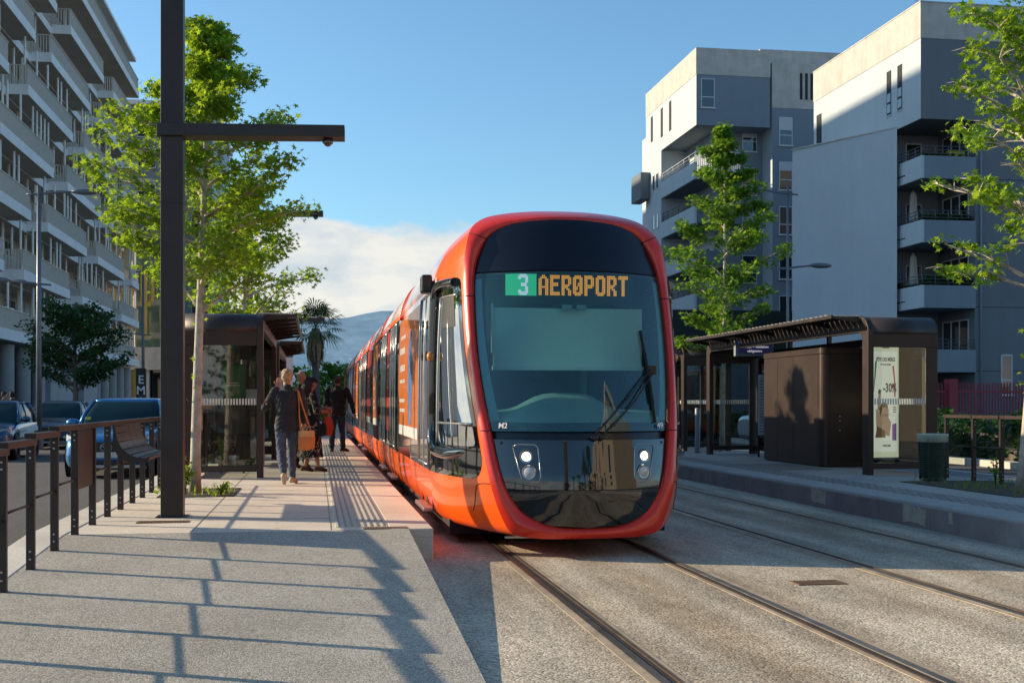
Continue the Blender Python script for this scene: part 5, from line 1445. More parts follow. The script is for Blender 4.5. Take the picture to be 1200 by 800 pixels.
# ------------------------------------------------------------------ cars
M_TYRE = M_RUBBER
M_ALLOY = pm('alloy_rim', (.35, .35, .36), .3, .1, 6, metal=.9)
M_CARGL = pm('car_glass', (.010, .032, .040), .08, .3, 1.0, spec=.12)
M_PLATE = pm('plate_white', (.6, .6, .58), .5, .05, 5)
M_CLENS = pm('headlamp_glass', (.38, .42, .45), .08, .3, 14, coat=1.0)
def make_car(label, loc, rz, paint, W=.90, Lc=4.45, hr=1.60, hood=.98, belt=1.02, wsb=1.35, wst=2.15, rrb=.55, group=None, emblem=True, mouth=.2):
    t = thing('parked_car' if group else 'car', label, 'car', loc, rz, group)
    st = [(0.0, .34, .66, .72), (.06, .25, .74, .83), (.25, .20, .83, .93), (.60, .20, hood - .07, .985), (wsb - .1, .20, hood + .02, 1.0), (wsb + .5, .2, belt, 1.0), (Lc * .6, .2, belt + .02, 1.0), (Lc - .5, .22, belt + .05, .98), (Lc - .12, .28, belt + .02, .92), (Lc, .42, belt - .12, .82)]
    st2 = crom([(a, b, c, d) for a, b, c, d in st], 4)
    loops = []
    for y, zb, zt, k in st2:
        w_ = W * k; hh = zt - zb
        hp = [(0, zb), (w_ * .80, zb), (w_ * .95, zb + .06), (w_, zb + hh * .35), (w_ * .985, zb + hh * .62), (w_ * .96, zb + hh * .82), (w_ * .88, zt - .03), (w_ * .70, zt), (w_ * .35, zt + .025), (0, zt + .032)]
        hp = crom(hp, 2)
        loops.append([(x, y, z) for x, z in hp] + [(-x, y, z) for x, z in hp[-2:0:-1]])
    m = MB(); m.loft(loops, cap=True); body = m.build('body', paint, t, local=True)
    # greenhouse glass
    yb1 = Lc - rrb + .15; yt1 = Lc - rrb - .35
    def ring(y0, y1, wd, z, r):
        pts = []
        for cx, cy, a0 in ((wd - r, y1 - r, 0), (-wd + r, y1 - r, PI / 2), (-wd + r, y0 + r, PI), (wd - r, y0 + r, 1.5 * PI)):
            for i in range(6): a = a0 + PI / 2 * i / 5; pts.append((cx + r * math.cos(a), cy + r * math.sin(a), z))
        return pts
    G = [ring(wsb, yb1, W * .93, belt - .06, .16), ring(wsb + .3, yb1 - .12, W * .88, belt + .22, .18), ring(wst - .15, yt1 + .1, W * .78, hr - .10, .2), ring(wst, yt1, W * .73, hr - .045, .2)]
    m = MB(); m.loft(G); m.build('window_glass', M_CARGL, t, local=True)
    Rf = [ring(wst - .10, yt1 + .06, W * .765, hr - .085, .2), ring(wst - .04, yt1, W * .74, hr - .035, .2), ring(wst + .2, yt1 - .2, W * .62, hr - .004, .2), ring(wst + .6, yt1 - .6, W * .35, hr + .008, .15)]
    m = MB(); m.loft(Rf, cap=True); m.build('roof', paint, t, local=True)
    for s in (-1, 1):
        m = MB()
        m.tube([(s * W * .93, wsb + .10, belt - .05), (s * W * .87, wsb + .42, belt + .24), (s * W * .765, wst - .02, hr - .07)], .038, 8)
        m.tube([(s * W * .92, wsb + 1.25, belt - .05), (s * W * .86, wsb + 1.28, belt + .24), (s * W * .765, wsb + 1.35, hr - .07)], .035, 8)
        m.tube([(s * W * .90, yb1 - .25, belt - .05), (s * W * .85, yb1 - .3, belt + .24), (s * W * .755, yt1 - .0, hr - .07)], .06, 8)
        m.tube([(s * W * .765, wst - .02, hr - .07), (s * W * .775, (wst + yt1) / 2, hr - .06), (s * W * .755, yt1, hr - .07)], .03, 8)
        m.build('side_pillars', paint, t, local=True)
    for s in (-1, 1):
        for y in (.86, Lc - .82):
            m = MB(); m.lathe((s * (W - .11), y, .33), [(.21, -.11 * s), (.30, -.11 * s), (.33, -.07 * s), (.33, .07 * s), (.30, .11 * s), (.21, .11 * s)], 24, 'x'); wh = m.build('wheel', M_TYRE, t, local=True)
            m = MB(); m.lathe((s * (W - .11), y, .33), [(.21, -.1 * s), (.21, .09 * s), (.16, .07 * s), (.05, .085 * s), (.001, .09 * s)], 20, 'x'); m.build('rim', M_ALLOY, wh, local=True)
            m = MB(); m.lathe((s * (W - .08), y, .33), [(.36, .0), (.375, .075 * s), (.39, .085 * s)], 24, 'x'); m.build('wheel_arch', M_BLACK, t, local=True)
        m = MB(); m.ell((s * (W + .10), wsb + .28, belt + .06), (.13, .08, .085), 12); m.beam((s * (W - .05), wsb + .3, belt), (s * (W + .04), wsb + .29, belt + .03), .05, .03); m.build('wing_mirror', paint, t, local=True)
        m = MB(); y0_, y1_ = .04, .42
        q = []
        for i in range(7):
            u = i / 6; yy_ = y0_ + (y1_ - y0_) * u ** 1.6; xx_ = W * (.50 + .44 * u ** .75); q.append((xx_, yy_, .60 + .14 * u, .76 + .11 * u))
        vs = []
        for x, y, za, zb in q: vs += [(s * (x + .012), y - .012 - .05 * (1 - abs(x / W)), za), (s * (x + .008), y - .008, zb)]
        m.add(vs, [(2 * i, 2 * i + 1, 2 * i + 3, 2 * i + 2) for i in range(6)], 0, True)
        m.build('headlight', M_CLENS, t, local=True)
        m = MB(); m.ell((s * W * .62, .02, .40), (.075, .04, .06), 12); m.build('fog_lamp', M_CLENS, t, local=True)
    m = MB(); m.prism([(-.36, .72), (.36, .72), (.42, .66), (.30, .50), (-.30, .50), (-.42, .66)], 'y', -.03, .12); gr = m.build('grille', M_BLACK, t, local=True, bevel=.01)
    m = MB()
    for z in (.54, .58, .62, .66): m.box(-.36, .36, -.036, -.031, z, z + .012)
    m.build('grille_bars', M_BRONZE, gr, local=True)
    m = MB(); m.box(-.55, .55, .0, .10, .26, .40); m.build('lower_intake', M_BLACK, t, local=True, bevel=.03)
    m = MB(); m.prism([(-.62, .20), (.62, .20), (.70, .27), (-.70, .27)], 'y', -.02, .10); m.build('bumper_lip', M_ALLOY, t, local=True, bevel=.01)
    if emblem:
        m = MB(); el_ = [(.11 * math.cos(a), -.042, .61 + .08 * math.sin(a)) for a in [2 * PI * i / 20 for i in range(21)]]
        m.tube(el_, .011, 6); m.tube(crom([(-.10, -.043, .632), (-.045, -.045, .628), (0, -.046, .588), (.045, -.045, .628), (.10, -.043, .632)], 4), .012, 6); m.build('emblem', M_ALLOY, gr, local=True)
    m = MB(); m.box(-.26, .26, -.045, -.03, .41, .52); m.box(-.26, -.22, -.046, -.045, .412, .518, 1); m.box(.22, .26, -.046, -.045, .412, .518, 1)
    m.build('number_plate', [M_PLATE, pm('plate_blue', (.03, .06, .3), .5, .1, 5) if 'plate_blue' not in bpy.data.materials else bpy.data.materials['plate_blue']], t, local=True)
    m = MB(); m.tube([(-.55, wsb + .03, belt - .02), (.05, wsb + .12, belt + .03)], .01, 6); m.tube([(-.02, wsb + .03, belt - .02), (.6, wsb + .14, belt + .04)], .01, 6); m.build('wiper', M_BLACK, t, local=True)
    m = MB()
    for s in (-1, 1):
        m.obox((s * W * .42, wsb + 1.1, belt + .12), (.42, .12, .5), rx=-.15); m.obox((s * W * .42, wsb + 1.18, belt + .42), (.22, .09, .14))
    m.build('front_seats', M_BLACK, t, local=True)
    return t
M_BLUECAR = pm('metallic_blue_paint', (.012, .17, .42), .28, .06, 3, metal=.55, coat=1)
M_BLUECAR2 = pm('darker_blue_paint', (.012, .07, .17), .28, .06, 3, metal=.5, coat=1)
M_GREYCAR = pm('blue_grey_paint', (.06, .10, .15), .3, .06, 3, metal=.5, coat=1)
make_car('bright blue car facing the camera behind the platform railing, yellow sticker inside its windscreen', (-4.08, 24.6, 0), R(-1.5), M_BLUECAR)
c2 = make_car('blue car at the left picture edge showing its front corner and side windows', (-8.62, 32.3, 0), R(2), M_BLUECAR2, W=.89, Lc=4.3, hr=1.56, hood=.93, belt=1.0, wsb=1.15, wst=2.0, emblem=False, group='cars parked along the far kerb')
c3 = make_car('blue grey car parked behind the blue car at the left picture edge', (-8.45, 40.0, 0), R(1), M_GREYCAR, W=.87, Lc=4.2, hr=1.56, hood=.95, belt=1.0, wsb=1.25, wst=2.05, emblem=False, group='cars parked along the far kerb')
make_car('pale car behind the red fence with only its roof in view', (18.6, 38.5, 0), R(90), pm('silver_paint', (.5, .52, .55), .3, .05, 3, metal=.5, coat=1), W=.9, Lc=4.3, emblem=False)
st_ = MB(); st_.box(-.70, -.60, 0, .004, 0, .10)
t = [o for o in COL.objects if o.name == 'car'][0]
m = MB(); m.obox((-.66, 1.47, 1.17), (.12, .004, .07), rx=R(-38)); m.build('sticker', pm('yellow_sticker', (.6, .5, .05), .6, .1, 5), t, local=True)

# ------------------------------------------------------------------ people
M_SKIN = pm('skin', (.46, .25, .17), .55, .08, 12, spec=.3)
M_NAVY = pm('navy_wool', (.018, .020, .028), .9, .25, 20, .3, 300)
M_BLKCL = pm('black_cloth', (.010, .010, .011), .85, .25, 20, .3, 200)
M_MAROON = pm('dark_plum_cloth', (.028, .014, .018), .9, .25, 20, .3, 200)
M_JEANS = pm('blue_denim', (.035, .062, .105), .9, .3, 14, .3, 260, col2=(.07, .11, .17))
M_JEANS2 = pm('dark_denim', (.02, .032, .055), .9, .3, 14, .3, 260)
M_BLOND = pm('ash_blonde_hair', (.36, .26, .15), .7, .35, 22, .8, 90)
M_BROWNH = pm('dark_brown_hair', (.028, .014, .009), .6, .35, 20, .8, 90)
M_GREYH = pm('short_grey_brown_hair', (.05, .035, .028), .8, .3, 30, .6, 120)
M_SHOE = pm('beige_shoe', (.42, .36, .28), .7, .15, 12)
M_DKSHOE = pm('black_shoe', (.012, .011, .011), .5, .2, 12)
M_SANDAL = pm('brown_sandal', (.08, .04, .025), .6, .2, 12)
M_TAN = pm('tan_orange_leather', (.50, .17, .04), .45, .2, 6, .2, 60)
M_REDBAG = pm('orange_red_cloth_bag', (.62, .06, .02), .6, .2, 6)
# black dress printed with pale looping lines
md, ntd, outd = _nt('printed_dress'); Ld = ntd.links.new
pd_ = N(ntd, 'ShaderNodeBsdfPrincipled', Roughness=.85); tcd = N(ntd, 'ShaderNodeTexCoord')
nd = N(ntd, 'ShaderNodeTexNoise', Scale=5.0, Detail=1.0); Ld(tcd.outputs['Object'], nd.inputs['Vector'])
wd = N(ntd, 'ShaderNodeTexWave', Scale=2.6, Distortion=9.0); wd.inputs['Detail'].default_value = 1.0; wd.inputs['Detail Scale'].default_value = 1.6; Ld(tcd.outputs['Object'], wd.inputs['Vector'])
crd = N(ntd, 'ShaderNodeValToRGB'); e_ = crd.color_ramp.elements; e_[0].position = .0; e_[0].color = (.010, .010, .012, 1); e_[1].position = .62; e_[1].color = (.010, .010, .012, 1)
x_ = e_.new(.70); x_.color = (.50, .44, .33, 1); x_ = e_.new(.82); x_.color = (.42, .36, .27, 1); x_ = e_.new(.90); x_.color = (.012, .012, .014, 1)
Ld(wd.outputs['Fac'], crd.inputs[0]); Ld(crd.outputs[0], pd_.inputs['Base Color']); Ld(pd_.outputs[0], outd.inputs[0])
M_DRESS = md

def bake(mb, name, mat, parent, voxel=.012, smooth=3, M=None, folds=0.0):
    """melt overlapping shapes into one continuous surface"""
    me = bpy.data.meshes.new('tmp'); me.from_pydata([tuple(v) for v in mb.v], [], mb.f)
    o = bpy.data.objects.new('tmp', me); COL.objects.link(o)
    r = o.modifiers.new('r', 'REMESH'); r.mode = 'VOXEL'; r.voxel_size = voxel
    s = o.modifiers.new('s', 'SMOOTH'); s.factor = .5; s.iterations = smooth
    dg = bpy.context.evaluated_depsgraph_get(); dg.update()
    m2 = bpy.data.meshes.new_from_object(o.evaluated_get(dg))
    bpy.data.objects.remove(o); bpy.data.meshes.remove(me)
    if folds:
        nv = len(m2.vertices); co = np.empty(nv * 3); no = np.empty(nv * 3)
        m2.vertices.foreach_get('co', co); m2.vertices.foreach_get('normal', no)
        co = co.reshape(-1, 3); no = no.reshape(-1, 3); x, y, z = co.T
        a_ = np.sin(31 * x + 17 * z + 3 * np.sin(23 * y + 9 * z)) * np.sin(47 * z + 21 * y + 2.5 * np.sin(29 * x)) + .6 * np.sin(70 * z + 43 * x + 4 * np.sin(37 * y)) * np.sin(61 * x - 53 * y + 19 * z)
        co = co + no * (folds * .7 * a_)[:, None]
        m2.vertices.foreach_set('co', co.ravel()); m2.update()
    m2.name = name; m2.materials.clear(); m2.materials.append(mat)
    m2.polygons.foreach_set('use_smooth', [True] * len(m2.polygons))
    ob = bpy.data.objects.new(name, m2); COL.objects.link(ob)
    if parent is not None: ob.parent = parent
    return ob
def limb(mb, pts, rad, n=12):
    pts = [Vector(p) for p in pts]; mb.tube(pts, rad, n)
    for p, r in zip(pts, rad): mb.ell(p, (r, r, r), n)
def hand(mb, w, d, k=1.0, curl=.5, thumb_side=None):
    """w wrist, d pointing direction: palm, four bent fingers, thumb"""
    w = Vector(w); d = Vector(d).normalized(); a = d.cross(Vector((0, 1, 0)))
    if a.length < .2: a = d.cross(Vector((1, 0, 0)))
    a.normalize(); b = a.cross(d).normalized()          # a across the palm, b palm normal
    pc = w + d * .045 * k
    R_ = Matrix((a, b, d)).transposed()
    mb.add([w + d * .005 + R_ @ Vector((x * .036 * k, y * .015 * k, z * .085 * k)) for x, y, z in [(-.7, -1, 0), (.7, -1, 0), (.7, 1, 0), (-.7, 1, 0), (-1, -1, 1), (1, -1, 1), (1, 1, 1), (-1, 1, 1)]], [(3, 2, 1, 0), (4, 5, 6, 7), (0, 1, 5, 4), (1, 2, 6, 5), (2, 3, 7, 6), (3, 0, 4, 7)])
    for i, ln in enumerate((.062, .072, .068, .052)):
        o = w + d * .088 * k + a * (-.027 + .018 * i) * k
        p1 = o + (d * math.cos(curl * .5) + b * math.sin(curl * .5)) * ln * .5 * k; p2 = p1 + (d * math.cos(curl * 1.5) + b * math.sin(curl * 1.5)) * ln * .5 * k
        limb(mb, [o - d * .015, p1, p2], [.0095 * k, .009 * k, .0078 * k], 8)
    o = w + d * .03 * k + a * .03 * k; p1 = o + (d * .6 + a * .7).normalized() * .035 * k; p2 = p1 + (d * .9 + a * .25 + b * .2).normalized() * .03 * k
    limb(mb, [o, p1, p2], [.012 * k, .0105 * k, .009 * k], 8)

def person(label, loc, rz, h, J, top, bot, hair, shoe, female=False, dress=None, coat_len=.47, headturn=0.0, nod=0.0, hair_kind='short', hat=None, lapel=False, group=None, sleeve=1.0, voxel=.0085):
    """J: joints as fractions of height h: l_knee,l_ankle,r_*, l_elbow,l_wrist ... faces +Y"""
    t = thing('person', label, 'person', loc, rz, group)
    V = lambda p: Vector(p) * h
    sh = .108 if female else .122
    P = dict(pel=(0, 0, .53), l_hip=(-.052, 0, .51), r_hip=(.052, 0, .51), chest=(0, .005, .72), neck=(0, .0, .835), l_sh=(-sh, 0, .805), r_sh=(sh, 0, .805), head=(0, .015, .925))
    P.update(J); P = {k: V(v) for k, v in P.items()}
    k = h / 1.75
    mb = MB()
    # torso, neck
    def tors(mb, g, z0=.47, zt=.83):
        prof = [(.47, .085, .062), (.53, .092, .066), (.60, .078 if female else .088, .055), (.66, .086 if female else .096, .060), (.73, .100 if female else .112, .068), (.785, .105 if female else .118, .058), (.815, .085, .046), (.835, .042, .038)]
        loops = []
        for z, a, b in prof:
            if z < z0 - .001 or z > zt + .001: continue
            f = (z - .53) / .3; cx = P['pel'].x + (P['neck'].x - P['pel'].x) * f; cy = P['pel'].y + (P['neck'].y - P['pel'].y) * f
            loops.append([(cx + (a * h + g) * math.cos(u), cy + (b * h + g) * math.sin(u), z * h) for u in [2 * PI * i / 20 for i in range(20)]])
        mb.loft(loops, cap=True)
    tors(mb, 0)
    Mh = Matrix.Rotation(headturn, 3, 'Z') @ Matrix.Rotation(nod, 3, 'X')
    hd = P['head']; HV = lambda x, y, z: hd + Mh @ Vector((x, y, z)) * k
    limb(mb, [P['neck'] - Vector((0, 0, .02 * h)), P['neck'] + Vector((0, .004, .02 * h)), hd + Vector((0, -.01, -.05)) * k], [.058 * k, .054 * k, .055 * k])
    hm = MB()
    er = (headturn and None)
    def he(x, y, z, rx, ry, rz_): mb.ell(HV(x, y, z), (rx * k, ry * k, rz_ * k), 16, rot=(nod, 0, headturn))
    he(0, -.005, .025, .076, .096, .095); he(0, .022, -.045, .058, .066, .070); he(0, .055, -.085, .030, .028, .026)      # skull, face, chin
    he(0, .098, -.022, .012, .018, .020); he(0, .092, .000, .009, .012, .028)                                             # nose
    he(0, .083, -.055, .024, .010, .007); he(-.077, -.005, -.01, .010, .018, .030); he(.077, -.005, -.01, .010, .018, .030)  # mouth, ears
    he(-.033, .078, .012, .018, .012, .008); he(.033, .078, .012, .018, .012, .008)                                       # brows
    for s in ('l', 'r'):
        hp, kn, an = P[s + '_hip'], P[s + '_knee'], P[s + '_ankle']
        c1 = hp.lerp(kn, .4); c2 = kn.lerp(an, .32) + Vector((0, -.012, 0))
        limb(mb, [hp, c1, kn, c2, an], [.084 * k, .074 * k, .052 * k, .052 * k, .034 * k])
        td = Vector(P.get(s + '_toe', an + Vector((0, .15, -.06)) )) if s + '_toe' in P else an + Vector((0.0, .15 * k, -.055 * k))
        heel = an + (an - td).normalized() * .05 * k + Vector((0, 0, -.045 * k))
        limb(mb, [heel, an + Vector((0, 0, -.03 * k)), td], [.033 * k, .036 * k, .026 * k])
        P[s + '_toe'] = td; P[s + '_heel'] = heel
        so, el, wr = P[s + '_sh'], P[s + '_elbow'], P[s + '_wrist']
        mb.ell(so, (.05 * k, .05 * k, .05 * k), 12)
        limb(mb, [so, so.lerp(el, .5), el, el.lerp(wr, .35), wr], [.047 * k, .045 * k, .037 * k, .038 * k, .026 * k])
        hand(mb, wr, P.get(s + '_hand', (wr - el)), k * .95, curl=.7)
    body = bake(mb, 'body', M_SKIN, t, voxel, 2)
    # eyes
    m = MB()
    for s in (-1, 1): m.ell(HV(s * .033, .087, -.004), (.012 * k, .008 * k, .007 * k), 8)
    m.build('eyes', M_WHITE, body, local=True)
    m = MB()
    for s in (-1, 1): m.ell(HV(s * .033, .0935, -.004), (.0055 * k, .003 * k, .0055 * k), 8)
    m.build('pupils', M_BLACK, body, local=True)
    # trousers
    g = .012
    if bot is not None:
        mb = MB(); tors(mb, .008, z0=.47, zt=.60)
        for s in ('l', 'r'):
            hp, kn, an = P[s + '_hip'], P[s + '_knee'], P[s + '_ankle']
            limb(mb, [hp, hp.lerp(kn, .4), kn, kn.lerp(an, .32) + Vector((0, -.012, 0)), an + (kn - an) * .10], [.098 * k, .089 * k, .071 * k, .068 * k, (.052 if female else .062) * k])
        bake(mb, 'trousers', bot, t, .012, 3, folds=.008)
    # shoes
    mb = MB()
    for s in ('l', 'r'):
        an, td, heel = P[s + '_ankle'], P[s + '_toe'], P[s + '_heel']
        limb(mb, [heel, an.lerp(heel, .6) + Vector((0, 0, -.0 * k)), heel.lerp(td, .6) + Vector((0, 0, .012 * k)), td], [.042 * k, .047 * k, .042 * k, .033 * k])
    sh_o = bake(mb, 'shoes', shoe, t, .01, 2)
    # top
    mb = MB()
    if dress is not None:
        tors(mb, .014, z0=.47, zt=.83)
        loops = []
        for z, a, b in ((.62, .086, .07), (.53, .108, .088), (.42, .122, .105), (.30, .135, .12), (.20, .145, .128), (.155, .15, .132)):
            loops.append([((a + .006 * math.sin(5 * u + z * 9)) * h * math.cos(u), (b + .006 * math.sin(7 * u)) * h * math.sin(u) + .0, z * h) for u in [2 * PI * i / 28 for i in range(28)]])
        mb.loft(loops, cap=True)
    else:
        tors(mb, .020, z0=.53, zt=.83)
        prof = [(.62, .090, .066), (.55, .102, .076), (coat_len, .108, .080)]
        loops = [[(a * h * math.cos(u), b * h * math.sin(u), z * h) for u in [2 * PI * i / 22 for i in range(22)]] for z, a, b in prof]
        mb.loft(loops, cap=True)
        limb(mb, [P['neck'] - Vector((0, 0, .03 * h)), P['neck'] + Vector((0, -.008, .004 * h))], [.075 * k, .066 * k])
    for s in ('l', 'r'):
        so, el, wr = P[s + '_sh'], P[s + '_elbow'], P[s + '_wrist']
        mb.ell(so, (.066 * k, .066 * k, .062 * k), 12)
        if sleeve > .8: limb(mb, [so, so.lerp(el, .5), el, el.lerp(wr, .5), el.lerp(wr, .88)], [.066 * k, .063 * k, .060 * k, .052 * k, .045 * k])
        else: limb(mb, [so, so.lerp(el, .5), so.lerp(el, .98), el.lerp(wr, .15)], [.064 * k, .064 * k, .062 * k, .058 * k])
    bake(mb, 'dress' if dress is not None else 'jacket', dress if dress is not None else top, t, .012, 3, folds=.009)
    # hair
    mb = MB(); rg = random.Random(int(h * 1000))
    def hel(x, y, z, rx, ry, rz_): mb.ell(HV(x, y, z), (rx * k, ry * k, rz_ * k), 14, rot=(nod, 0, headturn))
    if hair is not None:
        if hair_kind == 'short':
            hel(0, -.024, .042, .089, .098, .094); hel(0, -.055, -.015, .073, .056, .062)
            for i in range(46):
                a = rg.uniform(0, 6.28); e = rg.uniform(.15, 1.45); d = Vector((math.cos(a) * math.cos(e), math.sin(a) * math.cos(e) * 1.05, math.sin(e)))
                p = Vector((0, -.022, .04)) + Vector((d.x * .08, d.y * .09, d.z * .088)); hel(p.x, p.y, p.z, .016, .016, .018)
        elif hair_kind == 'crop':
            hel(0, -.020, .038, .088, .100, .096); hel(0, -.055, -.015, .072, .056, .06)
        elif hair_kind == 'bald':
            hel(0, -.055, -.012, .066, .042, .035)
        elif hair_kind == 'long':
            hel(0, -.02, .035, .087, .10, .095)
            pts = [HV(0, -.07, .02), HV(.0, -.10, -.12), HV(-.01, -.115, -.26), HV(-.02, -.105, -.40), HV(-.02, -.09, -.50)]
            limb(mb, pts, [.078 * k, .085 * k, .085 * k, .065 * k, .03 * k])
            for s in (-1, 1): limb(mb, [HV(s * .06, -.03, .0), HV(s * .075, -.045, -.14), HV(s * .07, -.05, -.3)], [.035 * k, .042 * k, .03 * k])
        bake(mb, 'hair', hair, body, .009, 1, folds=.010)
    if hat is not None:
        mb = MB(); hel2 = lambda x, y, z, rx, ry, rz_: mb.ell(HV(x, y, z), (rx * k, ry * k, rz_ * k), 16, rot=(nod, 0, headturn))
        hel2(0, -.01, .075, .092, .108, .060); hel2(0, .03, .052, .088, .10, .018)
        bake(mb, 'cap', hat, t, .009, 2)
    return t
standJ = dict(l_knee=(-.055, .012, .285), l_ankle=(-.055, -.005, .045), r_knee=(.055, .012, .285), r_ankle=(.055, -.005, .045), l_elbow=(-.155, -.02, .63), l_wrist=(-.15, .05, .50), r_elbow=(.155, -.02, .63), r_wrist=(.15, .05, .50))
# woman in the blazer: walking away, heel of the trailing left foot up, phone at her ear
J1 = dict(l_knee=(-.05, -.02, .29), l_ankle=(-.035, -.165, .085), l_toe=(-.03, -.125, .02), r_knee=(.045, .075, .295), r_ankle=(.05, .055, .045), r_toe=(.085, .125, .015),
          l_elbow=(-.185, .045, .665), l_wrist=(-.075, .095, .85), l_hand=(.1, -.25, 1), r_elbow=(.15, -.03, .64), r_wrist=(.145, .055, .53))
P1 = person('grey blonde person in dark blazer and blue jeans walking away, hand raised to one ear', (-.42, 18.0, PZ), R(4), 1.70, J1, M_NAVY, M_JEANS, M_BLOND, M_SHOE, female=True, coat_len=.455, hair_kind='short', headturn=R(0))
J2 = dict(l_knee=(-.05, .03, .285), l_ankle=(-.05, -.04, .045), r_knee=(.06, .05, .285), r_ankle=(.06, .07, .045), l_elbow=(-.135, .06, .64), l_wrist=(-.03, .16, .66), l_hand=(.6, .8, .1), r_elbow=(.145, .03, .63), r_wrist=(.05, .165, .63), r_hand=(-.6, .8, 0))
P2 = person('person in a dark cap and black dress with pale looping print facing the tram', (-.10, 21.2, PZ), R(-72), 1.66, J2, None, None, M_BROWNH, M_SANDAL, female=True, dress=M_DRESS, hair_kind='long', hat=M_BLKCL, nod=R(-8), sleeve=.5)
J3 = dict(standJ); J3.update(l_elbow=(-.15, .02, .63), l_wrist=(-.11, .12, .55))
P3 = person('bald person in dark plum clothes standing behind the person in the printed dress', (-.27, 22.3, PZ), R(-25), 1.79, J3, M_MAROON, M_BLKCL, None, M_DKSHOE, hair_kind='bald', headturn=R(-10))
J4 = dict(l_knee=(-.06, -.01, .29), l_ankle=(-.065, -.05, .045), r_knee=(.055, .04, .287), r_ankle=(.07, .05, .045), r_toe=(.13, .095, .015), l_elbow=(-.15, .0, .63), l_wrist=(-.10, .12, .60), r_elbow=(.185, -.01, .645), r_wrist=(.215, .05, .50))
P4 = person('short haired person in a black jacket and dark jeans walking away along the tram', (.52, 29.6, PZ), R(-8), 1.88, J4, M_BLKCL, M_JEANS2, M_GREYH, M_DKSHOE, hair_kind='crop')
far = person('person in dark clothes seen behind the parked cars, leftmost of three', (-10.4, 38.0, .14), R(20), 1.72, standJ, M_BLKCL, M_BLKCL, M_BLKCL, M_DKSHOE, hair_kind='short', group='people on the far pavement', voxel=.014)
dup(far, (-10.05, 41.2, .14), R(-95), label='person in dark clothes behind the parked cars, middle one of three')
dup(far, (-9.75, 41.0, .14), R(10), label='person in dark clothes behind the parked cars, nearest to the lamp post')

# bags
t = thing('shoulder_bag', 'tan orange leather bag hanging at the side of the person in the blazer', 'bag', (-.135, 17.93, PZ))
m = MB(); loops = []
for z, a, b in ((.50, .105, .05), (.52, .125, .06), (.64, .135, .06), (.76, .12, .045), (.78, .11, .03)):
    loops.append([(a * .95 * math.copysign(abs(math.cos(u)) ** .6, math.cos(u)), b * math.copysign(abs(math.sin(u)) ** .7, math.sin(u)), z + (.02 if math.cos(u) > .5 else 0)) for u in [2 * PI * i / 24 for i in range(24)]])
m.loft(loops, cap=True); m.build('bag_body', M_TAN, t, local=True)
m = MB(); m.tube(crom([(-.08, 0, .77), (-.10, 0, .95), (-.11, .0, 1.2), (-.13, 0, 1.385), (-.17, .02, 1.37)], 4), .012, 6); m.tube(crom([(.07, 0, .77), (.0, -.02, .98), (-.07, -.02, 1.2), (-.12, -.02, 1.38)], 4), .012, 6); m.build('strap', M_TAN, t, local=True)
m = MB(); m.loft([[(.118 * math.copysign(abs(math.cos(u)) ** .6, math.cos(u)), .056 * math.copysign(abs(math.sin(u)) ** .7, math.sin(u)) - .006, z) for u in [2 * PI * i / 24 for i in range(24)]] for z in (.70, .79)]); m.build('flap', pm('pale_tan_leather', (.55, .30, .12), .5, .2, 6), t, local=True)
t = thing('hand_bag', 'bright orange red bag held in front of the person in the printed dress', 'bag', (.20, 21.2, PZ))
m = MB(); m.loft([[(a * math.cos(u), b * math.sin(u), z) for u in [2 * PI * i / 20 for i in range(20)]] for z, a, b in ((.62, .03, .03), (.64, .08, .06), (.76, .11, .08), (.90, .09, .07), (.96, .06, .04))], cap=True); m.build('bag_body', M_REDBAG, t, local=True)
m = MB(); m.tube(crom([(-.05, 0, .95), (-.06, 0, 1.06), (0, 0, 1.10), (.05, 0, 1.05), (.05, 0, .95)], 4), .014, 6); m.build('handle', M_REDBAG, t, local=True)
t = thing('dark_bag', 'black bag tucked under the arm of the person in the printed dress', 'bag', (.10, 20.98, PZ))
m = MB(); m.loft([[(a * math.cos(u), b * math.sin(u), z) for u in [2 * PI * i / 20 for i in range(20)]] for z, a, b in ((.62, .03, .02), (.65, .08, .04), (.74, .085, .045), (.84, .07, .03))], cap=True); m.build('bag_body', M_BLKCL, t, local=True)
m = MB(); m.tube(crom([(-.06, 0, .83), (-.12, .05, 1.05), (-.16, .1, 1.3), (-.1, .05, 1.05), (.05, 0, .83)], 4), .01, 6); m.build('strap', M_BLKCL, t, local=True)
# ------------------------------------------------------------------ buildings
def fbox(m, x0, x1, y0, y1, z0, z1, mx=0, my=1, mz=0):
    vs = [(x0, y0, z0), (x1, y0, z0), (x1, y1, z0), (x0, y1, z0), (x0, y0, z1), (x1, y0, z1), (x1, y1, z1), (x0, y1, z1)]
    for f, mi in (((3, 2, 1, 0), mz), ((4, 5, 6, 7), mz), ((0, 1, 5, 4), my), ((1, 2, 6, 5), mx), ((2, 3, 7, 6), my), ((3, 0, 4, 7), mx)):
        m.add([vs[i] for i in f], [(0, 1, 2, 3)], mi)
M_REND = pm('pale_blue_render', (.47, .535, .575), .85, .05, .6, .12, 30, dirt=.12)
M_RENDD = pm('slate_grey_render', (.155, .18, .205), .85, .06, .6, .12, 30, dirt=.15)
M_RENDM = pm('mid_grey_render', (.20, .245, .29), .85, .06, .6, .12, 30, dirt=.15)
M_CONC = pm('board_marked_concrete', (.50, .485, .44), .85, .14, 1.6, .2, 20, dirt=.35)
M_FRAME = pm('white_window_frame', (.55, .57, .58), .5, .05, 4)
M_SHUT = pm('roller_shutter', (.50, .52, .54), .6, .06, 3)
M_SLOT = pm('dark_opening', (.02, .023, .028), .8, .2, 2)
M_RAILG = pm('grey_railing', (.10, .11, .12), .5, .1, 4, metal=.4)
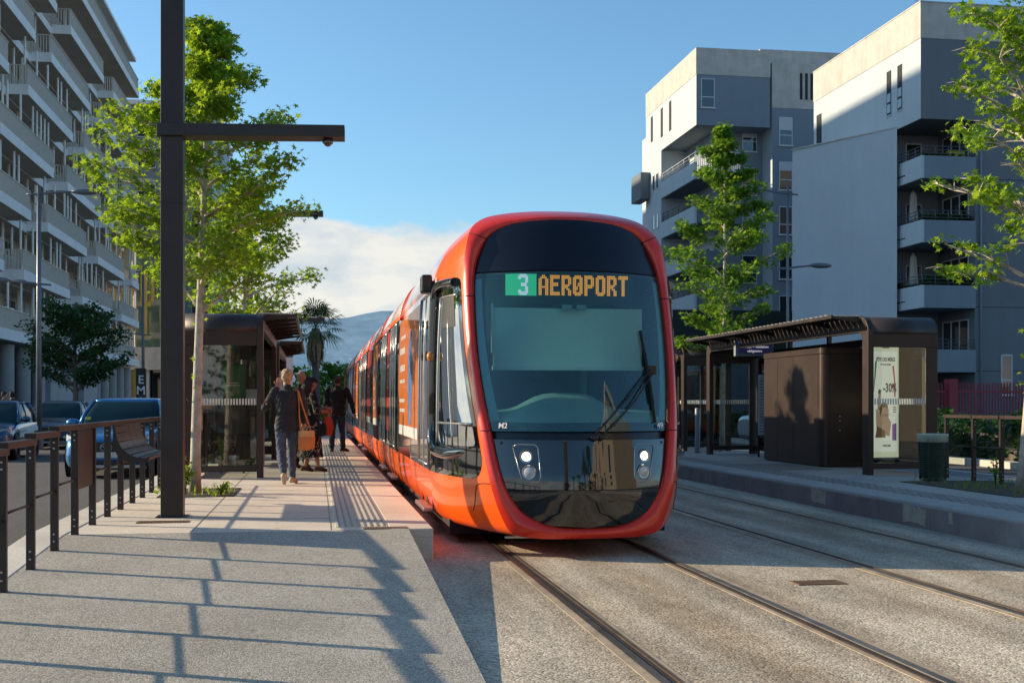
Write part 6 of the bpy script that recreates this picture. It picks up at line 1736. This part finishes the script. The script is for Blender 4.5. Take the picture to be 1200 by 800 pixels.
def win_y(parent, x0, x1, z0, z1, y, shut=0.0, d=.10, name='window'):
    """window in a wall facing -Y: frame, pane, lower transom, optional half-drawn shutter"""
    m = MB(); f = .055
    for a in ((x0, x1, z0 - f, z0), (x0, x1, z1, z1 + f), ): m.box(a[0] - f, a[1] + f, y - .03, y + .05, a[2], a[3])
    m.box(x0 - f, x0, y - .028, y + .05, z0, z1); m.box(x1, x1 + f, y - .028, y + .05, z0, z1)
    m.box(x0 - .12, x1 + .12, y - .10, y + .02, z0 - f - .05, z0 - f - .002)
    zt = z0 + (z1 - z0) * .36; m.box(x0, x1, y - .024, y + .05, zt - .03, zt + .03)
    w_ = m.build(name, M_FRAME, parent)
    m = MB(); m.quad((x0, y - .008, z0), (x1, y - .008, z0), (x1, y - .008, z1), (x0, y - .008, z1)); m.build('pane', M_WINGLASS, w_)
    if shut:
        m = MB(); m.box(x0, x1, y - .018, y - .010, z1 - (z1 - z0) * shut, z1); m.build('shutter', M_SHUT, w_)
    return w_
def win_x(parent, y0, y1, z0, z1, x, s=-1, name='window', shut=0.0, mull=0):
    m = MB(); f = .055
    m.box(x - .03, x + .03, y0 - f, y1 + f, z0 - f, z0); m.box(x - .03, x + .03, y0 - f, y1 + f, z1, z1 + f)
    m.box(x - .028, x + .028, y0 - f, y0, z0, z1); m.box(x - .028, x + .028, y1, y1 + f, z0, z1)
    for i in range(mull): yy_ = y0 + (y1 - y0) * (i + 1) / (mull + 1); m.box(x - .026, x + .026, yy_ - .04, yy_ + .04, z0, z1)
    w_ = m.build(name, M_FRAME, parent)
    xx_ = x + s * .008
    m = MB(); m.quad((xx_, y0, z0), (xx_, y1, z0), (xx_, y1, z1), (xx_, y0, z1)); m.build('pane', M_WINGLASS, w_)
    if shut:
        m = MB(); m.box(x + s * .010, x + s * .018, y0, y1, z1 - (z1 - z0) * shut, z1); m.build('shutter', M_SHUT, w_)
    return w_

# --- B1: stepped grey block on the right
B1 = thing('apartment_building', 'grey apartment block at the right with an overhanging top storey and planted balconies', 'building', (33, 55, 0), group='grey apartment blocks')
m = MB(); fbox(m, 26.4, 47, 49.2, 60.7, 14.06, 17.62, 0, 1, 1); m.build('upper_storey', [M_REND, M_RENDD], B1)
m = MB(); fbox(m, 26.38, 47, 49.18, 60.72, 17.621, 19.2, 0, 0, 0); m.build('parapet_band', M_CONC, B1)
m = MB(); m.box(26.36, 47.02, 49.16, 60.74, 19.201, 19.26); m.build('coping', M_CONC, B1)
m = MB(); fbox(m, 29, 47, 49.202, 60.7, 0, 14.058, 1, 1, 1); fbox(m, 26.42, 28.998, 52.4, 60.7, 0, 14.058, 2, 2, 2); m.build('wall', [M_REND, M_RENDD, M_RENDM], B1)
m = MB(); m.prism([(26.2, 51.0), (26.39, 52.2), (26.39, 60.69), (25.7, 60.69), (23.4, 56.4)], 'z', 0, 14.04); m.build('angled_wall', M_REND, B1, recalc=True)
m = MB(); m.prism([(26.22, 50.93), (26.42, 52.2), (26.39, 60.75), (25.66, 60.75), (23.33, 56.39)], 'z', 14.041, 14.10); m.build('wall_coping', M_CONC, B1, recalc=True)
for (y0, y1) in ((51.95, 52.35), (50.9, 51.3)):
    m = MB(); m.box(26.38, 26.396, y0, y1, 14.9, 16.95); w_ = m.build('slot_window', M_SLOT, B1)
    m = MB(); m.box(26.374, 26.379, y0 + .03, y1 - .03, 15.0, 15.4); m.box(26.374, 26.379, y0 + .03, y1 - .03, 15.5, 15.9); m.build('pane', M_WINGLASS, w_)
    m = MB(); m.box(26.37, 26.398, y1, y1 + .05, 14.9, 16.95); m.box(26.36, 26.398, y0 - .03, y1 + .06, 14.84, 14.9); m.build('reveal', M_REND, w_)
m = MB(); m.box(26.38, 26.396, 59.7, 60.3, 14.8, 16.8); m.build('slot_window', M_SLOT, B1)
def plants(parent, label_, x0, x1, y0, y1, z, n, seed, mat, hgt=.35):
    rng = np.random.default_rng(seed); c = np.column_stack([rng.uniform(x0, x1, n), rng.uniform(y0, y1, n), z + rng.random(n) * hgt * (0.6 + .4 * np.sin(rng.uniform(x0, x1, n) * 3))])
    off = np.array(root_of(parent).location); leaf_mesh(label_, c - off, .10 * rng.uniform(.5, 1.2, n), mat, rng, shape=OVAL, parent=parent)
for bi, zb in enumerate((11.42, 8.58, 5.70, 2.86)):
    m = MB(); fbox(m, 26.395, 26.52, 49.12, 52.398, zb, zb + 1.0, 0, 0, 0); fbox(m, 26.521, 28.996, 49.12, 49.24, zb, zb + 1.0, 1, 1, 1); fbox(m, 26.521, 28.996, 49.241, 52.398, zb, zb + .2, 1, 1, 1)
    b = m.build('balcony', [M_REND, M_RENDM], B1)
    m = MB()
    for zz in (1.12, 1.28, 1.44): m.tube([(26.46, 52.38, zb + zz), (26.46, 49.18, zb + zz), (28.99, 49.18, zb + zz)], .018, 5)
    for x in np.arange(26.46, 29, .62): m.tube([(x, 49.18, zb + .99), (x, 49.18, zb + 1.46)], .018, 5)
    for y in np.arange(49.8, 52.4, .62): m.tube([(26.46, y, zb + .99), (26.46, y, zb + 1.46)], .018, 5)
    m.build('balcony_railing', M_RAILG, b)
    win_x(B1, 49.75, 51.9, zb + .25, zb + 2.35, 28.99, mull=2, name='balcony_door')
    win_y(B1, 27.4, 28.1, zb + .9, zb + 2.2, 52.39, shut=.0)
    m = MB(); m.box(26.36, 26.394, 50.6, 51.3, zb + .36, zb + .40); m.build('drain_slot', M_SLOT, b)
for zb, mt_, n, hh in ((11.42, M_LEAF_DARK, 260, .25), (8.58, M_LEAF_DARK, 900, .40), (5.70, M_LEAF_DARK, 1500, .55)):
    t = thing('balcony_plants', {11.42: 'sparse potted flowers along the topmost balcony rail of the right block', 8.58: 'row of dry dark plants along the middle balcony rail of the right block', 5.70: 'thick green plants along the lowest balcony rail of the right block'}[zb], 'plants', (27.5, 50, zb))
    plants(t, 'leaves', 26.5, 28.9, 49.25, 49.5, zb + .95, n, int(zb), mt_, hh); plants(t, 'leaves', 26.54, 26.75, 49.25, 52.2, zb + .95, int(n * .8), int(zb) + 1, mt_, hh)
    if zb == 5.70: plants(t, 'tall_leaves', 26.45, 26.95, 51.6, 52.3, zb + 1.0, 420, 99, mt_, 1.2)
    m = MB(); rg = random.Random(int(zb))
    for y in np.arange(49.5, 52, .5): m.lathe((26.66, y, zb + .2), [(.001, 0), (.12, 0), (.15, .85), (.001, .85)], 10)
    for x in np.arange(26.9, 28.8, .55): m.lathe((x, 49.42, zb + .2), [(.001, 0), (.12, 0), (.15, .85), (.001, .85)], 10)
    m.build('pot', pm('terracotta_pot', (.22, .07, .05), .8, .3, 3) if 'terracotta_pot' not in bpy.data.materials else bpy.data.materials['terracotta_pot'], t)
t = thing('storage_box', 'yellow green plastic box on the topmost balcony of the right block', 'box', (28.3, 49.6, 12.35))
m = MB(); m.box(27.95, 28.65, 49.42, 49.75, 12.43, 12.72); m.build('box_body', pm('lime_plastic', (.40, .42, .02), .5, .1, 5), t, bevel=.03)
m = MB(); m.box(27.93, 28.67, 49.40, 49.77, 12.721, 12.76); m.build('rim', bpy.data.materials['lime_plastic'], t)
m = MB(); m.box(28.0, 28.6, 49.45, 49.72, 11.62, 12.43); m.build('stand', M_RAILG, t)
def parasol(label, z):
    t = thing('parasol', label, 'parasol', (27.15, 51.3, z), group='folded balcony parasols')
    m = MB(); m.tube([(27.15, 51.3, z), (27.15, 51.3, z + 2.45)], .025, 6); m.lathe((27.15, 51.3, z), [(.001, .06), (.22, .06), (.22, 0)], 12); m.build('pole', M_RAILG, t)
    m = MB(); loops = []
    for zz, r in ((.95, .17), (1.1, .20), (1.5, .17), (1.9, .15), (2.25, .13), (2.40, .06), (2.5, .02)):
        loops.append([(27.15 + r * (1 + .22 * math.sin(6 * u)) * math.cos(u), 51.3 + r * (1 + .22 * math.sin(6 * u)) * math.sin(u), z + zz) for u in [2 * PI * i / 24 for i in range(24)]])
    m.loft(loops, cap=True); m.build('folded_canopy', pm('ecru_canvas', (.48, .45, .40), .9, .1, 4) if 'ecru_canvas' not in bpy.data.materials else bpy.data.materials['ecru_canvas'], t)
parasol('folded ecru parasol on the middle balcony of the right block', 8.78)
parasol('folded ecru parasol on the lowest visible balcony of the right block', 5.90)
win_y(B1, 30.3, 30.75, 1.9, 3.6, 49.2)

for x, z1 in ((29.25, 14.0), (37.5, 17.6)):
    m = MB(); m.tube([(x, 49.12, 0), (x, 49.12, z1)], .05, 8)
    for z in (2, 5, 8, 11): m.lathe((x, 49.12, z), [(.06, 0), (.06, .06)], 8)
    m.build('downpipe', M_RENDM, B1)
m = MB()
for z in (2.9, 5.75, 8.6, 11.45): m.box(29.01, 47, 49.198, 49.2015, z, z + .03)
m.build('render_joint', M_SLOT, B1)
m = MB()
for x in (31, 35): m.box(x, x + .8, 53, 53.8, 19.26, 20.1)
m.tube([(28.5, 53, 19.2), (28.5, 53, 21.6)], .025, 6)
for z in (20.6, 21.0, 21.4): m.beam((28.1, 53, z), (28.9, 53, z), .02, .02)
m.build('roof_vent', M_RAILG, B1)
# red fence and gate piers at the foot of the right block
t = thing('red_fence', 'dark red metal fence with upright bars at the foot of the right block', 'fence', (30, 44.5, 0))
m = MB()
for i in range(150): x = 18 + i * .13; m.box(x, x + .045, 44.48, 44.52, .35, 2.3)
m.build('bars', pm('dark_red_metal', (.25, .012, .03), .5, .15, 4), t)
m = MB(); m.box(17.9, 38, 44.45, 44.47, 1.9, 1.98); m.box(17.9, 38, 44.45, 44.47, .5, .58); m.build('rail', bpy.data.materials['dark_red_metal'], t)
for x in (20.5, 25.0, 29.2, 32.1, 36):
    m = MB(); m.box(x, x + .38, 44.3, 44.7, 0, 2.45); m.build('pier', bpy.data.materials['dark_red_metal'], t, bevel=.01)
m = MB(); m.box(17.8, 38, 44.53, 44.75, 0, .45); m.build('plinth', M_CONC, t)
m = MB(); m.box(29.6, 32.0, 44.53, 44.56, .5, 2.25); m.build('solid_sheet', pm('dark_red_sheet', (.12, .008, .018), .5, .2, 2), t)

# --- B2: tall block behind
B2 = thing('apartment_building', 'taller grey apartment block behind the tram with its left side in sunlight', 'building', (30, 80, 0), group='grey apartment blocks')
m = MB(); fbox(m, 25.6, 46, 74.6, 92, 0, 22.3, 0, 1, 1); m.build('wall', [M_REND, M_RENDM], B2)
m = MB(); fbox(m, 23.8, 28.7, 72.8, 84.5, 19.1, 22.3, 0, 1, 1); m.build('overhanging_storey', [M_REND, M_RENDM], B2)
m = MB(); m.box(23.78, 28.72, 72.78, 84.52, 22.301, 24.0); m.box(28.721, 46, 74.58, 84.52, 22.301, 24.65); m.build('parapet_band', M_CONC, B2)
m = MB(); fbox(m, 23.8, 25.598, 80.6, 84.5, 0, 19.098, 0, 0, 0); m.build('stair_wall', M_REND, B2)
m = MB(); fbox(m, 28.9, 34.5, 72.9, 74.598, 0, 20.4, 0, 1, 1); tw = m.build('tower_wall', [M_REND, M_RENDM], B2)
m = MB(); m.box(28.88, 34.52, 72.88, 76, 20.401, 23.3); m.build('tower_band', M_CONC, B2)
for i in range(3): m = MB(); m.box(30.75 + i * .36, 30.92 + i * .36, 72.86, 72.885, 21.0, 22.7); m.build('vent_slot', M_SLOT, tw)
win_y(B2, 24.15, 24.95, 20.25, 22.0, 72.8)
for i in range(6):
    z = 18.05 - i * 2.86
    win_y(B2, 29.4, 30.2, z, z + 1.72, 72.9, shut=(.45, .3, .0, .2, 0, .5)[i]); win_y(B2, 27.55, 28.45, z - .1, z + 1.62, 74.6, shut=(.5, .0, .35, 0, .6, 0)[i])
for (y0, y1, z0, z1) in ((82.7, 83.2, 20.2, 22.0), (80.2, 80.7, 20.0, 22.0), (78.2, 78.7, 20.0, 22.0), (76.5, 77.1, 17.4, 18.6)):
    if z0 > 19: m = MB(); m.box(23.78, 23.796, y0, y1, z0, z1); m.build('slot_window', M_SLOT, B2)
for bi, zb in enumerate((15.75, 12.95, 10.15, 7.35, 4.55)):
    m = MB(); fbox(m, 23.8, 23.95, 73.2, 80.59, zb, zb + 1.1, 0, 0, 0); fbox(m, 23.951, 26.9, 73.2, 80.59, zb, zb + .28, 1, 1, 1)
    if bi: fbox(m, 23.951, 26.9, 73.2, 73.34, zb + .281, zb + 1.05, 1, 1, 1)
    b = m.build('balcony', [M_REND, M_RENDD], B2)
    m = MB()
    for zz in (1.25, 1.5, 1.72): m.tube([(23.88, 80.5, zb + zz), (23.88, 73.3, zb + zz)], .03, 5)
    for y in np.arange(73.3, 80.5, 1.2): m.tube([(23.88, y, zb + 1.1), (23.88, y, zb + 1.74)], .03, 5)
    if not bi:
        for x in np.arange(23.95, 26.9, .13): m.box(x, x + .05, 73.22, 73.26, zb + .28, zb + 1.75)
        m.box(23.9, 26.9, 73.20, 73.28, zb + 1.75, zb + 1.80)
    m.build('balcony_railing', M_RAILG if bi else M_FRAME, b)
    win_x(B2, 75.5, 77.4, zb + .3, zb + 2.3, 25.6, name='balcony_door', shut=.4, mull=1)
    win_y(B2, 26.0, 27.1, zb + .3, zb + 2.3, 74.6, shut=(1, .9, 1, .8, 0)[bi], name='balcony_door')
    for yy_ in (81.3, 82.2): win_x(B2, yy_, yy_ + .45, zb + .9, zb + 1.9, 23.79)
m = MB(); fbox(m, 23.1, 23.79, 83.4, 86, 16.2, 18.1, 0, 1, 1); m.build('rear_balcony', M_RENDD, B2)
m = MB(); m.box(25.3, 25.36, 79.9, 80.0, 24, 24); m.tube([(29.2, 80, 24), (29.2, 80, 25.2)], .03, 5); m.build('roof_mast', M_RAILG, B2)
t = thing('fence', 'dark green mesh fence at the foot of the taller block behind the tram', 'fence', (24, 68, 0))
m = MB(); m.box(18, 30, 68, 68.05, 4.6, 7.0); m.build('mesh_panel', pm('dark_green_mesh', (.015, .03, .025), .8, .3, 30), t)
m = MB(); m.box(18, 30, 68.06, 68.4, 0, 4.9); m.build('base_wall', M_RENDD, t)

# --- A: long balcony block on the left
M_WSLAB = pm('white_balcony_edge', (.88, .86, .83), .75, .06, .8, .05, 30, dirt=.18)
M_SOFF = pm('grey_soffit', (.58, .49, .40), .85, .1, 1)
M_GREYWALL = pm('grey_recess_wall', (.66, .56, .45), .85, .12, .8, dirt=.2)
M_BARS = pm('aluminium_bars', (.66, .61, .53), .6, .08, 3)
M_POLE = pm('pale_slim_pole', (.92, .85, .74), .6, .1, 3)
A = thing('balcony_building', 'long pale apartment block on the left wrapped in staggered white balconies and slim poles', 'building', (-18, 78, 0))
YA0, YA1 = 54.0, 101.3
m = MB(); m.box(-32, -16.8, YA0, YA1 - 1.2, 0, 29.2); m.build('wall', M_GREYWALL, A)
m = MB(); m.box(-32, -14.45, YA0 - 1, YA1 - .2, 29.25, 29.5); m.build('roof', M_WSLAB, A)
m = MB(); m.box(-36, -22, 58, 112, 29.51, 35.2); m.build('unseen_shade_block', M_GREYWALL, A)  # unseen set-back block, added to cast shadow on the right-hand blocks
rgA = random.Random(12); NPOLE = [0]; NIN = [0]
for k in range(8):
    z = 4.35 + 3.13 * k
    segs = []
    if k in (0, 7): segs = [(YA0, YA1)]
    else:
        y = YA0 - 12 + (k * 5.3) % 15
        while y < YA1:
            a, b = max(YA0, y), min(YA1, y + 11.2)
            if b - a > 1.5: segs.append((a, b))
            y += 15
    # recessed gallery, continuous
    if k not in (0, 7):
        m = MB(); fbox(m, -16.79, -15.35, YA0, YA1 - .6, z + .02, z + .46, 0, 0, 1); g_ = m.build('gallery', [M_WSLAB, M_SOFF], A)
        m = MB()
        for y in np.arange(YA0 + .1, YA1 - .7, .24): m.box(-15.41, -15.38, y, y + .05, z + .46, z + 1.42)
        m.box(-15.43, -15.36, YA0, YA1 - .65, z + 1.42, z + 1.47); m.build('gallery_railing', M_BARS, g_)
    for (a, b) in segs:
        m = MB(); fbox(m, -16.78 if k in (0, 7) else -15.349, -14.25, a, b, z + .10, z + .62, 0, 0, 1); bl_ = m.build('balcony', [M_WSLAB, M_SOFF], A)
        m = MB()
        for y in np.arange(a + .05, b, .17): m.box(-14.33, -14.30, y, y + .05, z + .62, z + 1.56)
        for x in np.arange(-15.3, -14.3, .15):
            m.box(x, x + .055, a + .04, a + .07, z + .62, z + 1.56); m.box(x, x + .055, b - .07, b - .04, z + .62, z + 1.56)
        m.box(-14.35, -14.27, a, b, z + 1.56, z + 1.61); m.box(-15.34, -14.36, a + .02, a + .09, z + 1.56, z + 1.61); m.box(-15.34, -14.36, b - .09, b - .02, z + 1.56, z + 1.61)
        m.build('balcony_railing', M_BARS, bl_)
        y = a + .35
        while y < b - .1:
            if y > 58 and NPOLE[0] < 96: m = MB(); m.tube([(-14.5, y, z + .62), (-14.5, y, z + 3.13)], .06, 6); m.build('slim_pole', M_POLE, bl_); NPOLE[0] += 1
            y += rgA.choice((.9, 1.6, 2.6))
    # windows of the storey
    y = YA0 + 1.0; i = 0
    while y < YA1 - 4:
        wd_ = rgA.choice((1.4, 2.2, 2.2)); win_x(A, y, y + wd_, z + .6, z + 2.85, -16.78, s=1, shut=rgA.choice((0, 0, .3, .6)), mull=1); y += wd_ + rgA.uniform(2.2, 3.6)
    y = YA0 + 4.7
    while y < YA1 - .8:
        if NIN[0] < 98: m = MB(); m.tube([(-15.55, y, z + .47), (-15.55, y, z + 3.13)], .07, 6); m.build('gallery_pole', M_POLE, A); NIN[0] += 1
        y += rgA.choice((1.8, 3.0, 4.0))
for i in range(14):
    y = YA0 + 1 + i * 3.4
    if 70 < y < 84: continue
    m = MB(); m.lathe((-15.0, y, 0), [(.40, .14), (.40, 4.34)], 18); m.build('column', pm('pale_column', (.36, .35, .33), .8, .1, 1.5) if 'pale_column' not in bpy.data.materials else bpy.data.materials['pale_column'], A)
m = MB(); m.box(-15.6, -14.7, 70.5, 78.2, .14, 4.34); m.box(-15.6, -14.75, 80.5, 86.5, .14, 4.34); pw = m.build('painted_wall', pm('whitewashed_wall', (.42, .42, .42), .85, .1, 1.2, .1, 20, dirt=.3), A)
text_obj('wall_writing', 'AWS', 1.5, pm('faded_grey_paint', (.16, .16, .17), .8, .2, 5), pw, Matrix.Translation((-14.69 + 18, 74.3 - 78, 3.0)) @ Matrix.Rotation(R(90), 4, 'Z') @ Matrix.Rotation(R(90), 4, 'X'), .004)
for i in range(7):
    y = YA0 + 1.6 + i * 3.4 if i < 5 else 87.5 + (i - 5) * 5
    m = MB(); m.quad((-15.9, y, .3), (-15.9, y + 2.6, .3), (-15.9, y + 2.6, 4.2), (-15.9, y, 4.2)); sw_ = m.build('shop_window', M_WINGLASS, A)
    m = MB()
    for yy_ in (y, y + 1.3, y + 2.6): m.box(-15.93, -15.86, yy_ - .05, yy_ + .05, .14, 4.3)
    m.box(-15.93, -15.86, y, y + 2.6, 3.0, 3.1); m.build('shop_frame', M_RAILG, sw_)
# --- grey and yellow glazed building closing the street
E = thing('office_building', 'blue grey building behind the balcony block with yellow and green glazed lower storeys', 'building', (-15, 120, 0))
m = MB(); fbox(m, -34, -9.4, 113, 135, 0, 28.6, 0, 1, 1); m.build('wall', [M_REND, M_RENDM], E)
m = MB(); m.box(-34, -9.0, 112.5, 135, 28.61, 29.0); m.box(-14, -9.4, 114, 130, 29.0, 30.4); m.build('roof', M_WSLAB, E)
for i in range(8):
    for j in range(4): win_y(E, -18.4 + j * 2.4, -16.9 + j * 2.4, 6.2 + i * 2.8, 7.9 + i * 2.8, 113, shut=(i * 3 + j) % 3 * .3)
m = MB(); m.box(-26, -12.5, 109, 112.99, 5.2, 17.5); gz = m.build('glazed_front', pm('green_glazing', (.09, .14, .10), .08, .5, .5, coat=.7, spec=.8), E)
m = MB(); cols_ = random.Random(8)
for i in range(45):
    if cols_.random() < .45: m.box(-26 + i * .3, -25.72 + i * .3, 108.94, 108.99, 7.2 + 3.2 * cols_.randint(0, 2), 10.0 + 3.2 * cols_.randint(0, 1))
m.build('yellow_panels', pm('mustard_panel', (.50, .36, .05), .6, .15, 2), gz)
m = MB(); m.box(-26.1, -12.4, 108.8, 113, 4.4, 5.199); m.box(-26.1, -12.4, 108.9, 109, 5.2, 6.4); m.build('concrete_edge', M_CONC, gz)
m = MB()
for x in (-24, -21, -18, -15, -12.9): m.box(x, x + .5, 109.2, 109.8, 0, 4.4)
m.build('pier', M_CONC, E)
m = MB(); m.box(-25.8, -12.6, 110.5, 110.6, 0, 4.4); m.build('shop_window', M_WINGLASS, E)
# --- low pale house line further down the street
F_ = thing('pale_building', 'pale low building far down the street behind the left shelters', 'building', (-9, 150, 0))
m = MB(); fbox(m, -14, -4.5, 150, 165, 0, 12.5, 0, 0, 0); m.build('wall', pm('pale_far_wall', (.50, .50, .50), .85, .08, .5), F_)
m = MB(); m.box(-14.2, -4.3, 149.8, 165.2, 12.501, 12.9); m.build('roof', pm('red_tile', (.28, .10, .06), .8, .2, 3), F_)
for i in range(4):
    for j in range(4): win_y(F_, -13.2 + j * 2.2, -12.2 + j * 2.2, 1.4 + i * 2.8, 3.0 + i * 2.8, 150, shut=.3 * ((i + j) % 3))
t = thing('white_panel', 'pale upright panel standing past the left shelters', 'panel', (-.75, 40, PZ))
m = MB(); m.box(-1.3, -.75, 40, 40.12, PZ, 3.0); m.build('board', M_SHUT, t, bevel=.02)
m = MB(); m.box(-1.32, -.73, 39.99, 40.13, 3.001, 3.08); m.build('cap', M_RAILG, t)

# --- the street behind the camera, mirrored in the tram's glossy front
G = thing('beige_building', 'beige apartment block mirrored in the right of the tram front', 'building', (18, -30, 0))
m = MB(); m.box(17, 32, -60, -6, 0, 17); m.build('wall', pm('beige_render', (.46, .38, .28), .85, .08, .5), G)
for i in range(5):
    for j in range(9): win_x(G, -10 - j * 5.5, -8.6 - j * 5.5, 2.2 + i * 3.0, 4.0 + i * 3.0, 17)
m = MB(); m.box(16.7, 32.2, -60.2, -5.8, 17.001, 17.4); m.build('roof', M_WSLAB, G)
K = thing('grey_building', 'slender rough stone tower mirrored in the left of the tram front', 'building', (-3.4, -24, 0))
m = MB(); m.box(-4.2, -2.6, -26, -23, 0, 16); m.build('wall', pm('rough_dark_facade', (.17, .14, .11), .9, .3, 2, .3, 20), K)
m = MB(); m.box(-4.3, -2.5, -26.1, -22.9, 16.001, 16.4); m.build('roof', M_CONC, K)
pr_ = make_palm('tall fan palm mirrored in the middle of the tram front', (6.2, -14, 0), 9.0, 14, 1.5, group='palms behind the camera')
for i, (x, y, s) in enumerate(((3.6, -15, .85), (8.6, -15, 1.1), (10.5, -12, .8), (1.0, -20, .9))):
    dup(pr_, (x, y, 0), i, label=['palm mirrored left of the middle of the tram front', 'taller palm mirrored in the tram front right of the middle', 'short palm mirrored in the right of the tram front', 'far palm mirrored in the left of the tram front'][i], scale=s)
BT = make_tree('street_tree', 'dark round tree mirrored low in the tram front', 'tree', (9.2, -16, 0), 5.5, 1.2, 2.4, 77, M_LEAF_DARK, M_BARK2, 1500, .16, lambda f: .9 if f < .7 else .7, trunk_r=.12, nbr=20, clump=.5, shape=OVAL, group='trees behind the camera')
dup(BT, (5.5, -19, 0), 1, label='second dark tree mirrored low in the tram front'); dup(BT, (-3.0, -22, 0), 2, label='dark tree mirrored low in the left of the tram front')
